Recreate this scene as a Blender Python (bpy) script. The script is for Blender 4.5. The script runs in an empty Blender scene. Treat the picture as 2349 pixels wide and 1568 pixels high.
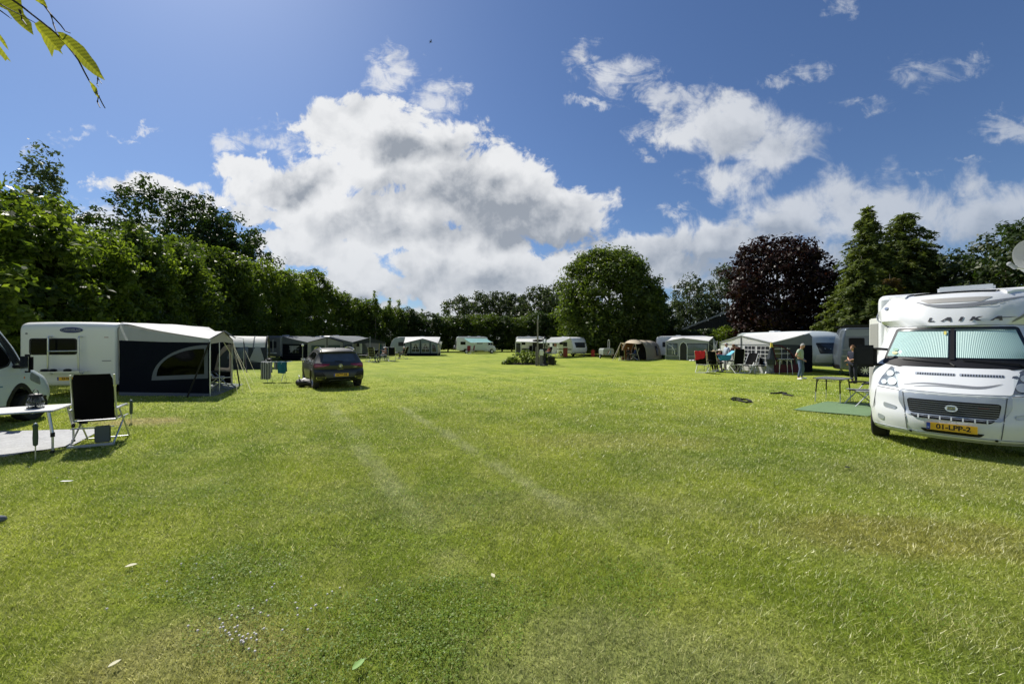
import bpy, bmesh, math, random
import numpy as np
from math import sin, cos, pi, radians, sqrt, atan2, tan
from mathutils import Vector, Matrix
from mathutils.geometry import delaunay_2d_cdt
SC = bpy.context.scene
COL = SC.collection
RNG = random.Random(7)
# ---------------------------------------------------------------- camera
EYE = 1.8
cam = bpy.data.cameras.new('camera'); camo = bpy.data.objects.new('camera', cam); COL.objects.link(camo)
camo.location = (0, 0, EYE); camo.rotation_euler = (radians(90), 0, 0)
cam.sensor_width = 36; cam.lens = 13.56; cam.clip_end = 4000; cam.clip_start = 0.05
SC.camera = camo
# ---------------------------------------------------------------- light
SUN_EL, SUN_AZ = radians(49), radians(-43)          # azimuth measured from +Y towards +X
sdir = Vector((sin(SUN_AZ)*cos(SUN_EL), cos(SUN_AZ)*cos(SUN_EL), sin(SUN_EL)))
sl = bpy.data.lights.new('sun', 'SUN'); sl.energy = 4.6; sl.angle = radians(0.5); sl.color = (1.0, .95, .86)
so = bpy.data.objects.new('sun', sl); COL.objects.link(so)
so.rotation_euler = (-sdir).to_track_quat('-Z', 'Y').to_euler(); so.location = sdir*60
SC.view_settings.view_transform = 'Standard'; SC.view_settings.look = 'None'
SC.view_settings.exposure = 0.42; SC.view_settings.gamma = 1
SC.cycles.max_bounces = 6; SC.cycles.transparent_max_bounces = 12
SC.cycles.diffuse_bounces = 3; SC.cycles.glossy_bounces = 3
SC.cycles.use_adaptive_sampling = True; SC.cycles.adaptive_threshold = 0.02
SC.cycles.sample_clamp_indirect = 4

F, HY, CX = 885.0, 785.0, 1174.5                     # focal length and horizon used to turn sight lines into metres
def G(x, y):                                         # ground point seen at x, y
    Z = F*EYE/(y-HY); return Vector(((x-CX)/F*Z, Z, 0))
def at(x, y, Z): return Vector(((x-CX)/F*Z, Z, EYE-(y-HY)/F*Z))

# ---------------------------------------------------------------- node helper
class NT:
    def __init__(s, nt): s.nt = nt; s.N = nt.nodes; s.L = nt.links
    def n(s, t, **k):
        o = s.N.new(t)
        for a, b in k.items(): setattr(o, a, b)
        return o
    def put(s, sock, v):
        if isinstance(v, bpy.types.NodeSocket): s.L.new(v, sock)
        elif v is not None:
            try: sock.default_value = v
            except Exception: sock.default_value = (*v, 1)
    def m(s, op, a=None, b=None, c=None, clamp=False):
        o = s.n('ShaderNodeMath', operation=op, use_clamp=clamp)
        for i, v in enumerate((a, b, c)):
            if v is not None: s.put(o.inputs[i], v)
        return o.outputs[0]
    def vm(s, op, a=None, b=None, out=0):
        o = s.n('ShaderNodeVectorMath', operation=op)
        for i, v in enumerate((a, b)):
            if v is not None: s.put(o.inputs[i], v)
        return o.outputs[out]
    def mix(s, f, a, b, t='RGBA'):
        o = s.n('ShaderNodeMix', data_type=t)
        i = {'RGBA': (0, 6, 7, 2), 'FLOAT': (0, 2, 3, 0)}[t]
        s.put(o.inputs[i[0]], f); s.put(o.inputs[i[1]], a); s.put(o.inputs[i[2]], b)
        return o.outputs[i[3]]
    def noise(s, vec, scale, detail=2, rough=.5, dist=0, out=0, dim='3D'):
        o = s.n('ShaderNodeTexNoise', noise_dimensions=dim)
        s.put(o.inputs['Vector'], vec); o.inputs['Scale'].default_value = scale
        o.inputs['Detail'].default_value = detail; o.inputs['Roughness'].default_value = rough
        o.inputs['Distortion'].default_value = dist
        return o.outputs[out]
    def ss(s, v, lo, hi, a=0., b=1.):
        o = s.n('ShaderNodeMapRange', interpolation_type='SMOOTHSTEP')
        s.put(o.inputs[0], v)
        for i, q in enumerate((lo, hi, a, b)): s.put(o.inputs[i+1], q)
        return o.outputs[0]
def col(*c): return (*c, 1) if len(c) == 3 else (c[0], c[0], c[0], 1)

# ---------------------------------------------------------------- sky with clouds (a function of direction only)
w = bpy.data.worlds.new('World'); SC.world = w; w.use_nodes = True
T = NT(w.node_tree); T.N.clear()
wo = T.n('ShaderNodeOutputWorld')
sky = T.n('ShaderNodeTexSky', sky_type='NISHITA'); sky.sun_disc = False
sky.sun_elevation = SUN_EL; sky.sun_rotation = SUN_AZ; sky.air_density = 1.1; sky.dust_density = 0.55; sky.ozone_density = 2.6
geo = T.n('ShaderNodeTexCoord').outputs['Generated']
sp = T.n('ShaderNodeSeparateXYZ'); T.L.new(geo, sp.inputs[0])
dy = T.m('MAXIMUM', T.m('ABSOLUTE', sp.outputs[1]), .06)
U = T.m('DIVIDE', sp.outputs[0], dy); V = T.m('DIVIDE', sp.outputs[2], dy)
cb = T.n('ShaderNodeCombineXYZ'); T.L.new(U, cb.inputs[0]); T.L.new(V, cb.inputs[1])
P = cb.outputs[0]
warp = T.vm('MULTIPLY', T.vm('SUBTRACT', T.noise(P, 7, 5, .58, out=1, dim='2D'), (.5, .5, .5)), (.15, .11, 0))
CLOUDS = [(893,165,78,58,.52),(1000,240,66,66,.5),(1045,200,28,22,.3),(840,280,150,72,.95),(770,300,110,60,.85),
 (960,375,225,112,1.0),(1110,435,230,112,1.1),(1210,480,190,105,1.1),(1335,505,75,55,.8),(570,385,110,46,.7),
 (520,325,60,38,.5),(640,325,75,36,.46),(690,440,180,72,.85),(860,500,260,75,.95),(330,430,170,34,.6),(460,480,120,34,.6),
 (640,500,130,36,.6),(690,580,150,44,.7),(790,620,110,48,.75),(880,655,100,40,.7),(1030,610,170,62,.8),(1250,620,220,66,.85),
 (1130,665,330,52,.8),(950,540,180,50,1.0),(1090,560,150,45,1.0),(1420,170,105,62,.56),(1330,130,62,40,.42),(1370,238,60,18,.34),(1540,225,115,42,.56),(1690,300,180,85,.72),
 (1690,240,50,42,.7),(1800,290,80,50,.6),(1668,425,115,62,.72),(1750,350,90,60,.62),(1480,362,28,20,.3),(1780,190,55,26,.36),(1852,165,44,36,.36),
 (1935,15,42,30,.33),(2120,165,90,48,.30),(2230,148,60,22,.26),(2325,290,90,44,.5),(1500,575,150,70,.8),(1660,550,160,70,.9),
 (1810,515,180,90,.9),(2010,500,220,95,.95),(2220,490,220,95,.95),(1900,620,560,110,1.0),(2400,560,240,150,.95),
 (180,312,52,12,.3),(310,304,60,10,.3),(92,338,56,16,.34),(560,660,260,50,.6),(260,520,260,60,.55),(1480,300,70,26,.28),(1980,240,70,16,.2),(600,560,90,34,.6),(2100,400,60,12,.22),(1550,490,60,16,.3),(2230,365,60,10,.2),(760,650,220,44,.75),(1000,730,1500,44,.7),(640,600,110,34,.62)]
def field(p, blobs):
    acc = None
    for cx, cy, rx, ry, wt in blobs:
        c = ((cx-CX)/F, (HY-cy)/F, 0); s_ = (F/rx, F/ry, 0)
        d = T.vm('LENGTH', T.vm('MULTIPLY', T.vm('SUBTRACT', p, c), s_), out=1)
        e = T.m('MULTIPLY_ADD', d, -wt, wt)
        if acc is None: acc = e
        else:
            o = T.n('ShaderNodeMath', operation='SMOOTH_MAX'); T.put(o.inputs[0], acc); T.put(o.inputs[1], e); o.inputs[2].default_value = .12; acc = o.outputs[0]
    return acc
Pw = T.vm('ADD', P, warp)
def vor(p):
    o = T.n('ShaderNodeTexVoronoi', feature='SMOOTH_F1', voronoi_dimensions='2D', normalize=True); T.put(o.inputs['Vector'], p)
    o.inputs['Scale'].default_value = 8.5; o.inputs['Detail'].default_value = 3; o.inputs['Roughness'].default_value = .55; o.inputs['Smoothness'].default_value = .25
    return o.outputs['Distance']
big = [b for b in CLOUDS if b[4] >= .6]; wisp = [b for b in CLOUDS if b[4] < .6]
sm = T.vm('MULTIPLY', T.vm('SUBTRACT', T.noise(P, 16, 4, .6, out=1, dim='2D'), (.5, .5, .5)), (.05, .05, 0))
Pv = T.vm('ADD', P, sm); Pv2 = T.vm('ADD', Pv, (-.018, .040, 0)); Pb = T.vm('ADD', P, (-.014, .032, 0))
fb = T.m('SUBTRACT', T.noise(P, 9, 10, .64, .3, dim='2D'), .5); fbs = T.m('SUBTRACT', T.noise(Pb, 9, 6, .62, .3, dim='2D'), .5)
fb2 = T.m('SUBTRACT', T.noise(P, 3.1, 3, .5, dim='2D'), .5)
v0 = T.m('SUBTRACT', .36, vor(Pv)); v1 = T.m('SUBTRACT', .36, vor(Pv2))
D0 = field(Pw, big)
GREYS = [(1170,505,230,75,1.0),(1270,540,150,48,1.15),(960,345,130,42,.62),(1060,450,200,60,.7),(690,432,90,36,.6),(1335,545,60,36,.8),(860,520,120,34,.4),(620,640,130,44,.6),(1150,650,240,40,.55),(1850,335,90,40,.4),(1700,330,80,40,.3),(1650,600,260,60,.6),(2050,600,300,80,.65),(2300,540,200,60,.6),(1750,540,160,30,.4),(800,690,160,30,.6)]
D1 = field(Pw, GREYS)
dens = T.m('ADD', T.m('MULTIPLY_ADD', fb, 1.35, D0), T.m('MULTIPLY_ADD', v0, .55, T.m('MULTIPLY', fb2, .75)))
alpha1 = T.ss(dens, .03, T.m('MULTIPLY_ADD', T.ss(U, .1, .8), .38, .27))
st = T.n('ShaderNodeMapping'); T.L.new(P, st.inputs[0]); st.inputs['Rotation'].default_value = (0, 0, .55); st.inputs['Scale'].default_value = (1, 1.9, 1)
fw = T.m('SUBTRACT', T.noise(st.outputs[0], 11, 10, .68, 1.1, dim='2D'), .5)
Pw2 = T.vm('ADD', P, T.vm('MULTIPLY', T.vm('SUBTRACT', T.noise(P, 12, 5, .62, out=1, dim='2D'), (.5, .5, .5)), (.17, .13, 0)))
dw = T.m('MULTIPLY_ADD', fw, 1.7, T.m('MULTIPLY', field(Pw2, wisp), 2.0))
alpha2 = T.m('MULTIPLY', T.ss(dw, .02, 1.0), .80)
alpha = T.m('MAXIMUM', alpha1, alpha2)
bill = T.m('ADD', T.m('MULTIPLY', T.m('SUBTRACT', v0, v1), 1.0), T.m('MULTIPLY', T.m('SUBTRACT', fb, fbs), 1.25))   # billows lit from the sun side
fbl = T.m('SUBTRACT', T.noise(Pb, 7, 2.5, .5, .3, dim='2D'), .5)
thick = T.m('MULTIPLY_ADD', fbl, 1.1, T.m('MULTIPLY_ADD', v1, .35, T.m('MAXIMUM', D1, -.25)))
shade = T.m('SUBTRACT', T.ss(thick, -.32, .72), T.m('MULTIPLY', bill, T.m('ADD', .42, T.m('MULTIPLY', T.ss(thick, 0, .6), .55))), clamp=True)
ccol = T.mix(shade, col(10.6, 10.7, 10.8), col(4.0, 4.4, 5.0))
low = T.ss(V, .0, .40, 1, 0)                          # far clouds near the horizon are greyer
ccol = T.mix(T.m('MULTIPLY', low, .42), ccol, col(4.9, 5.6, 6.7))
side = T.ss(U, -.1, 1.2, 0, 1)
alpha = T.m('MULTIPLY', alpha, T.m('MULTIPLY_ADD', side, -.16, 1.0))
ccol = T.mix(T.m('MULTIPLY', side, .55), ccol, col(4.3, 5.1, 6.4))
skc = T.mix(1.0, sky.outputs[0], col(1, 1, 1)); skc = T.n('ShaderNodeMix', data_type='RGBA', blend_type='MULTIPLY'); skc.inputs[0].default_value = 1
T.L.new(sky.outputs[0], skc.inputs[6]); skc.inputs[7].default_value = col(.76, .91, 1.16)
b1 = T.n('ShaderNodeBackground'); T.L.new(skc.outputs[2], b1.inputs[0]); b1.inputs[1].default_value = .060
b2 = T.n('ShaderNodeBackground'); T.L.new(ccol, b2.inputs[0]); b2.inputs[1].default_value = .061
mx = T.n('ShaderNodeMixShader'); T.L.new(T.m('MULTIPLY', alpha, .97), mx.inputs[0]); T.L.new(b1.outputs[0], mx.inputs[1]); T.L.new(b2.outputs[0], mx.inputs[2])
T.L.new(mx.outputs[0], wo.inputs[0])
w.cycles.sampling_method = 'MANUAL'; w.cycles.sample_map_resolution = 512

# ---------------------------------------------------------------- materials
MATS = {}
def mat(name, c=(.5, .5, .5), rough=.5, metal=0, coat=0, var=.06, vs=3., bump=0, bs=60., trans=0, spec=.5, sheen=0):
    if name in MATS: return MATS[name]
    m_ = bpy.data.materials.new(name); m_.use_nodes = True
    t = NT(m_.node_tree); b = t.N['Principled BSDF']; out = t.N['Material Output']
    pos = t.n('ShaderNodeTexCoord').outputs['Object']
    k = t.noise(pos, vs, 4, .6)
    cc = t.mix(k, col(*[x*(1-var) for x in c]), col(*[min(1, x*(1+var)) for x in c]))
    t.L.new(cc, b.inputs['Base Color'])
    b.inputs['Roughness'].default_value = rough; b.inputs['Metallic'].default_value = metal
    b.inputs['Coat Weight'].default_value = coat; b.inputs['Coat Roughness'].default_value = .05
    b.inputs['Specular IOR Level'].default_value = spec; b.inputs['Sheen Weight'].default_value = sheen
    if bump:
        bn = t.n('ShaderNodeBump'); bn.inputs['Strength'].default_value = bump; bn.inputs['Distance'].default_value = .03
        t.L.new(t.noise(pos, bs, 3, .6, 1.), bn.inputs['Height']); t.L.new(bn.outputs[0], b.inputs['Normal'])
    if trans:
        tr = t.n('ShaderNodeBsdfTranslucent'); t.L.new(cc, tr.inputs[0])
        ms = t.n('ShaderNodeMixShader'); ms.inputs[0].default_value = trans
        t.L.new(b.outputs[0], ms.inputs[1]); t.L.new(tr.outputs[0], ms.inputs[2]); t.L.new(ms.outputs[0], out.inputs[0])
    MATS[name] = m_; return m_
def glassmat(name, tint=(.8, .85, .85), clear=.7, rough=.03, refl=.9):
    if name in MATS: return MATS[name]
    m_ = bpy.data.materials.new(name); m_.use_nodes = True
    t = NT(m_.node_tree); t.N.clear(); out = t.n('ShaderNodeOutputMaterial')
    tr = t.n('ShaderNodeBsdfTransparent'); tr.inputs[0].default_value = col(*[x*clear for x in tint])
    gl = t.n('ShaderNodeBsdfGlossy'); gl.inputs[1].default_value = rough; gl.inputs[0].default_value = col(.9, .95, 1)
    fr = t.n('ShaderNodeFresnel'); t.L.new(t.m('MULTIPLY_ADD', t.n('ShaderNodeNewGeometry').outputs['Backfacing'], -.8333, 1.5), fr.inputs[0])
    mx_ = t.n('ShaderNodeMixShader'); t.L.new(t.m('MULTIPLY_ADD', fr.outputs[0], refl, 0), mx_.inputs[0])
    t.L.new(tr.outputs[0], mx_.inputs[1]); t.L.new(gl.outputs[0], mx_.inputs[2]); t.L.new(mx_.outputs[0], out.inputs[0])
    MATS[name] = m_; return m_
def leafmat(name, c1, c2, trans=.45, tcol=None, rough=.45):
    if name in MATS: return MATS[name]
    m_ = bpy.data.materials.new(name); m_.use_nodes = True
    t = NT(m_.node_tree); b = t.N['Principled BSDF']; out = t.N['Material Output']
    g_ = t.n('ShaderNodeNewGeometry'); pos = g_.outputs['Position']
    k = t.m('ADD', t.m('MULTIPLY', g_.outputs['Random Per Island'], .38), t.m('MULTIPLY', t.ss(t.noise(pos, .75, 3, .62), .38, .64), .62), clamp=True)
    cc = t.mix(k, col(*c1), col(*c2))
    t.L.new(cc, b.inputs['Base Color']); b.inputs['Roughness'].default_value = rough; b.inputs['Specular IOR Level'].default_value = .22
    tr = t.n('ShaderNodeBsdfTranslucent')
    tc = t.n('ShaderNodeMix', data_type='RGBA', blend_type='MULTIPLY'); tc.inputs[0].default_value = 1
    t.L.new(cc, tc.inputs[6]); tc.inputs[7].default_value = col(*(tcol or (1.9, 2.0, .7))); t.L.new(tc.outputs[2], tr.inputs[0])
    ms = t.n('ShaderNodeMixShader'); ms.inputs[0].default_value = trans
    t.L.new(b.outputs[0], ms.inputs[1]); t.L.new(tr.outputs[0], ms.inputs[2]); t.L.new(ms.outputs[0], out.inputs[0])
    MATS[name] = m_; return m_

# ---------------------------------------------------------------- objects
def thing(name, label, cat, loc=(0, 0, 0), rz=0, group=None):
    o = bpy.data.objects.new(name, None); COL.objects.link(o); o.empty_display_size = .2
    o.location = loc; o.rotation_euler = (0, 0, rz); o['label'] = label; o['category'] = cat
    if group: o['group'] = group
    return o
def tag(o, label=None, cat=None, group=None, kind=None):
    for k, v in (('label', label), ('category', cat), ('group', group), ('kind', kind)):
        if v: o[k] = v
    return o
def copytree(o, parent=None):
    c = o.copy(); COL.objects.link(c); c.parent = parent
    for ch in list(o.children): copytree(ch, c)
    return c
def dup(o, loc, rz, label, group=None, sc=None):
    c = copytree(o); c.location = loc; c.rotation_euler = (0, 0, rz); c['label'] = label
    if group: c['group'] = group
    if sc: c.scale = sc if not isinstance(sc, (int, float)) else (sc,)*3
    return c
def pip(x, y, poly):
    r = False; n = len(poly); j = n-1
    for i in range(n):
        xi, yi = poly[i]; xj, yj = poly[j]
        if (yi > y) != (yj > y) and x < (xj-xi)*(y-yi)/(yj-yi)+xi: r = not r
        j = i
    return r
def dense(outline, d):
    o = []
    for i, a in enumerate(outline):
        b = outline[(i+1) % len(outline)]
        n = max(1, int(sqrt((a[0]-b[0])**2+(a[1]-b[1])**2)/d+.5))
        for k in range(n): o.append((a[0]+(b[0]-a[0])*k/n, a[1]+(b[1]-a[1])*k/n))
    return o
def rnd(pts, r, n=4):                                  # polygon with rounded corners
    o = []; N = len(pts)
    for i, p in enumerate(pts):
        a = Vector(pts[i-1]); b = Vector(p); c = Vector(pts[(i+1) % N])
        rr = r[i] if isinstance(r, (list, tuple)) else r
        if rr <= 0: o.append(tuple(b)); continue
        d1 = (a-b); d2 = (c-b); rr = min(rr, d1.length*.48, d2.length*.48)
        p1 = b+d1.normalized()*rr; p2 = b+d2.normalized()*rr
        for k in range(n+1):
            t = k/n; o.append(tuple(p1*(1-t)**2+b*2*t*(1-t)+p2*t*t))
    return o
def rect(x0, z0, x1, z1, r=0, n=4): return rnd([(x0, z0), (x1, z0), (x1, z1), (x0, z1)], r, n) if r else [(x0, z0), (x1, z0), (x1, z1), (x0, z1)]
def circ(cx, cz, r, n=20, rz=None): return [(cx+r*cos(2*pi*k/n), cz+(rz or r)*sin(2*pi*k/n)) for k in range(n)]
class MB:
    def __init__(s): s.v = []; s.f = []; s.mi = []
    def add(s, vs, fs, mi=0):
        b = len(s.v); s.v += [tuple(p) for p in vs]; s.f += [tuple(i+b for i in f) for f in fs]; s.mi += [mi]*len(fs); return s
    def box(s, c, d, rz=0, mi=0, M=None):
        vs = [Vector((x*d[0]/2, y*d[1]/2, z*d[2]/2)) for x in (-1, 1) for y in (-1, 1) for z in (-1, 1)]
        R = M or Matrix.Rotation(rz, 3, 'Z')
        return s.add([R @ v+Vector(c) for v in vs], [(0, 1, 3, 2), (4, 6, 7, 5), (0, 4, 5, 1), (2, 3, 7, 6), (0, 2, 6, 4), (1, 5, 7, 3)], mi)
    def tube(s, pts, r, n=8, mi=0, cap=True):
        pts = [Vector(p) for p in pts]; rs = r if isinstance(r, (list, tuple)) else [r]*len(pts)
        b = len(s.v); up = None
        for i, p in enumerate(pts):
            t = (pts[min(i+1, len(pts)-1)]-pts[max(i-1, 0)])
            t = t.normalized() if t.length > 1e-9 else Vector((0, 0, 1))
            if up is None: up = Vector((0, 0, 1)) if abs(t.z) < .9 else Vector((1, 0, 0))
            x = t.cross(up); x = x.normalized() if x.length > 1e-6 else t.orthogonal().normalized(); y = x.cross(t).normalized(); up = y
            for k in range(n):
                a = 2*pi*k/n; s.v.append(tuple(p+(x*cos(a)+y*sin(a))*rs[i]))
        for i in range(len(pts)-1):
            for k in range(n):
                k2 = (k+1) % n; s.f.append((b+i*n+k, b+i*n+k2, b+(i+1)*n+k2, b+(i+1)*n+k)); s.mi.append(mi)
        if cap:
            s.f.append(tuple(b+k for k in range(n))[::-1]); s.mi.append(mi)
            s.f.append(tuple(b+(len(pts)-1)*n+k for k in range(n))); s.mi.append(mi)
        return s
    def sph(s, c, r, nu=14, nv=8, mi=0, M=None):
        r = (r,)*3 if isinstance(r, (int, float)) else r; vs = []; fs = []
        for j in range(nv+1):
            a = pi*j/nv
            for i in range(nu):
                b = 2*pi*i/nu; v = Vector((r[0]*sin(a)*cos(b), r[1]*sin(a)*sin(b), r[2]*cos(a)))
                vs.append((M @ v if M else v)+Vector(c))
        for j in range(nv):
            for i in range(nu): fs.append((j*nu+i, (j+1)*nu+i, (j+1)*nu+(i+1) % nu, j*nu+(i+1) % nu))
        return s.add(vs, fs, mi)
    def lathe(s, prof, c=(0, 0, 0), n=20, ax='z', mi=0):
        vs = []; fs = []
        for r, h in prof:
            for k in range(n):
                a = 2*pi*k/n
                p = (r*cos(a), r*sin(a), h) if ax == 'z' else ((h, r*cos(a), r*sin(a)) if ax == 'x' else (r*cos(a), h, r*sin(a)))
                vs.append(Vector(p)+Vector(c))
        for j in range(len(prof)-1):
            for k in range(n): fs.append((j*n+k, j*n+(k+1) % n, (j+1)*n+(k+1) % n, (j+1)*n+k))
        return s.add(vs, fs, mi)
    def grid(s, fn, nu, nv, mi=0):
        vs = [fn(i/nu, j/nv) for j in range(nv+1) for i in range(nu+1)]
        fs = [(j*(nu+1)+i, j*(nu+1)+i+1, (j+1)*(nu+1)+i+1, (j+1)*(nu+1)+i) for j in range(nv) for i in range(nu)]
        return s.add(vs, fs, mi)
    def fill(s, outline, fn, g=.2, d=None, mi=0, th=0, holes=()):    # 2D outline filled and mapped to 3D; th = rim thickness through fn(u,v,off)
        out = dense([tuple(p) for p in outline], d or g); hs = [dense([tuple(p) for p in h], d or g) for h in holes]
        pts = [Vector(p) for p in out]; ed = [(i, (i+1) % len(out)) for i in range(len(out))]; n0 = len(out)
        for h in hs:
            b = len(pts); pts += [Vector(p) for p in h]; ed += [(b+i, b+(i+1) % len(h)) for i in range(len(h))]
        xs = [p[0] for p in out]; ys = [p[1] for p in out]; x0, x1, y0, y1 = min(xs), max(xs), min(ys), max(ys)
        nx = int((x1-x0)/g); ny = int((y1-y0)/g)
        for i in range(1, nx+1):
            for j in range(1, ny+1):
                x = x0+(x1-x0)*(i)/(nx+1); y = y0+(y1-y0)*(j)/(ny+1)
                if pip(x, y, out) and not any(pip(x, y, h) for h in hs): pts.append(Vector((x, y)))
        vv, ee, ff, *_ = delaunay_2d_cdt(pts, ed, [], 0, 1e-5)
        fs = []
        for f in ff:
            cx = sum(vv[i][0] for i in f)/len(f); cy = sum(vv[i][1] for i in f)/len(f)
            if pip(cx, cy, out) and not any(pip(cx, cy, h) for h in hs): fs.append(tuple(f))
        s.add([fn(p[0], p[1]) for p in vv], fs, mi)
        if th:
            n = len(out); s.add([fn(p[0], p[1]) for p in out]+[fn(p[0], p[1], -th) for p in out], [(i, (i+1) % n, (i+1) % n+n, i+n) for i in range(n)], mi)
        return s
    def build(s, name, mats, parent=None, world=False, smooth=True, ang=35, bev=0, weld=False, label=None):
        me = bpy.data.meshes.new(name); off = Vector(parent.location) if (parent and world) else Vector((0, 0, 0))
        me.from_pydata([(v[0]-off[0], v[1]-off[1], v[2]-off[2]) for v in s.v], [], s.f)
        for m_ in (mats if isinstance(mats, (list, tuple)) else [mats]): me.materials.append(m_)
        if any(s.mi): me.polygons.foreach_set('material_index', s.mi)
        bm = bmesh.new(); bm.from_mesh(me)
        if weld: bmesh.ops.remove_doubles(bm, verts=bm.verts, dist=1e-4)
        if bev:
            bmesh.ops.bevel(bm, geom=[e for e in bm.edges if e.is_manifold and e.calc_face_angle(0) > .6], offset=bev, segments=2, affect='EDGES', clamp_overlap=True)
        bmesh.ops.recalc_face_normals(bm, faces=bm.faces)
        bm.to_mesh(me); bm.free()
        if smooth:
            me.polygons.foreach_set('use_smooth', [True]*len(me.polygons)); me.set_sharp_from_angle(angle=radians(ang))
        o = bpy.data.objects.new(name, me); COL.objects.link(o); o.parent = parent
        if label: o['label'] = label
        return o
def text(s, size, m_, parent, M, name='lettering', ext=.002, sx=1., bold=0, sp=1):
    cu = bpy.data.curves.new(name, 'FONT'); cu.body = s; cu.size = size; cu.extrude = ext; cu.align_x = 'CENTER'; cu.align_y = 'CENTER'; cu.offset = bold; cu.space_character = sp
    o = bpy.data.objects.new(name, cu); COL.objects.link(o)
    me = bpy.data.meshes.new_from_object(o); bpy.data.objects.remove(o)
    me.transform(M @ Matrix.Diagonal((sx, 1, 1, 1))); me.materials.append(m_)
    o = bpy.data.objects.new(name, me); COL.objects.link(o); o.parent = parent; return o
def frame(o, x, z):                                    # matrix that stands text upright: o origin, x text direction, z up
    x = Vector(x).normalized(); z = Vector(z).normalized(); y = x.cross(z)
    M = Matrix(((x.x, z.x, y.x, o[0]), (x.y, z.y, y.y, o[1]), (x.z, z.z, y.z, o[2]), (0, 0, 0, 1))); return M
def lerp(a, b, t): return a+(b-a)*t
def sstep(t): t = max(0, min(1, t)); return t*t*(3-2*t)
def vrnd(p, s_=1.):                                    # cheap smooth noise
    x, y, z = p; return (sin(x*2.1*s_+1.3*sin(y*1.7*s_)+z*.9*s_)+sin(y*2.7*s_+1.1*sin(z*2.3*s_)+.5)+sin(z*3.1*s_+sin(x*1.9*s_)))/3
# ================================================================ ground
def lawn_colour(t, pos):
    big_ = t.noise(pos, .23, 4, .6); mid = t.noise(pos, 1.3, 4, .62, .4); fine = t.noise(pos, 9, 4, .7, .3)
    sx = t.n('ShaderNodeSeparateXYZ'); t.L.new(pos, sx.inputs[0])
    dist = t.m('SQRT', t.m('ADD', t.m('POWER', sx.outputs[0], 2), t.m('POWER', sx.outputs[1], 2)))
    a = t.mix(t.ss(big_, .36, .62), col(.175, .240, .028), col(.262, .312, .044))
    a = t.mix(t.m('MULTIPLY', t.ss(mid, .40, .68), .55), a, col(.320, .350, .105))
    dry = t.m('MULTIPLY', t.ss(t.noise(pos, .55, 5, .65, .6), .56, .76), .22)
    a = t.mix(dry, a, col(.29, .265, .12))
    cool = t.m('MULTIPLY', t.ss(t.noise(t.vm('ADD', pos, (31, 7, 0)), .5, 3, .6), .5, .66), .2)
    a = t.mix(cool, a, col(.095, .155, .055))
    # worn ground: dry strip by the left pitch, dry patch by the camper on the right, patch in the lower left, pale band in front
    for cx, cy, rx, ry, c, k in ((-8.35, 8.7, 1.15, .55, (.40, .34, .21), .75), (6.1, 5.2, 2.2, .9, (.33, .31, .15), .3), (3.6, 3.6, 1.6, .5, (.27, .23, .09), .5),
                                 (-1.75, 2.15, .8, .5, (.40, .36, .19), .55), (.75, 2.1, 1.2, .6, (.33, .34, .19), .5), (2.0, 7.0, 2.2, .7, (.33, .31, .13), .35), (.3, 4.2, 2.6, .5, (.25, .27, .12), .45), (3.2, 2.4, .8, .3, (.34, .31, .16), .15)):
        d = t.vm('LENGTH', t.vm('MULTIPLY', t.vm('SUBTRACT', pos, (cx, cy, 0)), (1/rx, 1/ry, 0)), out=1)
        f = t.m('MULTIPLY', t.ss(t.m('ADD', d, t.m('MULTIPLY', t.m('SUBTRACT', mid, .5), 1.6)), .5, 1.15, 1, 0), k)
        a = t.mix(f, a, col(*c))
    for ic, sl_, wd in ((1.38, -.597, .15), (2.97, -.567, .12)):          # wheel tracks running out from the car
        wob = t.m('MULTIPLY', t.m('SUBTRACT', t.noise(pos, .6, 2), .5), .25)
        d = t.m('ABSOLUTE', t.m('ADD', wob, t.m('SUBTRACT', sx.outputs[0], t.m('MULTIPLY_ADD', sx.outputs[1], sl_, ic))))
        f = t.m('MULTIPLY', t.ss(d, wd*.4, wd*1.9, 1, 0), t.m('MULTIPLY', t.m('MULTIPLY', t.ss(sx.outputs[1], 12.5, 9.5), t.ss(sx.outputs[1], 2.2, 5)), t.ss(mid, .36, .62, .12, .60)))
        a = t.mix(f, a, col(.34, .37, .22))
    sc_ = t.m('SUBTRACT', sx.outputs[0], t.m('MULTIPLY', sx.outputs[1], -.58)); wv = t.m('SINE', t.m('ADD', t.m('MULTIPLY', sc_, 4.6), t.m('MULTIPLY', mid, 1.6)))
    mu = t.n('ShaderNodeMix', data_type='RGBA', blend_type='MULTIPLY'); mu.inputs[0].default_value = 1; t.L.new(a, mu.inputs[6]); t.L.new(t.mix(t.m('MULTIPLY_ADD', wv, .5, .5), col(.98, 1.0, .86), col(1.10, 1.09, .99)), mu.inputs[7]); a = mu.outputs[2]
    return a, fine, mid, dist
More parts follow.
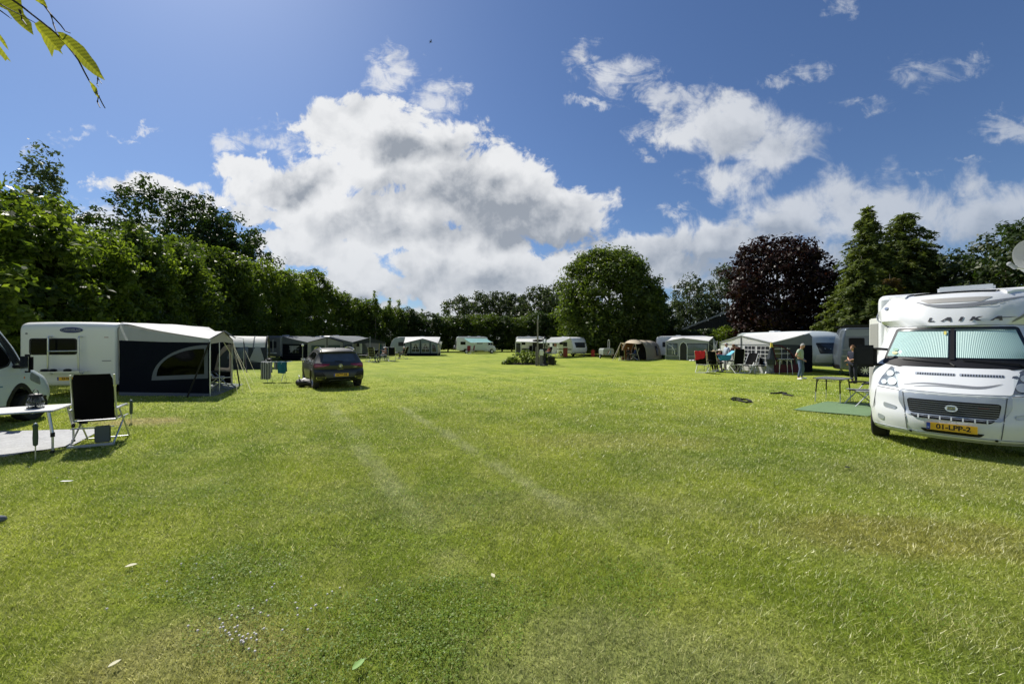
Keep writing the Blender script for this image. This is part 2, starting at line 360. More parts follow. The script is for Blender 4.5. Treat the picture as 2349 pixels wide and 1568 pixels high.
def ground_mat():
    m_ = bpy.data.materials.new('lawn'); m_.use_nodes = True; t = NT(m_.node_tree); b = t.N['Principled BSDF']
    pos = t.n('ShaderNodeNewGeometry').outputs['Position']
    a, fine, mid, dist = lawn_colour(t, pos)
    f2 = t.noise(pos, 38, 3, .75); f3 = t.noise(pos, 3.2, 4, .7, .5)
    k = t.m('ADD', t.m('MULTIPLY', fine, .5), t.m('ADD', t.m('MULTIPLY', f2, .35), t.m('MULTIPLY', f3, .35)))
    mul = t.n('ShaderNodeMix', data_type='RGBA', blend_type='MULTIPLY'); mul.inputs[0].default_value = 1
    t.L.new(a, mul.inputs[6])
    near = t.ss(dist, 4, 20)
    g1 = t.mix(t.ss(k, .42, .80), col(.28, .29, .24), col(1.0, .97, .85))  # near ground darkened: shade between the blades is put into the colour
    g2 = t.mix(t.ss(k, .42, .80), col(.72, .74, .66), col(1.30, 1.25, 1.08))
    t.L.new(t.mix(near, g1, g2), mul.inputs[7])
    t.L.new(mul.outputs[2], b.inputs['Base Color']); b.inputs['Roughness'].default_value = .9; b.inputs['Specular IOR Level'].default_value = .15
    bn = t.n('ShaderNodeBump'); bn.inputs['Strength'].default_value = .8; bn.inputs['Distance'].default_value = .06
    t.L.new(k, bn.inputs['Height']); t.L.new(bn.outputs[0], b.inputs['Normal'])
    return m_
g = MB()
rings = [0, 2, 4, 8, 14, 24, 40, 70, 120, 300, 900, 2600]; NS = 48
vs = [(0, 0, 0)]; fs = []
for r in rings[1:]:
    for k in range(NS): vs.append((r*cos(2*pi*k/NS), r*sin(2*pi*k/NS)+20*0, 0))
for k in range(NS): fs.append((0, 1+k, 1+(k+1) % NS))
for j in range(len(rings)-2):
    for k in range(NS): fs.append((1+j*NS+k, 1+(j+1)*NS+k, 1+(j+1)*NS+(k+1) % NS, 1+j*NS+(k+1) % NS))
g.add(vs, fs); tag(g.build('ground', ground_mat()), 'mown grass field of the campsite', 'ground', kind='structure')

def rawmesh(name, V_, n_per, mat_, parent=None, smooth=False, quads=True):
    N = len(V_)//n_per; me = bpy.data.meshes.new(name)
    me.vertices.add(len(V_)); me.vertices.foreach_set('co', np.asarray(V_, np.float32).ravel())
    me.loops.add(len(V_)); me.loops.foreach_set('vertex_index', np.arange(len(V_), dtype=np.int32))
    me.polygons.add(N); me.polygons.foreach_set('loop_start', np.arange(0, len(V_), n_per, dtype=np.int32))
    me.polygons.foreach_set('loop_total', np.full(N, n_per, np.int32))
    me.materials.append(mat_); me.update(calc_edges=True); me.validate()
    o = bpy.data.objects.new(name, me); COL.objects.link(o); o.parent = parent; return o
rs = np.random.RandomState(3)
NOGRASS = []                                           # boxes (cx, cy, r) kept free of blades: filled below
def grass(bands):
    out = []
    for y0, y1, dens_, h, wd in bands:
        area_n = int(dens_*1.38*(y1*y1-y0*y0)/1.0)
        y = np.sqrt(rs.rand(area_n)*(y1*y1-y0*y0)+y0*y0); x = (rs.rand(area_n)*2-1)*1.38*y
        # clumped density and height
        cl = np.sin(x*3.1+np.sin(y*2.3)*1.5)+np.sin(y*3.7+np.sin(x*1.9)*1.7)+np.sin(x*9.3+1)*np.sin(y*8.1)*.8
        hh = h*(.7+.5*rs.rand(area_n))*(1+.16*cl)
        tall = rs.rand(area_n) < .02; hh = np.where(tall, hh*1.5, hh)
        ang = rs.rand(area_n)*2*pi; lean = .3+rs.rand(area_n)*1.0; la = rs.rand(area_n)*2*pi
        wx = np.cos(ang)*wd/2; wy = np.sin(ang)*wd/2
        tx = x+np.cos(la)*hh*lean; ty = y+np.sin(la)*hh*lean
        keep = np.ones(area_n, bool)
        if y1 > 12: keep &= rs.rand(area_n) < np.clip((y1-y)/(y1-y0), 0, 1)
        for cx, cy, r in NOGRASS: keep &= ((x-cx)**2+(y-cy)**2) > r*r
        z = np.zeros(area_n)
        tri = np.stack([np.stack([x-wx, y-wy, z], 1), np.stack([x+wx, y+wy, z], 1), np.stack([tx, ty, hh], 1)], 1)[keep]
        out.append(tri.reshape(-1, 3))
    nt = 750; cy = np.sqrt(rs.rand(nt)*(81-3))+1.7; cx = (rs.rand(nt)*2-1)*1.35*cy; nb = 16
    x = np.repeat(cx, nb)+rs.randn(nt*nb)*.012; y = np.repeat(cy, nb)+rs.randn(nt*nb)*.012; la = rs.rand(nt*nb)*2*pi; hh = (.030+.035*rs.rand(nt*nb))*np.repeat(.6+.6*rs.rand(nt), nb)
    wd = .0055; wx = -np.sin(la)*wd/2; wy = np.cos(la)*wd/2; ln_ = hh*(.4+1.0*rs.rand(nt*nb)); z = np.zeros(nt*nb)
    out.append(np.stack([np.stack([x-wx, y-wy, z], 1), np.stack([x+wx, y+wy, z], 1), np.stack([x+np.cos(la)*ln_, y+np.sin(la)*ln_, hh], 1)], 1).reshape(-1, 3))
    return np.concatenate(out)
def blade_mat():
    m_ = bpy.data.materials.new('grass_blades'); m_.use_nodes = True; t = NT(m_.node_tree); b = t.N['Principled BSDF']; out = t.N['Material Output']
    ge = t.n('ShaderNodeNewGeometry'); pos = ge.outputs['Position']
    a, fine, mid, dist = lawn_colour(t, pos)
    r = ge.outputs['Random Per Island']
    mul = t.n('ShaderNodeMix', data_type='RGBA', blend_type='MULTIPLY'); mul.inputs[0].default_value = 1
    t.L.new(t.mix(t.ss(r, .82, .97), a, col(.46, .45, .26)), mul.inputs[6]); t.L.new(t.mix(r, col(.80, .82, .75), col(2.0, 1.95, 1.75)), mul.inputs[7])
    c_ = mul.outputs[2]; t.L.new(c_, b.inputs['Base Color']); b.inputs['Roughness'].default_value = .38; b.inputs['Specular IOR Level'].default_value = .6
    tr = t.n('ShaderNodeBsdfTranslucent'); t.L.new(c_, tr.inputs[0]); ms = t.n('ShaderNodeMixShader'); ms.inputs[0].default_value = .45
    t.L.new(b.outputs[0], ms.inputs[1]); t.L.new(tr.outputs[0], ms.inputs[2]); t.L.new(ms.outputs[0], out.inputs[0]); return m_

# ================================================================ vegetation
def leaves(C, N_, size, rs_, elong=1.5, up=.35):
    n = len(C)
    nr = N_+rs_.randn(n, 3)*.5; nr[:, 2] += up; nr /= np.linalg.norm(nr, axis=1)[:, None]+1e-9
    t = np.cross(nr, rs_.randn(n, 3)); t /= np.linalg.norm(t, axis=1)[:, None]+1e-9; b = np.cross(nr, t)
    s_ = size*(.6+.8*rs_.rand(n))[:, None]
    fold = nr*s_*.18
    q = np.stack([C-t*s_*elong*.5, C+b*s_*.36+fold, C+t*s_*elong*.5, C-b*s_*.36+fold], 1)
    return q.reshape(-1, 3)
def crown(seed, rx, ry, z0, z1, nclump, per, leaf, cr, prof=None, fillin=.45, lumps=.18, up=.35):
    rs_ = np.random.RandomState(seed)
    prof = prof or (lambda t: sqrt(max(0, 1-(2*t-1)**2)))
    C = []; 
    while len(C) < nclump:
        t = rs_.rand(); a = rs_.rand()*2*pi; pr = prof(t)
        if rs_.rand() > pr**.7+.03: continue
        q = fillin+(1-fillin)*sqrt(rs_.rand()) if rs_.rand() < .8 else sqrt(rs_.rand())
        lump = 1+lumps*sin(3*a+seed+t*5)+lumps*.7*sin(5*a-2*t*7+seed*2)+lumps*.5*sin(9*a+t*13)
        q *= lump; C.append((rx*pr*q*cos(a), ry*pr*q*sin(a), z0+(z1-z0)*t*(1+lumps*.25*sin(2*a+seed))))
    C = np.array(C); zc = (z0+z1)/2
    cs = cr*(.55+.9*rs_.rand(len(C)))
    L = np.repeat(C, per, 0); off = rs_.randn(len(L), 3); off /= np.linalg.norm(off, axis=1)[:, None]; off *= (rs_.rand(len(L))**.5)[:, None]*np.repeat(cs, per)[:, None]
    off[:, 2] *= .7
    L = L+off; N_ = off/(np.linalg.norm(off, axis=1)[:, None]+1e-6)
    return leaves(L, N_, leaf, rs_, up=up)
BARK = mat('bark', (.10, .085, .065), .9, bump=.6, bs=14, var=.3)
def trunk_mb(h, r, seed, spread, nl=7, z0=.35):
    R = random.Random(seed); b = MB()
    pts = [(R.uniform(-.1, .1)*k*r, R.uniform(-.1, .1)*k*r, h*k/6) for k in range(7)]
    b.tube(pts, [r*(1.25 if k == 0 else 1-.13*k) for k in range(7)], 8)
    for i in range(nl):
        t = z0+(.95-z0)*i/nl; a = i*2.4+seed; L = spread*(1-.4*t)*R.uniform(.6, 1)
        p0 = Vector((0, 0, h*t)); p1 = p0+Vector((cos(a)*L*.5, sin(a)*L*.5, L*.35)); p2 = p0+Vector((cos(a)*L, sin(a)*L, L*.8))
        b.tube([p0, p1, p2], [r*.42, r*.26, r*.08], 6)
        for q in (-.5, .5): b.tube([p1, p1+Vector((cos(a+q)*L*.4, sin(a+q)*L*.4, L*.35))], [r*.2, r*.05], 5)
    return b
def tree(name, label, cat, loc, h, rx, ry, z0, seed, nclump, per, leaf, cr, lm, tr=.2, prof=None, group=None, fillin=.45, lumps=.18, up=.35):
    t = thing(name, label, cat, loc, 0, group)
    rawmesh('crown', crown(seed, rx, ry, z0, h, nclump, per, leaf, cr, prof, fillin, lumps, up), 4, lm, t)
    trunk_mb(h*.8, tr, seed, rx*.9).build('trunk', BARK, t)
    return t
LM_HEDGE = leafmat('hedge_leaves', (.024, .048, .010), (.115, .155, .030), .44)
LM_LIGHT = leafmat('light_leaves', (.048, .082, .012), (.165, .215, .036), .48)
LM_OAK = leafmat('oak_leaves', (.014, .030, .008), (.045, .075, .018), .32)
LM_BIRCH = leafmat('poplar_leaves', (.05, .075, .035), (.13, .16, .085), .35, (1.3, 1.4, .9))
LM_LIME = leafmat('lime_leaves', (.030, .052, .012), (.120, .160, .030), .38)
LM_RED = leafmat('maple_leaves', (.010, .006, .005), (.034, .015, .012), .18, (2.0, 1.2, .9))
LM_CON = leafmat('spruce_needles', (.055, .080, .024), (.160, .190, .060), .34, (1.4, 1.5, .6), .6)
LM_BROWN = leafmat('spruce_brown', (.07, .05, .02), (.12, .08, .03), .2)
LM_FAR = leafmat('far_leaves', (.035, .052, .024), (.085, .105, .045), .3, (1.3, 1.5, .7))
LM_BACK = leafmat('back_hedge_leaves', (.016, .034, .010), (.052, .080, .022), .34)
hp = lambda t: min(1, .72+1.6*t)*(1 if t < .72 else sqrt(max(0, 1-((t-.72)/.30)**2)))
protos = []
for i in range(6):
    lm = (LM_HEDGE, LM_LIGHT, LM_HEDGE, LM_LIGHT, LM_HEDGE, LM_BACK)[i]
    protos.append((crown(40+i, 2.3, 2.1, .7, 8.0, 300, 36, .19, .62, hp, .30, .26), lm))
HM = []
for i, (c_, lm) in enumerate(protos):
    t = thing('hedge_tree', 'tall leafy tree', 'tree'); rawmesh('crown', c_, 4, lm, t); trunk_mb(6, .12, i, 1.9, 6, .25).build('trunk', BARK, t); HM.append(t)
used = set()
def hedge_tree(i, x, y, h, wd, label, group):
    if i not in used: used.add(i); o = HM[i]; o['label'] = label; o['group'] = group; o.location = (x, y, 0); o.rotation_euler = (0, 0, RNG.uniform(0, 6))
    else: o = dup(HM[i], (x, y, 0), RNG.uniform(0, 6), label, group)
    o.scale = (wd, wd, h/8.0); return o
# the hedge row: plan points and heights, walked in steps
row = [(-24.5, 10.5, 8.5), (-24.0, 15.5, 8.0), (-23.6, 19.5, 7.9), (-25.0, 26.0, 8.6), (-28.3, 34.0, 9.9), (-28.6, 43.0, 10.4), (-26.5, 51.0, 9.3), (-21.5, 62.0, 7.2), (-14.0, 71.5, 6.2), (0, 73.5, 6.5), (9.5, 71.0, 7.3), (13.5, 66.5, 6.0)]
land = [(45, 'left camper and rear-view caravan'), (480, 'white caravan awning'), (600, 'white dome tent'), (760, 'grey navy awning'), (890, 'open grey awning'), (1010, 'caravan with curtained awning'), (1140, 'teal canopy motorhome'), (1290, 'flowerbed pole'), (2000, 'lime tree')]
pts = []
for (x0, y0, h0), (x1, y1, h1) in zip(row, row[1:]):
    L = sqrt((x1-x0)**2+(y1-y0)**2); n = max(1, round(L/2.5))
    for k in range(n): pts.append((lerp(x0, x1, k/n), lerp(y0, y1, k/n), lerp(h0, h1, k/n)))
ordn = ['first', 'second', 'third', 'fourth', 'fifth', 'sixth', 'seventh', 'eighth', 'ninth', 'tenth', 'eleventh', 'twelfth', 'thirteenth', 'fourteenth', 'fifteenth', 'sixteenth', 'seventeenth', 'eighteenth']
cnt = {}
for k, (x, y, h) in enumerate(pts):
    px = CX+F*x/y; where = next(nm for lim, nm in land if px < lim)
    cnt[where] = cnt.get(where, 0)+1
    far = y > 58
    i = (RNG.choice((2, 4, 5, 5)) if far else RNG.choice((0, 1, 2, 3, 4)))
    hh = h*RNG.uniform(.92, 1.07)
    hedge_tree(i, x+RNG.uniform(-.5, .5), y+RNG.uniform(-.5, .5), hh, RNG.uniform(.95, 1.25),
               f"{'bright green' if i in (1, 3) else 'dark green'} hedge tree, {ordn[cnt[where]-1]} from the left behind the {where}", 'trees of the tall hedge round the field')
# second, higher growth behind the near hedge on the left
for k, (x, y, h, i, lb) in enumerate(((-21.4, 14.2, 7.2, 1, 'bushy yellow-green tree at the left edge above the camper'), (-23.0, 17.6, 8.7, 3, 'tall leafy bush rising over the rear-view caravan'),
                                      (-24.8, 22.3, 7.4, 0, 'dark leafy bush between caravan roof and oak'), (-25.6, 25.5, 8.3, 1, 'light green leafy bush bulging from the hedge below the oak'),
                                      (-29.0, 31.0, 9.0, 3, 'light green bush in the hedge above the white dome tent'))):
    hedge_tree(i, x, y, h, 1.05, lb, 'trees of the tall hedge round the field')
def spiky(seed, w_, h, n, per, leaf):                 # upright shoots on top
    return crown(seed, w_, w_, h*.2, h, n, per, leaf, .25, lambda t: 1-.9*t, .1, .3)
# upright shoots above the clipped far hedge
for k, (px, Z, h) in enumerate(((860, 58, 1.3), (893, 62, 1.6), (915, 64, 1.8), (968, 70, 1.1), (1004, 72, .9))):
    t = thing('hedge_shoot', f"{ordn[k]} leafy shoot from the left sticking out of the far hedge top", 'shrub', ((px-CX)/F*Z, Z, 0), 0, 'shoots above the far hedge')
    base = {860: 8.2, 893: 7.2, 915: 6.9, 968: 6.6, 1004: 6.2}[px]
    rawmesh('crown', crown(200+k, .7, .7, base-1.5, base+h, 40, 16, .16, .3, lambda t: 1.05-.95*t, .1, .3), 4, LM_LIGHT, t)
    MB().tube([(0, 0, 0), (.1, 0, base*.5), (0, .1, base+h*.8)], [.09, .06, .02], 6).build('trunk', BARK, t)
# sparse tall tree
tree('poplar_tree', 'tall airy grey-green tree rising behind the hedge at far left', 'tree', ((98-CX)/F*30, 30, 0), 16.6, 3.2, 2.6, 7.0, 5, 260, 13, .20, .55, LM_BIRCH, .16, lambda t: (.95-.75*t)*min(1, .4+2*t), fillin=.2, lumps=.3)
# oaks
for k, (px, Z, h, r, sd, n) in enumerate(((262, 46, 16.5, 3.6, 11, 170), (385, 47, 20.0, 5.2, 12, 420), (470, 49, 17.8, 4.8, 13, 330), (532, 50, 16.8, 4.4, 17, 300))):
    tree('oak_tree', ('small gappy dark oak left of the tall one behind the hedge', 'tallest dark oak behind the left hedge', 'dark broad oak just right of the tallest oak', 'dark rounded oak at the right end of the oak group')[k], 'tree',
         ((px-CX)/F*Z, Z, 0), h, r, r, 4.5, sd, n, 36, .27, .95, LM_OAK, .35, lambda t: sqrt(max(0, 1-(1.75*t-.95)**2))**.8, 'oaks behind the left hedge', .4, .2)
tree('hedge_tree', 'slim light green tree top in front of the oaks', 'tree', ((318-CX)/F*27, 27, 0), 8.9, 1.6, 1.6, 3, 23, 150, 24, .17, .5, LM_LIGHT, .1, lambda t: (1.05-t)**.6*.9)
tree('hedge_tree', 'round-headed dark tree standing out of the hedge right of the oaks', 'tree', ((722-CX)/F*52, 52, 0), 11.3, 2.0, 2.0, 6, 24, 130, 26, .22, .6, LM_HEDGE, .12)
# far trees beyond the back hedge
for k, (px, Z, h, r) in enumerate(((1052, 92, 12.6, 4.5), (1100, 96, 13.6, 5.0), (1150, 98, 14.6, 5.8), (1182, 98, 13.4, 4.5), (1235, 90, 14.4, 4.6), (1272, 88, 14.7, 5.0))):
    tree('round_tree', f"{('greyish open', 'dull green', 'broad domed', 'low rounded', 'rounded grey-green', 'higher dark')[k]} tree, {ordn[k]} from the left in the far group beyond the back hedge", 'tree',
         ((px-CX)/F*Z, Z, 0), h, r, r, 3.5, 30+k, 220 if k else 130, 24, .38, .95, LM_FAR, .3, group='far trees beyond the back hedge', fillin=.4)
# lime tree
limep = lambda t: (min(1, .80+1.0*t))*(1 if t < .35 else sqrt(max(0, 1-((t-.35)/.66)**2.1)))
tree('lime_tree', 'big dome-shaped yellow-green tree right of centre reaching to the ground', 'tree', ((1396-CX)/F*53, 53, 0), 14.3, 6.5, 6.0, .8, 51, 820, 62, .27, 1.2, LM_LIME, .4, limep, fillin=.66, lumps=.10)
tree('round_tree', 'dark lower tree against the right side of the big dome tree', 'tree', ((1497-CX)/F*55, 55, 0), 9.4, 2.5, 2.5, .6, 52, 230, 34, .28, .7, LM_BACK, .2, limep, fillin=.5)
# right background trees
for k, (px, Z, h, r, n) in enumerate(((1583, 60, 11.9, 2.7, 240), (1545, 64, 8.2, 2.6, 150), (1622, 63, 9.4, 2.6, 160), (1668, 62, 13.8, 3.6, 330))):
    tree('ash_tree', ('airy grey-green tree between the dome tree and the maple', 'low bush right beside the dome tree', 'low grey-green bush left of the barn gable', 'green tree behind the left shoulder of the red maple')[k], 'tree',
         ((px-CX)/F*Z, Z, 0), h, r, r, 1.5, 60+k, n, 22, .26, .75, LM_FAR, .22, fillin=.25, lumps=.2)
# red maple
tree('copper_maple', 'large dark purple-red maple behind the white awning', 'tree', ((1787-CX)/F*41, 41, 0), 12.5, 5.5, 4.6, 1.9, 71, 620, 44, .25, .85, LM_RED, .35, lambda t: sqrt(max(0, 1-(1.7*t-.82)**2))**.75*(1-.28*t), fillin=.5, lumps=.15)
# conifers
def conifer(name, label, loc, h, r, seed, tiers, lm=LM_CON, full=1., pw=.8):
    rs_ = np.random.RandomState(seed); t = thing(name, label, 'tree', loc, 0, 'conifers on the right'); Q = []; NN = []
    for i in range(tiers):
        u = i/tiers; z = .6+(h-.9)*u; R_ = r*(1-u)**pw*(1 if u > .12 else .85)+.12
        nb = int(7+9*(1-u))
        for j in range(nb):
            a = j*2*pi/nb+rs_.rand()*1.2+i; L = R_*(.5+.75*rs_.rand()**1.3); m_ = int(8+L*30*full)
            s_ = np.sqrt(rs_.rand(m_)); px_ = np.cos(a)*L*s_; py_ = np.sin(a)*L*s_
            dz = .25*L*s_-.48*L*s_**2
            wv = .34*(1-s_*.75)+.05
            C = np.stack([px_+rs_.randn(m_)*wv*.6, py_+rs_.randn(m_)*wv*.6, z+dz-np.abs(rs_.randn(m_))*.16], 1)
            Q.append(C); NN.append(np.tile(np.array([[cos(a)*.3, sin(a)*.3, .8]]), (m_, 1)))
    C = np.concatenate(Q); N_ = np.concatenate(NN)
    rawmesh('crown', leaves(C, N_, .17, rs_, 2.3, .3), 4, lm, t)
    MB().tube([(0, 0, 0), (0, 0, h*.5), (.05, 0, h*.98)], [.22, .13, .02], 8).build('trunk', BARK, t); return t
conifer('conifer_tree', 'tallest conifer with thin bare leader, left one of the pair behind the dark camper van', ((1990-CX)/F*34, 34, 0), 14.2, 4.2, 81, 46, pw=.85)
conifer('conifer_tree', 'bushy conifer with blunt top, right one of the pair behind the motorhome', ((2072-CX)/F*35, 35, 0), 13.9, 4.7, 82, 46, pw=.55)
conifer('conifer_tree', 'conifer filling the gap between the two tall conifers', ((2034-CX)/F*36, 36, 0), 11.6, 3.8, 86, 38, pw=.6)
conifer('conifer_tree', 'shorter conifer with browned tips in front of the tall pair', ((1975-CX)/F*31.5, 31.5, 0), 9.0, 3.4, 83, 30, pw=.6)
conifer('conifer_tree', 'browned conifer low in front of the pair of tall conifers', ((2040-CX)/F*31, 31, 0), 7.4, 2.6, 84, 24, LM_BROWN, .4, .6)
conifer('conifer_tree', 'dark conifer filling the right flank of the tall pair', ((2125-CX)/F*34, 34, 0), 10.4, 3.2, 85, 34, pw=.5)
for k, (px, Z, h, r) in enumerate(((2185, 34, 8.2, 2.6), (2245, 32, 8.9, 2.9), (2310, 29, 9.7, 3.0), (2390, 27, 10.6, 3.2), (2480, 25, 11, 3.2))):
    tree('hedge_tree', ('low spiky dark tree right of the conifers', 'dark green tree rising behind the motorhome roof', 'dull green tree behind the satellite dish', 'tall tree behind the motorhome at the right edge', 'tall tree beyond the right edge of view')[k], 'tree', ((px-CX)/F*Z, Z, 0), h, r, r, .8, 90+k, 260, 26, .21, .6, LM_OAK if k % 2 else LM_FAR, .2, hp, 'trees behind the motorhome', .35)
# clipped low hedge behind the right-hand pitches
def hedgebox(label, p0, p1, h, wd, seed, lm, dens_=330, leaf=.11):
    rs_ = np.random.RandomState(seed); p0 = Vector(p0); p1 = Vector(p1); L = (p1-p0).length; d = (p1-p0).normalized(); nrm = Vector((-d.y, d.x, 0))
    t = thing('clipped_hedge', label, 'hedge', p0, 0); n = int(L*(h*2+wd)*dens_/3)
    s_ = rs_.rand(n)*L; face = rs_.rand(n)*(2*h+wd); a = np.where(face < h, -wd/2, np.where(face < h+wd, face-h-wd/2, wd/2)); z = np.where(face < h, face, np.where(face < h+wd, h, face-h-wd))
    a = a+rs_.randn(n)*.12; z = z+rs_.randn(n)*.10+.08*np.sin(s_*1.3)
    C = np.stack([d.x*s_+nrm.x*a, d.y*s_+nrm.y*a, np.abs(z)], 1); N_ = np.stack([nrm.x*np.sign(a), nrm.y*np.sign(a), np.full(n, .5)], 1)
    rawmesh('foliage', leaves(C, N_, leaf*1.6, rs_), 4, lm, t)
    b = MB(); b.box((p1-p0)/2+Vector((0, 0, h*.46)), (L, wd*.7, h*.9), atan2(d.y, d.x)); b.build('dark_core', mat('hedge_core', (.018, .02, .012), 1), t)  # solid block, the shade inside the hedge is put into its colour
hedgebox('dark clipped hedge behind the beige tent and right-hand awnings', (9.5, 63, 0), (30.5, 49, 0), 3.2, 1.6, 5, LM_BACK, 200, .2)
hedgebox('dark clipped hedge running behind the white caravans on the right', (30.5, 47, 0), (37, 31, 0), 2.9, 1.4, 6, LM_BACK, 200, .17)
t = tree('round_bush', 'bright clipped bush top in front of the barn wall', 'bush', ((1668-CX)/F*46, 46, 0), 3.5, 2.0, 1.2, .6, 95, 160, 30, .16, .4, LM_LIGHT, .08)
# ================================================================ materials for things
WHITE = mat('white_paint', (.70, .72, .73), .34, coat=.45, var=.06, vs=2.2)
CREAM = mat('cream_panel', (.70, .71, .68), .4, coat=.2, var=.05, vs=1.2)
SILVER = mat('silver_paint', (.42, .46, .51), .35, metal=.35, coat=.4, var=.04)
GREYP = mat('grey_paint', (.09, .11, .13), .33, metal=.3, coat=.6, var=.06)
DARKCAR = mat('dark_grey_paint', (.030, .032, .028), .45, coat=.18, var=.08)
BLACKP = mat('black_plastic', (.009, .009, .010), .5, var=.2, spec=.3)
RUBBER = mat('tyre_rubber', (.014, .014, .014), .85, var=.2)
ALU = mat('aluminium', (.62, .63, .64), .32, metal=.75, var=.05)
CHROME = mat('chrome', (.8, .8, .8), .12, metal=1)
STEEL = mat('painted_steel_grey', (.22, .23, .24), .45, metal=.4)
DGLASS = mat('dark_glass', (.005, .006, .006), .08, spec=.10, var=.2)
CARGLASS = mat('car_glass', (.10, .115, .12), .08, metal=.55, coat=.5, var=.35, vs=3)
TGLASS = mat('tinted_window', (.028, .032, .036), .10, coat=.1, spec=.4, var=.5, vs=2)
RED = mat('red_lamp', (.22, .008, .012), .15, coat=1)
AMBER = mat('amber_lamp', (.75, .25, .05), .2, coat=.6)
LAMPC = mat('lamp_clear', (.50, .54, .58), .08, metal=.6, coat=1, var=.35, vs=9)
PLATE = mat('plate_yellow', (.85, .48, .02), .4, var=.02)
PBLUE = mat('plate_blue', (.02, .06, .35), .4)
INK = mat('black_ink', (.01, .01, .01), .5)
DBLUE = mat('badge_blue', (.015, .03, .12), .35)
TEALB = mat('blue_stripe', (.06, .17, .26), .4)
VIN = mat('window_vinyl', (.10, .125, .15), .12, coat=.4, var=.5, vs=2.2, bump=.3, bs=3)
NAVY = mat('navy_canvas', (.0055, .0075, .013), .85, var=.15, bump=.75, bs=4, spec=.08)
DGREY = mat('dark_grey_canvas', (.040, .046, .054), .85, var=.15, bump=.75, bs=4, spec=.15)
MGREY = mat('mid_grey_canvas', (.155, .175, .19), .85, var=.08, bump=.75, bs=4, trans=.2)
LGREY = mat('light_grey_canvas', (.42, .44, .45), .8, var=.06, bump=.75, bs=4, trans=.25)
ROOFW = mat('white_roof_canvas', (.74, .74, .72), .75, var=.05, bump=.6, bs=3, trans=.2)
CREAMC = mat('cream_canvas', (.60, .55, .46), .8, var=.06, bump=.75, bs=4, trans=.35)
BEIGE = mat('beige_canvas', (.34, .305, .24), .85, var=.08, bump=.4, bs=5, trans=.25)
SAND = mat('sand_canvas', (.62, .52, .37), .8, var=.05, bump=.3, bs=5, trans=.2)
OCHRE = mat('ochre_lining', (.28, .14, .045), .85, var=.1, trans=.35)
TEAL = mat('teal_canvas', (.25, .50, .50), .8, var=.08, trans=.35)
MAROON = mat('maroon_canvas', (.07, .012, .018), .85, var=.2)
CURT = mat('curtain_lace', (.45, .46, .47), .9, var=.25, vs=6, trans=.3)
MESHF = mat('mesh_fabric_black', (.005, .005, .0055), .9, var=.4, vs=9, spec=.08)
MESHG = mat('mesh_fabric_grey', (.06, .065, .065), .9, var=.2)
WCUSH = mat('white_cushion', (.78, .78, .76), .8)
CLEAR = glassmat('clear_glass', (.93, .97, .97), .95); CLEARV = glassmat('clear_vinyl', (.75, .8, .84), .55, .10)
TINT = glassmat('tinted_glass', (.42, .42, .42), .45, .06, .2)

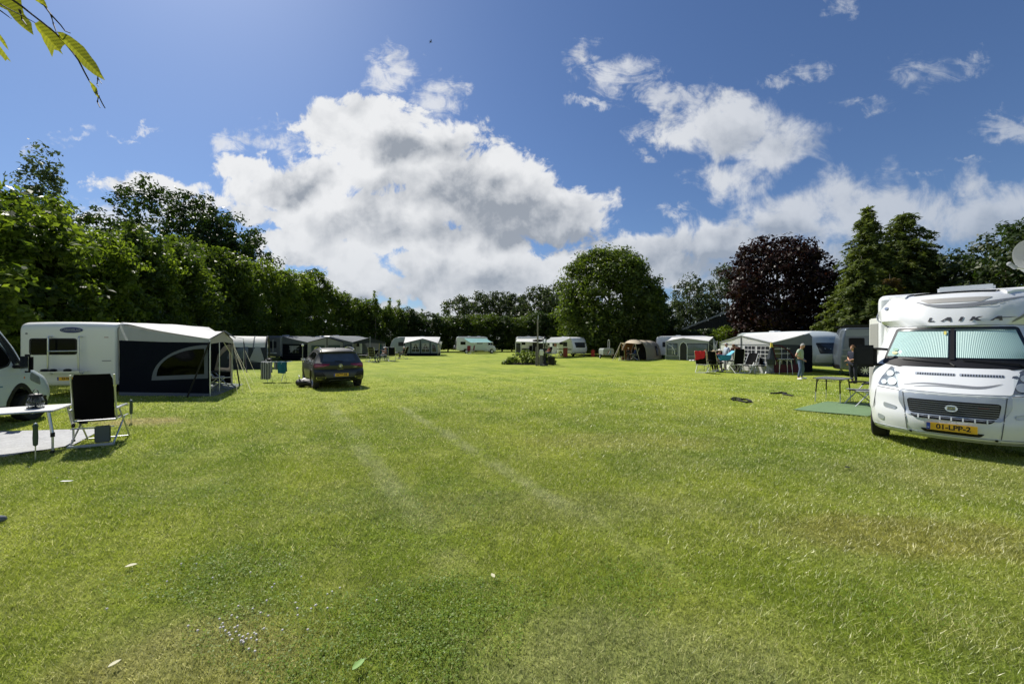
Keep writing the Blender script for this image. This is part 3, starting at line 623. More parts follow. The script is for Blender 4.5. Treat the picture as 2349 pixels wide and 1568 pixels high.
# ================================================================ vehicle shell
class Shell:
    def __init__(s, prof, W, r=.07, bow=None, cam_=0, nx=10, H_=None):
        s.p = [tuple(q) for q in prof]; s.W = W; s.r = r; s.bow = bow or (lambda y, z: 0); s.cam = cam_; s.nx = nx; s.H = H_ or max(q[1] for q in prof)
        A = sum(s.p[i-1][0]*s.p[i][1]-s.p[i][0]*s.p[i-1][1] for i in range(len(s.p)))
        if A < 0: s.p = s.p[::-1]
    def M(s, x, y, z):
        q = abs(x)/max(.1, s.W(y, z)); return (x, y+s.bow(y, z)*q**2.6, z-s.cam*q*q*sstep((z-.72*s.H)/(.28*s.H)))
    def inset(s, d):
        o = []; n = len(s.p)
        for i in range(n):
            a = Vector(s.p[i-1]); b = Vector(s.p[i]); c = Vector(s.p[(i+1) % n])
            n1 = (b-a); n1 = Vector((-n1.y, n1.x)).normalized(); n2 = (c-b); n2 = Vector((-n2.y, n2.x)).normalized()
            m_ = (n1+n2); m_ = m_/max(.3, m_.length_squared)*2 if m_.length > .1 else n1
            if m_.length > 1.6: m_ = m_.normalized()*1.6
            o.append(tuple(b+m_*d))
        return o
    def body(s, name, m_, parent, g_=.22, open_bottom=False):
        b = MB(); layers = []
        K = 4
        for k in range(K+1):
            a = k/K*pi/2; layers.append((-1, s.r*(1-sin(pi/2-a)*1.0) if False else s.r*(1-cos(a)), s.r*(1-sin(a))))
        # layers: (side, x inset, profile inset); from the flank inwards
        cols = [('e', -1, dx, ds) for _, dx, ds in layers]
        for i in range(1, s.nx): cols.append(('m', i/s.nx, 0, 0))
        cols += [('e', 1, dx, ds) for _, dx, ds in layers[::-1]]
        n = len(s.p); V_ = []
        for kind, a, dx, ds in cols:
            pr = s.inset(ds) if kind == 'e' else s.p
            for (y, z) in pr:
                Wd = s.W(y, z)
                x = a*(Wd-dx) if kind == 'e' else (-1+2*a)*(Wd-s.r)
                V_.append(s.M(x, y, z))
        F_ = []
        for c in range(len(cols)-1):
            for i in range(n): F_.append((c*n+i, c*n+(i+1) % n, (c+1)*n+(i+1) % n, (c+1)*n+i))
        b.add(V_, F_)
        o_ = s.inset(s.r)
        for sg in (-1, 1): b.fill(o_, lambda y, z, sg=sg: s.M(sg*s.W(y, z), y, z), g=g_, d=99)
        return b.build(name, m_, parent, weld=True, ang=32)
    def hit(s, v, ax, mode):
        r = []
        n = len(s.p)
        for i in range(n):
            a = s.p[i]; b = s.p[(i+1) % n]
            if (a[ax]-v)*(b[ax]-v) <= 0 and a[ax] != b[ax]:
                t = (v-a[ax])/(b[ax]-a[ax]); r.append(a[1-ax]+(b[1-ax]-a[1-ax])*t)
        return (max if mode > 0 else min)(r) if r else 0
    def fr(s, off=.004, inset=.0):
        return lambda x, z, o=0: s.M(x, s.hit(z, 1, 1)+off+o-inset, z)
    def re(s, off=.004): return lambda x, z, o=0: s.M(x, s.hit(z, 1, -1)-off-o, z)
    def sd(s, sg, off=.004):
        def f(y, z, o=0): p = s.M(sg*s.W(y, z), y, z); return (p[0]+sg*(off+o), p[1], p[2])
        return f
    def top(s, off=.004):
        def f(x, y, o=0): p = s.M(x, y, s.hit(y, 0, 1)); return (p[0], p[1], p[2]+off+o)
        return f
def feat(parent, name, m_, out, fn, g_=.12, th=.01, d=None, label=None, holes=(), ang=35):
    return MB().fill(out, fn, g=g_, d=d, th=th, holes=holes).build(name, m_, parent, ang=ang, label=label)
def window(parent, out, fn, m_=None, fm=None, fw=.03, name='window'):
    """frame with the pane let into it"""
    cx = sum(p[0] for p in out)/len(out); cy = sum(p[1] for p in out)/len(out)
    w_ = max(p[0] for p in out)-min(p[0] for p in out); h_ = max(p[1] for p in out)-min(p[1] for p in out)
    inner = [(cx+(p[0]-cx)*(1-2*fw/w_), cy+(p[1]-cy)*(1-2*fw/h_)) for p in out]
    fo = MB().fill(out, lambda u, v, o=0: fn(u, v, .006+o), g=.25, d=.12, th=.016, holes=[inner]).build(name, fm or BLACKP, parent)
    MB().fill(inner, fn, g=.2, d=.12).build('pane', m_ or DGLASS, fo); return fo
WH = {}
def wheel(parent, x, y, r, w_, style='steel', rimm=None, key=None, name='wheel'):
    k = (r, w_, style)
    if k not in WH:
        b = MB(); h = w_/2
        b.lathe([(r*.60, -h*.9), (r*.68, -h), (r*.90, -h), (r*.98, -h*.8), (r, -h*.4), (r, h*.4), (r*.98, h*.8), (r*.90, h), (r*.68, h), (r*.60, h*.9)], n=32, ax='x')
        tm = b.build('tyre', RUBBER); rm = MB(); rr = r*.62
        rm.lathe([(rr, -h*.9), (rr*.96, -h*.55), (rr*.90, 0), (rr*.96, h*.55), (rr, h*.9)], n=32, ax='x')
        for sg in (-1, 1):
            rm.lathe([(.01, sg*h*.62), (rr*.2, sg*h*.62), (rr*.24, sg*h*.45)], n=16, ax='x')
            ns = {'steel': 0, 'five': 5, 'ten': 10, 'nine': 9}[style]
            if ns:
                for q in range(ns):
                    a = 2*pi*q/ns; wd = rr*.16 if ns > 5 else rr*.26
                    M_ = Matrix.Rotation(a, 3, 'X'); c = M_ @ Vector((sg*h*.55, 0, rr*.56)); rm.box(c, (.02, wd, rr*.80), M=M_)
            else:
                rm.lathe([(rr*.2, sg*h*.5), (rr*.45, sg*h*.55), (rr*.75, sg*h*.4), (rr*.95, sg*h*.62)], n=32, ax='x')
        rmm = rm.build('rim', rimm or ALU); WH[k] = (tm.data, rmm.data); bpy.data.objects.remove(tm); bpy.data.objects.remove(rmm)
        b2 = MB().lathe([(.005, 0), (rr*.97, 0)], n=24, ax='x'); d_ = b2.build('hollow_backing', mat('dark_hollow', (.02, .02, .02), .9)); WH[k] += (d_.data,); bpy.data.objects.remove(d_)  # dark disc whose colour carries the shade of the hollow rim
    o = bpy.data.objects.new(name, WH[k][0]); COL.objects.link(o); o.parent = parent; o.location = (x, y, r)
    q = bpy.data.objects.new('rim', WH[k][1]); COL.objects.link(q); q.parent = o
    q = bpy.data.objects.new('dark_backing', WH[k][2]); COL.objects.link(q); q.parent = o
    return o
def arch(cy, r, zb, n=9, up=True):                    # wheel-arch points from +y side to -y side
    a0 = math.asin(max(-.9, min(.9, (zb-r*.86)/r))) if False else .25
    return [(cy+r*cos(a), max(zb, .34+r*sin(a)*1.0)) for a in [a0*0+pi*k/n for k in range(n+1)]]
def npl(parent, s_, fn, x, z, w_=.52, h=.11, face=1, nl='NL'):
    """number plate on a front (face=1) or rear (face=-1) surface; fn(x,z,off)"""
    p0 = Vector(fn(x-w_/2, z, .012)); p1 = Vector(fn(x+w_/2, z, .012)); pz = Vector(fn(x, z+h/2, .012)); c = Vector(fn(x, z, .012))
    xd = Vector((-1, 0, 0)) if face > 0 else Vector((1, 0, 0)); zd = Vector((0, 0, 1)); nd = Vector((0, 1, 0)) if face > 0 else Vector((0, -1, 0))
    b = MB(); b.box(c+nd*.004, (w_, .012, h)); o = b.build('number_plate', PLATE, parent)
    b = MB(); b.box(c+nd*.0115-xd*(w_/2-.022), (.042, .004, h*.96)); b.build('blue_strip', PBLUE, o)
    text(s_, h*.90, INK, o, frame(c+nd*.0125+xd*.02, xd, zd), 'plate_lettering', .001, sx=.95, bold=.003)
    if nl: text(nl, h*.22, WHITE, o, frame(c+nd*.0145-xd*(w_/2-.022)-zd*h*.2, xd, zd), 'country_letters', .001)
    return o
def roofhatch(parent, x, y, z, w_=.5, l=.5, h=.09, m_=None, name='roof_hatch'):
    MB().box((x, y, z+h/2), (w_, l, h)).build(name, m_ or WHITE, parent, bev=.03)

# ---------------------------------------------------------------- big white motorhome, front
LA = thing('motorhome', 'big white motorhome at the right edge, grey swooshes, pleated blinds in its windscreen', 'motorhome', (6.9, 6.06, 0), radians(130.5))
def cabprof(dy=0):
    return [(-.16, .235), (-.05, .30), (.0, .44), (.0, .60), (-.035, .66), (-.05, .86), (-.075, .97), (-.12, 1.01), (-.40, 1.25), (-.66, 1.445), (-.72, 1.49), (-1.14, 2.05), (-1.10, 2.09), (-1.16, 2.22), (-1.32, 2.48), (-1.46, 2.64), (-1.62, 2.70), (-1.9, 2.73), (-2.35, 2.75), (-2.35, .26)] + \
        [(-.98+.40*cos(a), .36+.40*sin(a)) for a in [pi-.30+(-pi+.6)*k/10 for k in range(11)]]
def cabW(y, z):
    w_ = 1.02
    if z > 1.40: w_ = 1.02-.17*min(1, (z-1.40)/.70)
    if z > 2.05: w_ = .85+.22*sstep((z-2.05)/.25)-.16*sstep((z-2.35)/.4)
    if z < .6: w_ = 1.0-.05*(1-z/.6)
    return w_
cb_ = Shell(cabprof(), cabW, .10, lambda y, z: -(.52 if z < 1.35 else .52-.12*sstep((z-1.35)/.3))*sstep((y+2.2)/1.2) if z < 2.06 else -.62*sstep((y+2.35)/.9), .03, 14)
cb_.body('cab_body', WHITE, LA, .25)
fr = cb_.fr; f0 = fr(.005)
# living body behind the cab
co = Shell([(-2.3, .42), (-2.3, 2.70), (-2.42, 2.80), (-6.9, 2.84), (-7.05, 2.7), (-7.1, .42), (-5.9, .42), (-5.85, .62), (-5.6, .75), (-5.1, .75), (-4.9, .62), (-4.85, .42)], lambda y, z: 1.09, .12)
co.body('living_body', WHITE, LA, .5)
feat(LA, 'windscreen_surround', BLACKP, rnd([(-.87, 1.455), (-.72, 2.06), (.72, 2.06), (.87, 1.455), (0, 1.42)], [.06, .05, .05, .06, 0]), fr(.004), .1, .02)
# pleated blinds behind clear glass
for sg in (-1, 1):
    b = MB(); n = 72
    def bl(u, v, sg=sg):
        zz = lerp(1.535, 2.01, v); x1 = lerp(.815, .685, v); x = sg*lerp(.045, x1, u); k = int(round(u*n))
        p = fr(.014+(.006 if k % 2 else 0))(x, zz); return p
    b.grid(bl, n, 5); b.build('pleated_blind', mat('blind_silver', (.52, .69, .65), .5, var=.05), LA, smooth=False)
gz = fr(.032); feat(LA, 'windscreen', CLEAR, rnd([(-.845, 1.515), (-.705, 2.035), (.705, 2.035), (.845, 1.515)], .05), gz, .1, 0)
feat(LA, 'windscreen_pillar', BLACKP, [(-.026, 1.5), (-.022, 2.04), (.022, 2.04), (.026, 1.5)], fr(.035), .1, .02)
for x, z, w_, h, m_ in ((-.0, 0, 0, 0, None),): pass
feat(LA, 'windscreen_sticker', mat('sticker_green', (.03, .22, .12), .5), circ(.70, 1.66, .035, 16, .026), fr(.036), .05, 0)
feat(LA, 'windscreen_sticker', mat('sticker_yellow', (.70, .62, .15), .5), circ(.71, 1.60, .038, 16, .022), fr(.036), .05, 0)
feat(LA, 'windscreen_sticker', mat('sticker_yellow', (.70, .62, .15), .5), rect(.07, 1.93, .10, 1.99), fr(.036), .05, 0)
feat(LA, 'scuttle', BLACKP, rnd([(-.88, 1.405), (-.86, 1.50), (.86, 1.50), (.88, 1.405), (.5, 1.335), (-.5, 1.335)], .04), fr(.012), .1, .02)
for x0, x1 in ((.60, .02), (-.12, -.70)):
    b = MB(); pp = [Vector(fr(.045)(lerp(x0, x1, k/6), 1.50-.055*(k/6)+.0*k)) for k in range(7)]; b.tube(pp, .010, 6); b.tube([pp[-1], Vector(fr(.03)(x1-.05, 1.40))], .014, 6); b.build('wiper', BLACKP, LA)
# bonnet with vents and seam
feat(LA, 'bonnet', WHITE, rnd([(-.60, 1.0), (-.70, 1.32), (-.58, 1.37), (.58, 1.37), (.70, 1.32), (.60, 1.0), (0, .985)], .03), fr(.014), .08, .02)
for x0 in (.40, -.10):
    v_ = feat(LA, 'bonnet_vent', SILVER, rnd([(x0+.02, 1.245), (x0+.02, 1.285), (x0-.44, 1.285), (x0-.44, 1.245)], .018), fr(.017), .08, .004)
    b = MB()
    for k in range(15):
        x = x0-.008-k*.029; b.fill([(x, 1.25), (x-.012, 1.25), (x-.015, 1.28), (x-.003, 1.28)], fr(.023), .05)
    b.build('vent_slots', BLACKP, v_)
STR = mat('decal_grey', (.20, .21, .23), .4)
def ribbon(pts, w0, fn, name, m_=STR, n=24):
    b = MB(); 
    def cv(t):
        k = t*(len(pts)-1); i = min(int(k), len(pts)-2); f_ = k-i
        p0 = pts[max(i-1, 0)]; p1 = pts[i]; p2 = pts[i+1]; p3 = pts[min(i+2, len(pts)-1)]
        return [.5*(2*p1[q]+(p2[q]-p0[q])*f_+(2*p0[q]-5*p1[q]+4*p2[q]-p3[q])*f_**2+(3*p1[q]-p0[q]-3*p2[q]+p3[q])*f_**3) for q in (0, 1)]
    b.grid(lambda u, v: fn(cv(u)[0], cv(u)[1]+(v-.5)*w0*(sin(pi*min(1, max(.03, u)))**.7+.05)), n, 1); return b.build(name, m_, LA)
ribbon([(.55, 1.075), (.30, 1.115), (-.05, 1.105), (-.30, 1.10), (-.52, 1.155)], .022, fr(.020), 'bonnet_stripe')
ribbon([(.42, 1.055), (.20, 1.085), (-.05, 1.08), (-.30, 1.08), (-.50, 1.14)], .014, fr(.020), 'bonnet_stripe')
# silver band, grille, bumper
feat(LA, 'silver_band', SILVER, rnd([(-.60, .80), (-.60, .985), (.60, .985), (.60, .80), (.5, .60), (-.5, .60)], .04), fr(.006), .08, .012)
gr = feat(LA, 'grille', BLACKP, rnd([(-.50, .865), (.50, .865), (.465, .635), (-.465, .635)], .05), fr(.013), .08, .01)
b = MB()
for k in range(6):
    z = .665+k*.034; b.fill([(-.475, z-.004), (.475, z-.004), (.475, z+.004), (-.475, z+.004)], fr(.026), .1)
b.build('grille_bars', mat('grille_bar_grey', (.25, .26, .27), .35, metal=.6), gr)
em = feat(LA, 'emblem', CHROME, circ(0, .755, .068, 24, .052), fr(.036), .05, .02)
feat(em, 'emblem_face', mat('emblem_grey', (.16, .16, .17), .3, metal=.5), rnd([(-.045, .725), (.045, .725), (.042, .785), (-.042, .785)], .012), fr(.040), .05, 0)
text('FIAT', .045, CHROME, em, frame(Vector(fr(.043)(0, .755)), (-1, 0, 0), (0, 0, 1)), 'emblem_lettering', .001)
feat(LA, 'grille_badge', mat('badge_red', (.10, .02, .02), .4), [(-.27, .785), (-.38, .785), (-.38, .80), (-.27, .80)], fr(.028), .05, .003)
lg = feat(LA, 'lower_grille', BLACKP, rnd([(-.44, .62), (.46, .62), (.41, .565), (-.39, .565)], .02), fr(.012), .08, .01)
b = MB()
for k in range(7):
    x = .36-k*.12; b.fill([(x-.008, .565), (x+.008, .565), (x+.008, .62), (x-.008, .62)], fr(.024), .05)
b.build('grille_fin', WHITE, lg)
feat(LA, 'lower_intake', BLACKP, rnd([(-.34, .40), (.34, .40), (.29, .345), (-.29, .345)], .025), fr(.010), .08, .008)
npl(LA, '01-LPP-2', fr(.008), 0, .455, .53, .115, 1)
feat(LA, 'bumper_lip', SILVER, rnd([(-.95, .33), (.95, .33), (.93, .255), (-.93, .255)], .02), fr(.010), .1, .02)
for sg in (-1, 1):
    q = feat(LA, 'headlight', mat('lamp_inner', (.22, .24, .27), .25, metal=.6, var=.9, vs=16), rnd([(sg*.60, 1.02), (sg*.61, 1.27), (sg*.74, 1.37), (sg*.86, 1.16), (sg*.90, 1.03)], [.03, .04, .03, .04, .04]), fr(.012), .06, .02)
    feat(q, 'lens', CLEAR, rnd([(sg*.615, 1.035), (sg*.625, 1.26), (sg*.74, 1.35), (sg*.85, 1.155), (sg*.885, 1.045)], [.03, .04, .03, .04, .04]), fr(.045), .05, .01)
    for cx_, cz_, r_ in ((.70, 1.11, .062), (.74, 1.24, .05), (.81, 1.09, .04)):
        b = MB(); b.fill(circ(sg*cx_, cz_, r_, 18), fr(.034), .05); b.build('reflector', mat('lamp_reflector', (.55, .56, .57), .35, metal=.35, var=.25, vs=30), q)
    feat(LA, 'bumper_seam', mat('seam', (.08, .08, .08), .8), [(sg*.555, .96), (sg*.547, .96), (sg*.485, .28), (sg*.492, .28)], fr(.011), .1, 0)
    feat(LA, 'fog_recess', SILVER, rnd([(sg*.62, .70), (sg*.80, .745), (sg*.80, .66), (sg*.64, .64)], .03), fr(.008), .08, .006)
    feat(LA, 'fog_recess', SILVER, rnd([(sg*.78, .50), (sg*.88, .53), (sg*.88, .44), (sg*.80, .42)], .03), fr(.008), .08, .006)
    for x_, z_ in ((.45, .315),): feat(LA, 'bumper_plug', BLACKP, circ(sg*x_, z_, .018, 12), fr(.014), .05, 0)
    # mirrors
    mr = thing('mirror', '', ''); del mr['label'], mr['category']; mr.parent = LA
    b = MB(); b.box((sg*1.12, -.95, 1.53), (.34, .14, .42)); b.build('mirror_housing', BLACKP, mr, bev=.05)
    MB().box((sg*1.13, -1.02, 1.53), (.19, .012, .37)).build('mirror_glass', CHROME, mr, bev=.005)
    for z in (1.36, 1.66): MB().tube([(sg*.80, -.90, z), (sg*.95, -.92, z+.01), (sg*1.06, -.94, z)], .024, 8).build('mirror_arm', BLACKP, mr)
    # side glass of the cab door and overcab corner panel
    window(LA, rnd([(-1.22, 1.46), (-1.45, 1.95), (-2.1, 1.98), (-2.15, 1.46)], .06), cb_.sd(sg, .003), DGLASS)
    feat(LA, 'corner_panel', SILVER, rnd([(-1.24, 2.12), (-1.34, 2.22), (-1.55, 2.58), (-1.78, 2.60), (-1.72, 2.12)], .06), cb_.sd(sg, .006), .1, .01)
    wheel(LA, sg*.90, -.98, .34, .22, 'five', key='l'); wheel(LA, sg*.95, -5.35, .34, .22, 'five')
    feat(LA, 'roof_fairing', WHITE, rnd([(sg*.62, -1.46), (sg*.52, -2.2), (sg*.80, -2.3), (sg*.92, -1.95)], .06), cb_.top(.04), .1, .045)
# overcab skylight, stripes, name
feat(LA, 'overcab_recess', mat('recess_grey', (.35, .34, .32), .5), rnd([(-.46, 2.60), (-.34, 2.515), (.30, 2.515), (.42, 2.60)], .03), fr(.008), .06, .008)
feat(LA, 'skylight', DGLASS, rnd([(-.50, -1.62), (.50, -1.62), (.56, -2.2), (-.56, -2.2)], .06), cb_.top(.03), .1, .03)
ribbon([(.46, 2.56), (.25, 2.475), (0, 2.455), (-.3, 2.475), (-.62, 2.545), (-.86, 2.62)], .05, fr(.008), 'overcab_stripe')
ribbon([(.36, 2.495), (.15, 2.43), (-.1, 2.42), (-.4, 2.445), (-.66, 2.52)], .022, fr(.008), 'overcab_stripe')
ribbon([(-.66, 2.14), (-.80, 2.27), (-.92, 2.44)], .05, fr(.008), 'overcab_stripe')
for pts_ in ([(-.86, 2.085), (.86, 2.085), (.86, 2.093), (-.86, 2.093)], [(-.70, 1.375), (.70, 1.375), (.70, 1.383), (-.70, 1.383)]): feat(LA, 'rubber_seal', MATS['seam'], pts_, fr(.010), .1, 0)
for sg in (-1, 1):
    feat(LA, 'panel_gap', MATS['seam'], [(sg*.905, .98), (sg*.912, .98), (sg*.955, .60), (sg*.948, .60)], fr(.006), .1, 0)
    feat(LA, 'wing_gap', MATS['seam'], [(sg*.60, .985), (sg*.90, 1.005), (sg*.90, .998), (sg*.60, .977)], fr(.012), .1, 0)
feat(LA, 'windscreen_tint', mat('tint_grey', (.04, .06, .06), .2), rnd([(-.70, 2.03), (.70, 2.03), (.705, 2.005), (-.705, 2.005)], .005), fr(.034), .1, 0)
# LAIKA lettering wrapped on the overcab: one mesh per letter, mapped through the surface
LET = {'L': [[(0, 0), (.26, 0), (.29, .25), (.10, .25), (.20, 1), (.08, 1)]],
       'A': [[(0, 0), (.12, 0), (.20, .35), (.34, .35), (.34, 0), (.46, 0), (.44, 1), (.30, 1)]],
       'I': [[(0, 0), (.12, 0), (.22, 1), (.10, 1)]],
       'K': [[(0, 0), (.12, 0), (.16, .38), (.30, 0), (.46, 0), (.30, .52), (.52, 1), (.36, 1), (.20, .66), (.24, 1), (.12, 1)]]}
def laika():
    x = .30
    for ch in 'LAIKA':
        b = MB()
        for poly in LET[ch]:
            b.fill([(x-px_*.30-(.0), 2.165+pz_*.075) for px_, pz_ in poly], fr(.009), .05)
        b.build('letter', mat('letter_dark', (.05, .05, .055), .4), LA)
        x -= {'L': .15, 'A': .215, 'I': .125, 'K': .225}[ch]
    b = MB(); b.fill([(x+.16, 2.222), (x+.02, 2.222), (x-.10, 2.232), (x+.0, 2.210), (x+.10, 2.208)], fr(.009), .05)
    b.build('letter_swoosh', mat('letter_dark', (.05, .05, .055), .4), LA)
laika()
feat(LA, 'marker_lamp', LAMPC, circ(.90, 2.50, .035, 12), fr(.02), .05, .02)
roofhatch(LA, -.15, -2.9, 2.80, .75, .55, .12)
# open entrance door and awning box on the side of the living body
dr = MB(); dr.box((1.19, -3.05, 1.42), (.62, .05, 1.86), radians(-65)); o = dr.build('entrance_door', CREAM, LA, bev=.02)
MB().box((1.215, -3.035, 1.42), (.44, .03, 1.60), radians(-65)).build('inner_panel', mat('door_inner_grey', (.30, .30, .29), .6), o, bev=.012)
# satellite dish
D = thing('satellite_dish', 'large grey satellite dish with receiver arm on the motorhome roof', 'satellite dish', at(2374, 656, 8.15), radians(-10))
b = MB(); M_ = Matrix.Rotation(radians(68), 3, 'Y')
b2 = MB(); b2.lathe([(.001, .0), (.12, .006), (.25, .03), (.36, .065), (.43, .095), (.435, .105), (.425, .105), (.355, .080), (.25, .045), (.001, .012)], n=36)
b.add([M_ @ Vector((-v[0], v[1], -v[2]))+Vector((.13, 0, .62)) for v in b2.v], b2.f); b.build('dish', mat('dish_grey', (.30, .31, .30), .6), D)
MB().tube([(.05, 0, .30), (-.30, 0, .38), (-.40, 0, .42)], .016).build('receiver_arm', ALU, D)
b = MB(); b.tube([(-.36, -.03, .38), (-.46, -.03, .46)], [.04, .035]); b.sph((-.47, -.03, .47), .042); b.build('receiver', LGREY, D)
MB().tube([(.10, 0, -.05), (.10, 0, .35), (.14, 0, .5)], .03).build('mast', ALU, D)
MB().box((.10, 0, -.04), (.35, .35, .09)).build('base', WHITE, D, bev=.03)

# ---------------------------------------------------------------- caravans
def cprof(L, H_, style=0, zb=.36):
    if style == 0:   # sloping bow (y+), upright stern (y-)
        p = [(L-.35, zb+.02), (L-.10, zb+.18), (L, zb+.55), (L-.05, zb+.95), (L-.30, H_-.45), (L-.55, H_-.12), (L-.85, H_-.02), (L-1.1, H_), (.22, H_-.01), (.06, H_-.08), (0, H_-.24), (0, zb+.12), (.06, zb)]
    else:            # strongly rounded nose
        p = [(L-.5, zb+.02), (L-.15, zb+.2), (L, zb+.6), (L-.06, zb+1.0), (L-.22, H_-.75), (L-.48, H_-.32), (L-.85, H_-.08), (L-1.3, H_), (.5, H_), (.2, H_-.08), (.04, H_-.3), (0, zb+.15), (.05, zb)]
    cy = L*.47
    for k in range(8): a = pi*k/7; p.append((cy-.38*cos(a), zb+.30*sin(a)))
    return p
def caravan(name, label, p, rz, L=5.2, W_=2.3, H_=2.55, style=0, group=None, body=WHITE, front=True, rear=True, stripe=None, sidewin=1, hitch=True, zb=.36, hatch=1):
    t = thing(name, label, 'caravan', (p[0], p[1], 0), rz, group)
    s = Shell(rnd(cprof(L, H_, style, zb)[:13], .12, 3)+cprof(L, H_, style, zb)[13:], lambda y, z: W_/2, .07, lambda y, z: -.10 if y > L*.6 else 0, .03, 6)
    s.body('body', body, t, .6)
    if front:
        window(t, rnd([(-.72, 1.12), (-.80, 1.75), (.80, 1.75), (.72, 1.12)], .10), s.fr(.004), TGLASS, fw=.04)
        feat(t, 'gas_locker', WHITE, rnd([(-.66, .62), (-.70, 1.02), (.70, 1.02), (.66, .62)], .08), s.fr(.012), .2, .015)
    if rear: window(t, rnd([(-.72, 1.2), (-.72, 1.85), (.72, 1.85), (.72, 1.2)], .10), s.re(.004), TGLASS, fw=.035)
    for sg in (-1, 1):
        if sidewin:
            for y0, y1, z0, z1 in ((.7, 1.6, 1.25, 1.8), (L-2.0, L-1.15, 1.25, 1.8), (2.2, 2.9, 1.45, 1.8)): window(t, rect(y0, z0, y1, z1, .07), s.sd(sg), TGLASS, fw=.03)
        if stripe: feat(t, 'side_stripe', stripe, rect(.1, .82, L-.35, .98), s.sd(sg, .003), .5, .003)
        feat(t, 'awning_rail', LGREY, [(y, z) for y, z in [(.10, .5), (.06, H_-.22), (.16, H_-.08), (.35, H_-.045), (L-1.1, H_-.045), (L-.8, H_-.09), (L-.50, H_-.25), (L-.22, H_-.70), (L-.26, H_-.72), (L-.55, H_-.29), (L-.84, H_-.13), (L-1.1, H_-.085), (.38, H_-.085), (.20, H_-.12), (.11, H_-.24), (.14, .5)]], s.sd(sg, .004), .4, .012)
        wheel(t, sg*(W_/2-.16), L*.47, .31, .18, 'steel')
    if hitch:
        b = MB(); b.tube([(-.5, L-.6, .40), (0, L+.75, .42)], .035); b.tube([(.5, L-.6, .40), (0, L+.75, .42)], .035); b.box((0, L+.85, .45), (.07, .3, .08)); b.build('drawbar', STEEL, t)
        MB().lathe([(.12, -.03), (.12, .03)], (0, L+.55, .12), 14, 'x').tube([(0, L+.55, .1), (0, L+.55, .62)], .03).build('jockey_wheel', STEEL, t)
    for k in range(hatch): roofhatch(t, 0, L*.35+k*1.4, H_-.01)
    return t, s
# 1: rear view, left
ang1 = atan2(.4, 2.45)
C1, s1 = caravan('caravan', 'white caravan seen from the rear, oval name badge above its dark window', ((G(50, 912)+G(268, 909.5))/2)+Vector((-.02, -.03, 0)), ang1, 5.6, 2.70, 2.48, 0, rear=False, sidewin=0, body=CREAM, hatch=0)
rw = s1.re
window(C1, rnd([(-1.07, 1.38), (-1.07, 1.92), (.25, 1.92), (.25, 1.38)], .09), rw(.004), DGLASS, fw=.035)
feat(C1, 'tail_moulding', CREAM, rect(-1.28, 1.985, 1.22, 2.0), rw(.006), .3, .006)
feat(C1, 'tail_panel', CREAM, rnd([(.78, .62), (.78, .78), (1.20, .78), (1.20, .62)], .05), rw(.008), .2, .012)
bd = feat(C1, 'name_badge', WHITE, circ(.10, 2.19, .35, 32, .115), rw(.006), .1, .012)
feat(bd, 'badge_field', DBLUE, circ(.10, 2.19, .325, 32, .095), rw(.020), .1, .003)
text('CARAVELAIR', .105, LGREY, bd, frame(Vector(rw(.026)(.10, 2.19)), (1, 0, 0), (0, 0, 1)), 'badge_lettering', .001, sx=.92)
feat(C1, 'wall_vent', STEEL, circ(-1.15, 2.08, .035, 12), rw(.006), .05, .006)
feat(C1, 'marker_lamp', RED, rect(1.02, 1.945, 1.14, 1.965), rw(.006), .05, .006)
feat(C1, 'handle', STEEL, rect(.96, 1.16, 1.22, 1.19), rw(.01), .05, .02)
npl(C1, '53-WR-', rw(.012), -.02, .60, .52, .11, -1)
feat(C1, 'bumper', CREAM, rnd([(-1.25, .42), (1.25, .42), (1.22, .50), (-1.22, .50)], .03), rw(.02), .2, .05)
BR = thing('bike_rack', 'grey metal bike rack mounted on the back of the badge caravan', 'bike rack', C1.location, ang1)
b = MB()
for x in (-.44, .40): b.tube([(x, -.02, 1.96), (x, -.10, 1.98), (x, -.14, 1.93), (x, -.14, .92), (x, -.10, .80), (x, -.0, .76)], .024)
b.build('upright', ALU, BR); MB().tube([(-.44, -.16, 1.50), (.40, -.16, 1.51)], .018).build('cross_bar', ALU, BR)
b = MB()
for y in (-.16, -.30, -.44): b.box((0, y, .84), (1.35, .05, .03))
b.build('wheel_channel', ALU, BR); b = MB(); [b.sph((x, -.24, .89), (.11, .08, .05)) for x in (-.45, -.22, .18)]; b.build('strap', BLACKP, BR)

# ---------------------------------------------------------------- white van at far left
VN = thing('camper_van', 'pale blue-white van cut by the left edge with black mirror and spoked wheel', 'van', (-11.78, 7.63, 0), radians(10))
vp = [(-4.0, .35), (-4.05, 1.0), (-4.0, 2.35), (-3.7, 2.5), (-.4, 2.5), (.15, 2.45), (.48, 2.22), (1.0, 1.62), (1.25, 1.30), (1.60, 1.16), (1.90, .98), (2.02, .72), (2.04, .50), (1.95, .28), (1.62, .28)] + [(1.12+.46*cos(a), .34+.43*sin(a)) for a in [.0+pi*k/10 for k in range(11)]]+[(.6, .28)]
vs_ = Shell(rnd(vp[:14], .1, 3)+vp[14:], lambda y, z: 1.0-.17*sstep((z-1.1)/1.5)-.02*(z < .5), .08, lambda y, z: -.62*sstep((y-.3)/1.6)-.0, .04, 8)
VB = mat('van_white', (.52, .58, .61), .35, coat=.5, var=.03)
vs_.body('body', VB, VN, .3); sd = vs_.sd(1)
window(VN, rnd([(-.55, 1.28), (-.55, 1.98), (.28, 1.98), (.72, 1.42), (.62, 1.28), (.30, 1.20)], .07), sd, DGLASS, fw=.04)
window(VN, rnd([(.78, 1.30), (.44, 1.88), (.52, 1.90), (1.02, 1.34)], .04), sd, TGLASS, fw=.03)
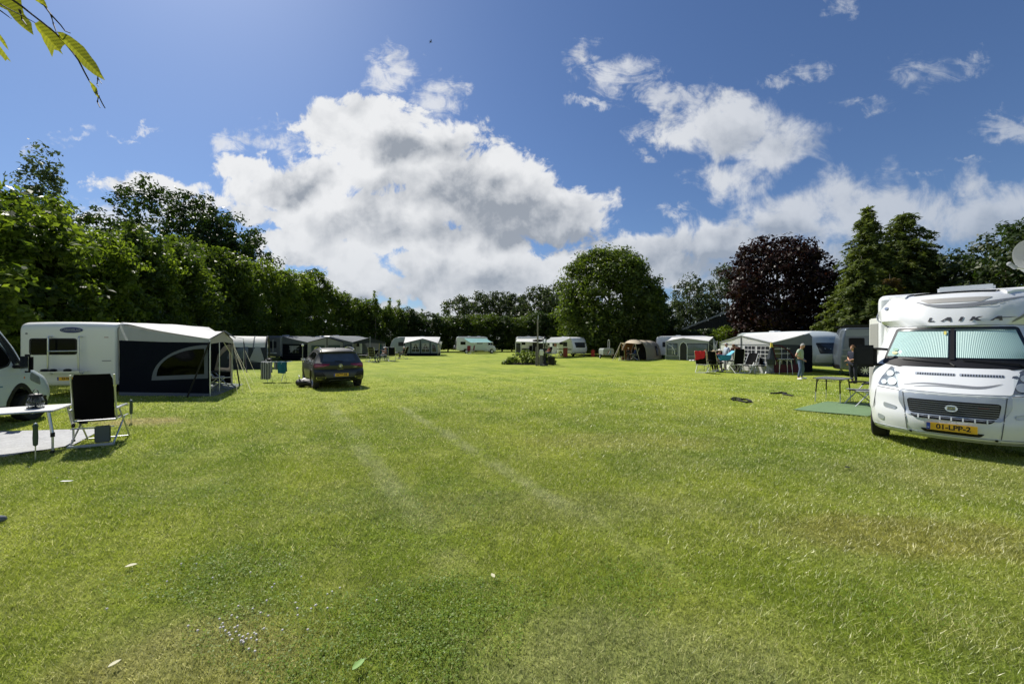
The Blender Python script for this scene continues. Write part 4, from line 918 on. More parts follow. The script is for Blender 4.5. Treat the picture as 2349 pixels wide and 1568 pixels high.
feat(VN, 'window_pillar', BLACKP, rnd([(1.15, 1.28), (.46, 2.06), (-.6, 2.06), (-.6, 2.02), (.42, 2.02), (1.05, 1.28)], .02), vs_.sd(1, .012), .1, .01)
feat(VN, 'side_stripe', TEALB, rnd([(-.6, .80), (-.6, .84), (.45, .86), (.45, .83)], .01), sd, .2, .004)
feat(VN, 'side_moulding', VB, rnd([(-.6, 1.02), (-.6, 1.06), (1.45, 1.10), (1.45, 1.06)], .01), vs_.sd(1, .006), .2, .015)
feat(VN, 'sill', BLACKP, rnd([(-.9, .28), (-.9, .44), (.62, .42), (.66, .28)], .02), vs_.sd(1, .006), .2, .012)
feat(VN, 'arch_trim', BLACKP, [(1.12+.56*cos(a), .36+.53*sin(a)) for a in [-.05+(pi+.05)*k/12 for k in range(13)]]+[(1.12+.455*cos(a), .36+.43*sin(a)) for a in [pi-(pi)*k/12 for k in range(13)]], vs_.sd(1, .008), .1, .02)
feat(VN, 'front_bumper', BLACKP, rnd([(1.60, .28), (1.62, .55), (1.98, .55), (1.93, .28)], .04), vs_.sd(1, .010), .1, .02)
feat(VN, 'headlight', LAMPC, rnd([(1.50, .95), (1.55, 1.12), (1.80, 1.0), (1.84, .80)], .05), vs_.sd(1, .006), .1, .012)
feat(VN, 'indicator', AMBER, circ(1.28, 1.0, .025, 10), vs_.sd(1, .006), .1, .01)
feat(VN, 'windscreen', DGLASS, rnd([(-.66, 1.36), (-.60, 2.18), (.60, 2.18), (.66, 1.36)], .06), vs_.fr(.006), .1, .01)
wheel(VN, .86, 1.12, .335, .22, 'ten', rimm=ALU); wheel(VN, .86, -2.6, .335, .22, 'ten')
b = MB(); b.box((1.28, .62, 1.33), (.20, .13, .40)); o = b.build('mirror', BLACKP, VN, bev=.055); MB().box((1.28, .55, 1.33), (.15, .01, .32)).build('mirror_glass', CHROME, o); MB().box((1.08, .66, 1.26), (.28, .07, .08)).build('mirror_arm', BLACKP, o, bev=.02)

# ---------------------------------------------------------------- dark grey car, rear view
TR = thing('parked_car', 'dark grey compact SUV on the open lawn seen from behind, tailgate shut', 'car', (-6.52, 14.72, 0), radians(35))
L_ = 4.23
tp = [(.16, .30), (.05, .36), (.0, .46), (.0, .62), (.035, .70), (.13, .76), (.11, .80), (.10, .90), (.17, 1.00), (.24, 1.035), (.50, 1.37), (.44, 1.43), (.50, 1.475), (.85, 1.53), (1.4, 1.565), (2.0, 1.555), (2.35, 1.50), (3.02, 1.10), (3.55, 1.00), (3.95, .90), (4.15, .74), (4.22, .52), (4.15, .26), (3.84, .22)]
tp += [(3.42+.40*cos(a), .30+.42*sin(a)) for a in [.05+(pi-.1)*k/9 for k in range(10)]]+[(2.95, .21), (1.30, .21)]+[(.82+.40*cos(a), .30+.42*sin(a)) for a in [.05+(pi-.1)*k/9 for k in range(10)]]+[(.38, .26)]
def tW(y, z):
    w_ = .905-.04*sstep((.55-z)/.3)
    if z > .78: w_ -= .035*sstep((z-.78)/.2)
    if z > .98: w_ -= .26*((z-.98)/.58)**1.1
    w_ += .02*(abs(y-.82) < .5)*(z < .85)
    return w_
ts = Shell(tp, tW, .05, lambda y, z: (.26*sstep((.9-y)/.9)) if y < 1 else (-.45*sstep((y-3.1)/1.1) if y > 3.1 else 0), .035, 12)
ts.body('body', DARKCAR, TR, .16)
rr_ = ts.re
feat(TR, 'rear_window', CARGLASS, rnd([(-.60, 1.045), (-.52, 1.375), (.52, 1.375), (.60, 1.045), (0, 1.035)], [.05, .05, .05, .05, 0]), rr_(.006), .08, .008)
feat(TR, 'roof_spoiler', DARKCAR, rnd([(-.56, 1.375), (-.53, 1.43), (.53, 1.43), (.56, 1.375)], .02), rr_(.03), .08, .04)
MB().tube([Vector(rr_(.03)(-.18+.06*k, 1.075-.004*k)) for k in range(6)], .009).build('rear_wiper', BLACKP, TR)
MB().tube([(0, 1.15, 1.54), (0, 1.05, 1.60)], [.02, .006]).build('aerial', BLACKP, TR)
feat(TR, 'lower_bumper', BLACKP, rnd([(-.88, .30), (-.88, .66), (-.62, .66), (-.46, .44), (.46, .44), (.62, .66), (.88, .66), (.88, .30)], .03), rr_(.004), .08, .01)
feat(TR, 'tailgate_seam', INK, [(-.64, .70), (-.62, .708), (.62, .708), (.64, .70)], rr_(.006), .1, 0)
feat(TR, 'tailgate_panel', DARKCAR, rnd([(-.50, .46), (-.60, .66), (.60, .66), (.50, .46)], .03), rr_(.012), .1, .01)
feat(TR, 'chrome_arc', ALU, [(-.40, .31), (-.33, .365), (.33, .365), (.40, .31), (.38, .31), (.32, .352), (-.32, .352), (-.38, .31)], rr_(.010), .1, .01)
feat(TR, 'lower_valance', STEEL, [(-.30, .27), (-.30, .34), (.30, .34), (.30, .27)], rr_(.006), .1, .005)
for sg in (-1, 1):
    q = feat(TR, 'tail_light', RED, rnd([(sg*.36, .965), (sg*.88, .98), (sg*.87, .82), (sg*.60, .865), (sg*.42, .90)], .02), rr_(.008), .05, .014)
    feat(q, 'light_bar', mat('lamp_pink', (.5, .12, .12), .2, coat=1), rnd([(sg*.60, .93), (sg*.84, .945), (sg*.84, .915), (sg*.62, .905)], .01), rr_(.012), .05, 0)
    feat(TR, 'side_lamp', RED, rnd([(.10, .965), (.34, .99), (.38, .95), (.16, .84)], .02), ts.sd(sg, .006), .05, .01)
    q = feat(TR, 'exhaust_trim', CHROME, rnd([(sg*.50, .475), (sg*.84, .475), (sg*.80, .385), (sg*.56, .385)], .03), rr_(.012), .05, .012)
    feat(q, 'exhaust_recess', INK, rnd([(sg*.515, .468), (sg*.828, .468), (sg*.792, .392), (sg*.57, .392)], .02), rr_(.016), .05, 0)
    window(TR, rnd([(.72, 1.06), (.86, 1.36), (1.32, 1.42), (1.34, 1.05)], .04), ts.sd(sg, .002), DGLASS, fw=.015)
    window(TR, rnd([(1.40, 1.05), (1.38, 1.42), (2.02, 1.42), (2.62, 1.06)], .04), ts.sd(sg, .002), DGLASS, fw=.015)
    feat(TR, 'sill_trim', BLACKP, [(1.25, .22), (1.25, .32), (2.98, .32), (2.98, .22)], ts.sd(sg, .006), .2, .01)
    b = MB(); b.tube([(sg*.60, .60, 1.50), (sg*.585, .85, 1.56), (sg*.58, 1.6, 1.60), (sg*.59, 2.15, 1.55), (sg*.60, 2.3, 1.50)], .018); b.build('roof_rail', CHROME, TR)
    b = MB(); b.box((sg*1.0, 2.5, 1.07), (.20, .12, .14)); o = b.build('mirror', DARKCAR, TR, bev=.04); MB().box((sg*1.0, 2.435, 1.07), (.15, .01, .10)).build('mirror_glass', CHROME, o)
    for y in (1.95, 1.05): feat(TR, 'door_handle', CHROME, rect(y-.1, .93, y+.1, .955), ts.sd(sg, .01), .05, .02)
    feat(TR, 'arch_trim', BLACKP, [(.82+.46*cos(a), .32+.46*sin(a)) for a in [pi*k/10 for k in range(11)]]+[(.82+.39*cos(a), .32+.40*sin(a)) for a in [pi-pi*k/10 for k in range(11)]], ts.sd(sg, .004), .1, .01)
    wheel(TR, sg*.775, .82, .345, .225, 'five'); wheel(TR, sg*.775, 3.42, .345, .225, 'five')
feat(TR, 'window_strip', CHROME, [(.72, 1.035), (.70, 1.05), (2.7, 1.05), (2.72, 1.035)], ts.sd(-1, .008), .2, .004)
c = Vector(rr_(.012)(0, .895)); bdg = MB(); bdg.lathe([(.052, -.004), (.058, -.012), (.066, -.012), (.070, .0)], c, 28, 'y')
for a_, b_ in (((-.022, .038), (0, -.002)), ((0, -.002), (.022, .038)), ((-.045, .022), (-.022, -.042)), ((-.022, -.042), (0, -.002)), ((0, -.002), (.022, -.042)), ((.022, -.042), (.045, .022))): bdg.tube([c+Vector((a_[0], -.008, a_[1])), c+Vector((b_[0], -.008, b_[1]))], .006, 5)
bdg.build('emblem', CHROME, TR)
text('T-ROC', .055, CHROME, TR, frame(Vector(rr_(.012)(0, .755)), (1, 0, 0), (0, 0, 1)), 'model_lettering', .001, sp=1.5)
text('4MOTION', .040, CHROME, TR, frame(Vector(rr_(.012)(.52, .80))+Vector((0, 0, .03)), (1, -.12, 0), (0, 0, 1)), 'trim_lettering', .001)
npl(TR, 'H-999-RB', ts.re(.014), 0, .555, .52, .11, -1, nl='NL')
MB().box((0, 2.1, .45), (1.5, 3.0, .3)).build('underbody', BLACKP, TR)
MB().box((0, -3.2, .62), (1.3, 3.2, .3)).build('chassis', BLACKP, LA); MB().box((0, -.9, .50), (1.3, .9, .2)).build('engine_tray', BLACKP, LA)
MB().box((0, 1.0, .5), (1.25, 1.1, .3)).build('underbody', BLACKP, VN)

# ---------------------------------------------------------------- other caravans
C2, s2 = caravan('caravan', 'dark-shaded caravan end with bike rack between the white tent and the grey navy awning', (-23.75, 37.9), radians(-12), 5.6, 2.3, 2.42, 0, body=mat('shaded_grey_panel', (.16, .17, .18), .5, coat=.2))  # the shade this caravan stands in is put into its body colour
BR2 = thing('bike_rack', 'white folded bike rack on the dark-shaded caravan', 'bike rack', C2.location, radians(-12))
b = MB(); [b.tube([(x, -.02, 2.0), (x, -.12, 2.0), (x, -.12, .85)], .028) for x in (-.42, .42)]; b.build('upright', ALU, BR2); b = MB(); [b.box((0, -.15-.12*k, .72), (1.7, .07, .10)) for k in range(3)]; b.build('wheel_channel', CREAM, BR2)
C3, s3 = caravan('caravan', 'caravan with white roof box behind the open grey awning', (-21.2, 42.9), radians(-24), 5.6, 2.3, 2.5, 0, sidewin=1, body=CREAM)
C4, s4 = caravan('caravan', 'pale grey-blue rounded caravan left of the curtained awning', (-10.2, 53.9), radians(90), 6.6, 2.3, 2.5, 1, body=mat('bluegrey_panel', (.36, .42, .45), .4, coat=.3), rear=False)
window(C4, rnd([(-.45, 1.1), (-.45, 1.95), (.35, 1.95), (.35, 1.1)], .06), s4.re(.004), DGLASS)
# mid caravan, bow window towards us
fdir = radians(180+30)
C5, s5 = caravan('caravan', 'white caravan in front of the dome tree, trapezoid bow window and open brown door', (5.82, 50.9), radians(180+30), 5.0, 2.2, 2.42, 0, stripe=STEEL, rear=False)
feat(C5, 'door', mat('brown_door', (.16, .075, .035), .6), rect(1.1, .45, 1.6, 2.05, .05), s5.sd(1, .01), .2, .02)
# right-hand white caravan with curved nose
C6, s6 = caravan('caravan', 'long white caravan with rounded nose and big bow window beside the white awning', (17.9, 28.9), radians(180+5.5), 6.6, 2.3, 2.48, 1, body=mat('pale_panel', (.50, .56, .57), .4, coat=.3), sidewin=0)
feat(C6, 'locker_lid', WHITE, rnd([(-.92, .60), (-.92, 1.08), (.92, 1.08), (.92, .60)], .12), s6.fr(.014), .2, .02)
text('ROYAL STAR', .12, mat('letter_blue', (.12, .20, .32), .5), C6, frame(Vector(s6.fr(.02)(-.55, 1.98)), (-1, 0, 0), (0, -.5, 1)), 'lettering', .002)
C7, s7 = caravan('caravan', 'white caravan mostly hidden behind the arched-door awning', (16.4, 43.2), radians(-124.5), 6.0, 2.3, 2.45, 1)

# ---------------------------------------------------------------- dark camper van on the right
DV = thing('camper_van', 'dark grey high-roof camper van behind the woman in navy', 'van', (17.75, 21.25, 0), radians(-121))
dp = [(0, .34), (-.02, 1.0), (.08, 2.0), (.2, 2.50), (.35, 2.56), (4.2, 2.56), (4.7, 2.40), (5.3, 1.55), (5.9, 1.2), (6.0, .6), (5.9, .32), (5.55, .30)]
dp = rnd(dp[:11], .1, 3)+[(5.0+.42*cos(a), .34+.42*sin(a)) for a in [.05+(pi-.1)*k/9 for k in range(10)]]+[(4.5, .30), (1.55, .30)]+[(1.1+.40*cos(a), .34+.42*sin(a)) for a in [.05+(pi-.1)*k/9 for k in range(10)]]+[(.65, .30)]
ds = Shell(dp, lambda y, z: 1.02-.12*sstep((z-1.1)/1.5), .08, lambda y, z: .12*(y < 1), .03, 8)
ds.body('body', GREYP, DV, .35)
for sg in (-1, 1):
    window(DV, rect(.32, 1.50, .95, 2.02, .06), ds.sd(sg), DGLASS); window(DV, rect(1.5, 1.52, 2.6, 2.05, .06), ds.sd(sg), TGLASS); window(DV, rect(3.2, 1.5, 4.0, 2.05, .06), ds.sd(sg), DGLASS)
    feat(DV, 'side_panel', mat('grey_light_panel', (.16, .19, .23), .35, coat=.5), rect(.2, 2.12, 5.0*.8, 2.46, .05), ds.sd(sg, .004), .4, .006)
    feat(DV, 'side_moulding', STEEL, rect(.05, 1.38, 4.8, 1.42), ds.sd(sg, .01), .4, .02); feat(DV, 'side_moulding', STEEL, rect(.03, 1.02, 4.8, 1.10), ds.sd(sg, .01), .4, .02)
    feat(DV, 'side_marker', AMBER, circ(.25, .62, .035, 12), ds.sd(sg, .01), .05, .01)
    wheel(DV, sg*.9, 1.1, .34, .22, 'nine'); wheel(DV, sg*.9, 5.0, .34, .22, 'nine')
b = MB(); b.box((.95, 2.3, 2.63), (.16, 4.2, .13)); b.build('awning_case', BLACKP, DV, bev=.04); b = MB(); b.box((-.95, 2.3, 2.63), (.16, 4.2, .1)); b.build('roof_rail', BLACKP, DV, bev=.04)
feat(DV, 'bumper', BLACKP, rnd([(-.9, .35), (.9, .35), (.9, .6), (-.9, .6)], .05), ds.re(.02), .2, .05)
MB().box((0, 3, .45), (1.5, 5, .3)).build('underbody', BLACKP, DV)

# ---------------------------------------------------------------- far motorhomes
def motorhome(name, label, p, rz, lower=None, canopy=True, H_=2.75, L=6.2, alc=0):
    t = thing(name, label, 'motorhome', (p[0], p[1], 0), rz, None)
    s = Shell(rnd([(0, .45), (0, H_-.2), (.15, H_), (L-2.0, H_), (L-1.55, H_-.12), (L-1.35, H_-.5), (L-1.45, .45)], .1, 3)+[(1.9, .45), (1.8, .70), (1.2, .70), (1.1, .45)], lambda y, z: 1.12, .08, None, .02, 6)
    s.body('living_body', WHITE, t, .6)
    c = Shell([(L-2.0, .3), (L-2.0, 2.15), (L-1.45, 2.18), (L-.80, 1.35), (L-.15, 1.05), (L, .75), (L, .35), (L-.2, .28)]+[(L-.75+.38*cos(a), .32+.38*sin(a)) for a in [.05+(pi-.1)*k/8 for k in range(9)]], lambda y, z: 1.0-.12*sstep((z-1)/1.1), .07, lambda y, z: -.3*sstep((y-L+.9)/.9), .03, 6)
    c.body('cab', WHITE, t, .35)
    feat(t, 'windscreen', DGLASS, rnd([(-.75, 1.38), (-.68, 2.08), (.68, 2.08), (.75, 1.38)], .06), c.fr(.005), .2, .01)
    for sg in (-1, 1):
        window(t, rnd([(L-1.75, 1.32), (L-1.75, 2.0), (L-1.38, 2.0), (L-.86, 1.32)], .05), c.sd(sg), DGLASS)
        for y0, y1, z0, z1 in ((.6, 1.4, 1.35, 1.85), (3.2, 4.1, 1.5, 1.95)): window(t, rect(y0, z0, y1, z1, .06), s.sd(sg), DGLASS)
        feat(t, 'door', CREAM, rect(2.2, .5, 2.8, 2.25, .06), s.sd(sg), .3, .015)
        if lower: feat(t, 'skirt', lower, rect(.05, .46, L-1.5, .80), s.sd(sg, .003), .5, .01)
        feat(t, 'headlight', LAMPC, rnd([(sg*.55, .85), (sg*.55, 1.0), (sg*.85, 1.02), (sg*.9, .88)], .03), c.fr(.01), .1, .01)
        wheel(t, sg*.9, 1.55, .32, .2, 'steel'); wheel(t, sg*.9, L-.75, .32, .2, 'steel')
        b = MB(); b.box((sg*1.12, L-.85, 1.4), (.2, .1, .3)); b.build('mirror', BLACKP, t, bev=.03)
    window(t, rect(-.45, 1.3, .45, 1.9, .08), s.re(.004), DGLASS)
    roofhatch(t, 0, 2, H_-.01); roofhatch(t, 0, 3.6, H_-.01)
    MB().box((0, L/2, .45), (1.4, L-1, .25)).build('underbody', BLACKP, t)
    return t, s
M1, m1s = motorhome('motorhome', 'white motorhome with teal wind-out canopy in front of the back hedge', at(1047, 812, 62).xy.to_3d(), radians(-80), L=6.4, H_=2.65)
b = MB(); [b.tube([(x, -.05, 2.1), (x, -.18, 2.1), (x, -.18, .9), (x, 0, .8)], .03) for x in (-.4, .3)]; b.box((0, -.3, .85), (1.4, .4, .05)); b.sph((-.3, -.3, 1.05), (.25, .15, .2)); b.build('bike_rack', STEEL, M1)
M2, m2s = motorhome('motorhome', 'white motorhome with dark lower skirt and side room behind the flowerbed', at(1184, 810, 61.5).xy.to_3d(), radians(-88), lower=mat('skirt_navy', (.03, .04, .06), .5), L=6.3, H_=2.62)

# ---------------------------------------------------------------- little box trailer
TRL = thing('box_trailer', 'small grey-green box trailer with red white blue slash beside the beige tent', 'trailer', G(1396, 823), radians(5))
gm = mat('trailer_grey', (.25, .28, .26), .5)
b = MB(); b.fill(rnd([(-.62, .35), (-.62, .98), (-.52, 1.12), (.52, 1.12), (.62, .98), (.62, .35)], .05), lambda x, z, o=0: (x, -.0+o*0, z), .3, th=0)
pr = rnd([(-.60, .38), (-.60, .95), (-.50, 1.10), (.50, 1.10), (.60, .95), (.60, .38)], .06); b = MB(); n = len(pr)
b.add([(x, y, z) for y in (0, 1.5) for x, z in pr], [(i, (i+1) % n, (i+1) % n+n, i+n) for i in range(n)]); b.fill(pr, lambda x, z: (x, 0, z), .4); b.fill(pr, lambda x, z: (x, 1.5, z), .4); b.build('body', gm, TRL, weld=True)
MB().box((0, -.01, .84), (1.14, .02, .02)).build('lid_seam', BLACKP, TRL)
for k, m_ in enumerate((RED, WCUSH, mat('flag_blue', (.03, .16, .38), .5))):
    MB().fill([(-.16+k*.10, .50), (-.06+k*.10, .50), (.12+k*.08, .84), (.03+k*.08, .84)], lambda x, z, o=0: (x, -.012, z), .3).build('slash', m_, TRL)
for sg in (-1, 1): wheel(TRL, sg*.68, .75, .24, .14, 'steel')
b = MB(); b.tube([(0, 1.4, .4), (0, 2.3, .42)], .03); b.build('drawbar', STEEL, TRL); b = MB(); [b.tube([(x, .7, 1.1), (x, .7, 1.95)], .022) for x in (.18, .36)]; b.sph((.27, .7, 2.0), (.10, .05, .05)); b.build('strapped_poles', CREAM, TRL)
for x in (-.48, .48): MB().box((x, -.02, .43), (.14, .03, .06)).build('tail_light', RED, TRL)
STRIPED = []
# ================================================================ awnings and tents
def wallfn(p0, p1, out=(0, 0), lean=0):
    """u metres from p0 towards p1, z height, o outwards"""
    p0 = Vector((p0[0], p0[1], 0)); p1 = Vector((p1[0], p1[1], 0)); L = (p1-p0).length; d = (p1-p0)/L; nr = Vector((d.y, -d.x, 0))
    def f(u, z, o=0):
        w_ = .018*vrnd((u*1.3+p0.x, z*1.7, p0.y), 1.6)
        return p0+d*u+nr*(o+w_-lean*z)+Vector((0, 0, z))
    return f, L
def pane(parent, name, m_, out, f, off=.012, g_=.25, label=None, holes=()):
    b = MB(); b.fill(out, lambda u, z, o=0: f(u, z, off+o), g=g_, d=.2, th=.004, holes=holes)
    return b.build(name, m_, parent, world=True, label=label)
def scale_out(o, k, kz=None):
    cx = (min(p[0] for p in o)+max(p[0] for p in o))/2; cz = (min(p[1] for p in o)+max(p[1] for p in o))/2; kz = kz or k
    return [(cx+(p[0]-cx)*k, cz+(p[1]-cz)*kz) for p in o]
def wind(parent, out, f, m_=None, fm=None, fw=.07, bars=0, off=.014, name='window'):
    w_ = max(p[0] for p in out)-min(p[0] for p in out); h_ = max(p[1] for p in out)-min(p[1] for p in out)
    inn = scale_out(out, 1-2*fw/w_, 1-2*fw/h_)
    o = pane(parent, name, fm or LGREY, out, f, off, .3, holes=[inn])
    b = MB(); b.fill(inn, lambda u, z, q=0: f(u, z, off-.004+q), g=.3, d=.2); q = b.build('clear_pane', m_ or VIN, parent, world=True); q.parent = o
    if bars:
        b = MB(); x0, x1 = min(p[0] for p in inn), max(p[0] for p in inn); z0, z1 = min(p[1] for p in inn), max(p[1] for p in inn)
        for k in range(1, bars[0]): x = lerp(x0, x1, k/bars[0]); b.fill([(x-.012, z0), (x+.012, z0), (x+.012, z1), (x-.012, z1)], lambda u, z, q=0: f(u, z, off+.004), g=.5)
        for k in range(1, bars[1]): z = lerp(z0, z1, k/bars[1]); b.fill([(x0, z-.012), (x1, z-.012), (x1, z+.012), (x0, z+.012)], lambda u, z, q=0: f(u, z, off+.006), g=.5)
        q2 = b.build('window_bars', WCUSH, parent, world=True); q2.parent = o
    return o
def curtain(o, root, u0, u1, z0, z1, f, sg):
    b = MB(); b.fill([(u0, z1), (u1, z1), (lerp(u0, u1, .12 if sg > 0 else .88), z0)] if sg > 0 else [(u0, z1), (u1, z1), (lerp(u0, u1, .88), z0)], lambda u, z, q=0: f(u, z, .020+.008*sin(u*60)), g=.06)
    q = b.build('curtain', CURT, root, world=True); q.parent = o
def roofgrid(front, back, sag=.05, n=14, nv=8, drop=0):
    fr_ = [Vector(p) for p in front]; bk = [Vector(p) for p in back]
    def pol(P_, u):
        ls = [0]
        for i in range(len(P_)-1): ls.append(ls[-1]+(P_[i+1]-P_[i]).length)
        t = u*ls[-1]
        for i in range(len(P_)-1):
            if t <= ls[i+1]+1e-9: return P_[i].lerp(P_[i+1], (t-ls[i])/(ls[i+1]-ls[i]))
        return P_[-1]
    def f(u, v):
        p = pol(fr_, u).lerp(pol(bk, u), v); return p+Vector((0, 0, -sag*sin(pi*v)*(.5+.5*sin(pi*u)*1)+.012*vrnd(p, 1.5)))
    return f
def poles(parent, segs, r=.018, m_=None, name='pole'):
    b = MB(); [b.tube(s_, r, 7) for s_ in segs]; return b.build(name, m_ or ALU, parent, world=True)
def pole(parent, s_, r=.018, m_=None, name='pole'): return MB().tube(s_, r, 7).build(name, m_ or ALU, parent, world=True)

# ---- awning 1: white roof, navy side wall, at the rear-view caravan
A = Vector((-9.98, 12.75, 0)); B = Vector((-11.75, 16.2, 0)); Cb = Vector((-13.18, 12.95, 0)); Db = Vector((-13.6, 17.3, 0))
W1 = thing('awning', 'large open-fronted awning, white roof and navy side wall with arched window, on the badge caravan', 'awning', tuple((A+B)/2))
pk = (A+B)/2+Vector((.05, 0, 2.20)); eA = A+Vector((0, 0, 1.90)); eB = B+Vector((0, 0, 1.90))
rf = roofgrid([eA, pk, eB], [Cb+Vector((0, .05, 2.46)), (Cb+Db)/2+Vector((0, 0, 2.50)), Db+Vector((0, 0, 2.46))], .07, 16, 12)
MB().grid(rf, 20, 12).build('roof', ROOFW, W1, world=True)
f, L = wallfn(Cb, A)                                   # near side wall
top = lambda u: lerp(2.40, 1.88, (u/L)**.75)
grey_top = [(u, top(u)) for u in [L*k/8 for k in range(9)]]+[(L, 1.78), (L*.5, 1.80), (0, 1.86)]
pane(W1, 'side_gable', LGREY, grey_top, f, .0, .3)
pane(W1, 'side_wall', NAVY, [(0, .12), (0, 1.855), (L*.5, 1.80), (L, 1.78), (L, .10)], f, .0, .3)
arc = [(L*.36, .52)]+[(L*.36+(L*.62)*(1-cos(a)), .52+1.18*sin(a)) for a in [pi/2*k/14 for k in range(1, 15)]]+[(L*.98, .60)]
inn = [(L*.415, .66)]+[(L*.415+(L*.525)*(1-cos(a)), .66+.92*sin(a)) for a in [pi/2*k/14 for k in range(1, 15)]]+[(L*.94, .74)]
pane(W1, 'window_arch', MGREY, arc, f, .012, .3, holes=[inn])
MB().fill(inn, lambda u, z, o=0: f(u, z, .010), g=.3).build('clear_window', TINT, W1, world=True)
pane(W1, 'mud_skirt', mat('skirt_grey', (.10, .12, .15), .8), [(0, .0), (0, .12), (L, .10), (L, .0)], f, .01, .4)
# far side wall, cream with arched clear window
f2, L2 = wallfn(B, Db+Vector((.0, .0, 0)))
pane(W1, 'far_wall', NAVY, [(0, .5), (0, 1.88), (L2, 2.38), (L2, .5)], f2, 0, .3, holes=[rnd([(.20, .70), (.20, 1.55), (1.0, 1.2), (1.3, .70)], .12)])
fa_ = [(.06, .55), (.06, 1.72), (.7, 1.62), (1.25, 1.25), (1.55, .55)]; pane(W1, 'far_window_arch', CREAMC, rnd(fa_, .1), f2, -.02, .3, holes=[rnd([(.20, .70), (.20, 1.55), (1.0, 1.2), (1.3, .70)], .12)])
fk, Lk = wallfn(Db, Cb); pane(W1, 'inner_dark_sheet', NAVY, [(.1, .1), (.1, 2.3), (Lk-.3, 2.3), (Lk-.3, .1)], fk, .35, .5)  # navy sheet added inside to darken the view through the window
pane(W1, 'far_skirt', NAVY, [(0, .05), (0, .5), (L2, .5), (L2, .05)], f2, 0, .4)
f3, L3 = wallfn(A, B)
pane(W1, 'front_gable', CREAMC, [(0, 1.90), (L3/2, 2.18), (L3, 1.90), (L3, 1.74), (L3*.5, 1.80), (0, 1.74)], f3, .02, .3)
pane(W1, 'front_corner', CREAMC, [(L3-.36, .0), (L3-.18, 1.75), (L3, 1.75), (L3, .0)], f3, .0, .3)
rt = 'roof_edge'; pole(W1, [eA, pk, eB], .022, DGREY, rt)
MB().fill([(L3*.42, 2.20), (L3*.5, 2.23), (L3+.1, 1.98), (L3+.05, 1.93)], lambda u, z, o=0: f3(u, z, .10+.0*o), g=.3, th=.03).build('canopy_flap', MGREY, W1, world=True)
for t_ in (0, .36, 1): p = A.lerp(B, t_); pole(W1, [p, p+Vector((0, 0, 1.9+(.20 if 0 < t_ < 1 else 0)))], .017)
pole(W1, [A.lerp(B, .36)+Vector((0, 0, 2.05)), B+Vector((.0, 0, 1.2))], .012)
for p0, p1 in ((eA+Vector((-.0, -.02, -.1)), A+Vector((-.55, -.25, 0))), (eB, B+Vector((.45, -.2, 0)))): MB().tube([p0, p1], .03, 4).build('storm_strap', BLACKP, W1, world=True)
for p0, p1 in ((eB, G(558, 903)), (eB, G(578, 908)), (eB+Vector((0, 0, -.9)), G(545, 905)), (pk, G(570, 897))): MB().tube([p0, p1], .0045, 4).build('guy_line', mat('guy_rope', (.5, .5, .3), .8), W1, world=True)
MB().fill([(-13.2, 13.0), (-9.8, 12.7), (-11.4, 16.4), (-13.5, 17.2)], lambda x, y, o=0: (x, y, .012), g=.6).build('groundsheet', mat('groundsheet_blue', (.07, .10, .12), .8, var=.2), W1, world=True)
for x_, y_, k_ in ((-11.75, 14.0, 0), (-11.1, 14.5, 1)): STRIPED.append((x_, y_, k_))
# ---- tent 2: white dome tent with grey side, behind awning 1
TN = thing('dome_tent', 'white-roofed dome tent with light grey side panels, between the two navy awnings', 'tent', G(560, 846))
P0 = G(505, 848); P1 = G(609, 846.5); f, L = wallfn(P0, P1)
Lb = L
def dome(u, v):       # u along length (image left to right), v across the arch from the near base to the far base
    a = pi*v; base = P0.lerp(P1, u); nr = Vector((-.48, .877, 0)); wd = 3.0
    return base+nr*(wd/2*(1-cos(a)))+Vector((0, 0, 2.22*sin(a)**.62*(1-.02*u)))
hz = 1.70
def dtop(u, v): return dome(u, .17+.66*v)
MB().grid(dtop, 10, 14).build('roof', ROOFW, TN, world=True)
def dlow(u, v): return dome(u, .17*v)
MB().grid(dlow, 10, 8).build('side_wall', DGREY, TN, world=True)
def df(u, z, o=0):
    v = 0
    for _ in range(22):
        if 2.22*sin(pi*v)**.62 < z: v += .008
    p = dome(u/L, max(v, .001)); return p+Vector((.48, -.877, .15))*(.012+o)
MB().fill(rnd([(L*.14, .62), (L*.20, 1.15), (L*.60, 1.62), (L*.62, .62)], .15), df, g=.3).build('side_window', VIN, TN, world=True)
MB().fill([(L*.62, .45), (L*.80, 1.80), (L*.84, 1.80), (L*.99, .40)], df, g=.3).build('front_panel', LGREY, TN, world=True)
MB().fill([(0, .03), (0, .48), (L*.6, .56), (L*.97, .36), (L, .03)], df, g=.3).build('mud_wall', DGREY, TN, world=True)
b = MB(); b.tube([dome(1, k/24)+Vector((.03, 0, 0)) for k in range(25)], .06, 8); b.build('front_arch', DGREY, TN, world=True)
b = MB(); b.tube([dome(.72, k/24)+Vector((0, 0, .02)) for k in range(3, 22)], .03, 6); b.build('arch_seam', MGREY, TN, world=True)
b = MB(); arcp = [dome(1, k/20) for k in range(21)]; b.add([tuple(p) for p in arcp], [(0, 1, 2, 3, 4, 5, 20), (20, 5, 6, 7), (20, 7, 8, 9, 10)] if False else []);
c0 = dome(1, 0).lerp(dome(1, 1), .5)+Vector((-.1, 0, 1.85)); b.add([tuple(dome(1, k/20)+Vector((-.05, 0, 0))) for k in range(4, 17)]+[tuple(dome(1, .5)+Vector((-.02, 0, -.42)))], [(i, i+1, 13) for i in range(12)]); b.build('front_valance', CREAMC, TN, world=True)
MB().grid(lambda u, v: dome(.02, v*.5+.25)*0+dome(.05, .05+.9*u)*(1-v)+Vector((P0.x-.6, P0.y+1.4, 0))*v, 10, 3).build('back_wall', NAVY, TN, world=True)
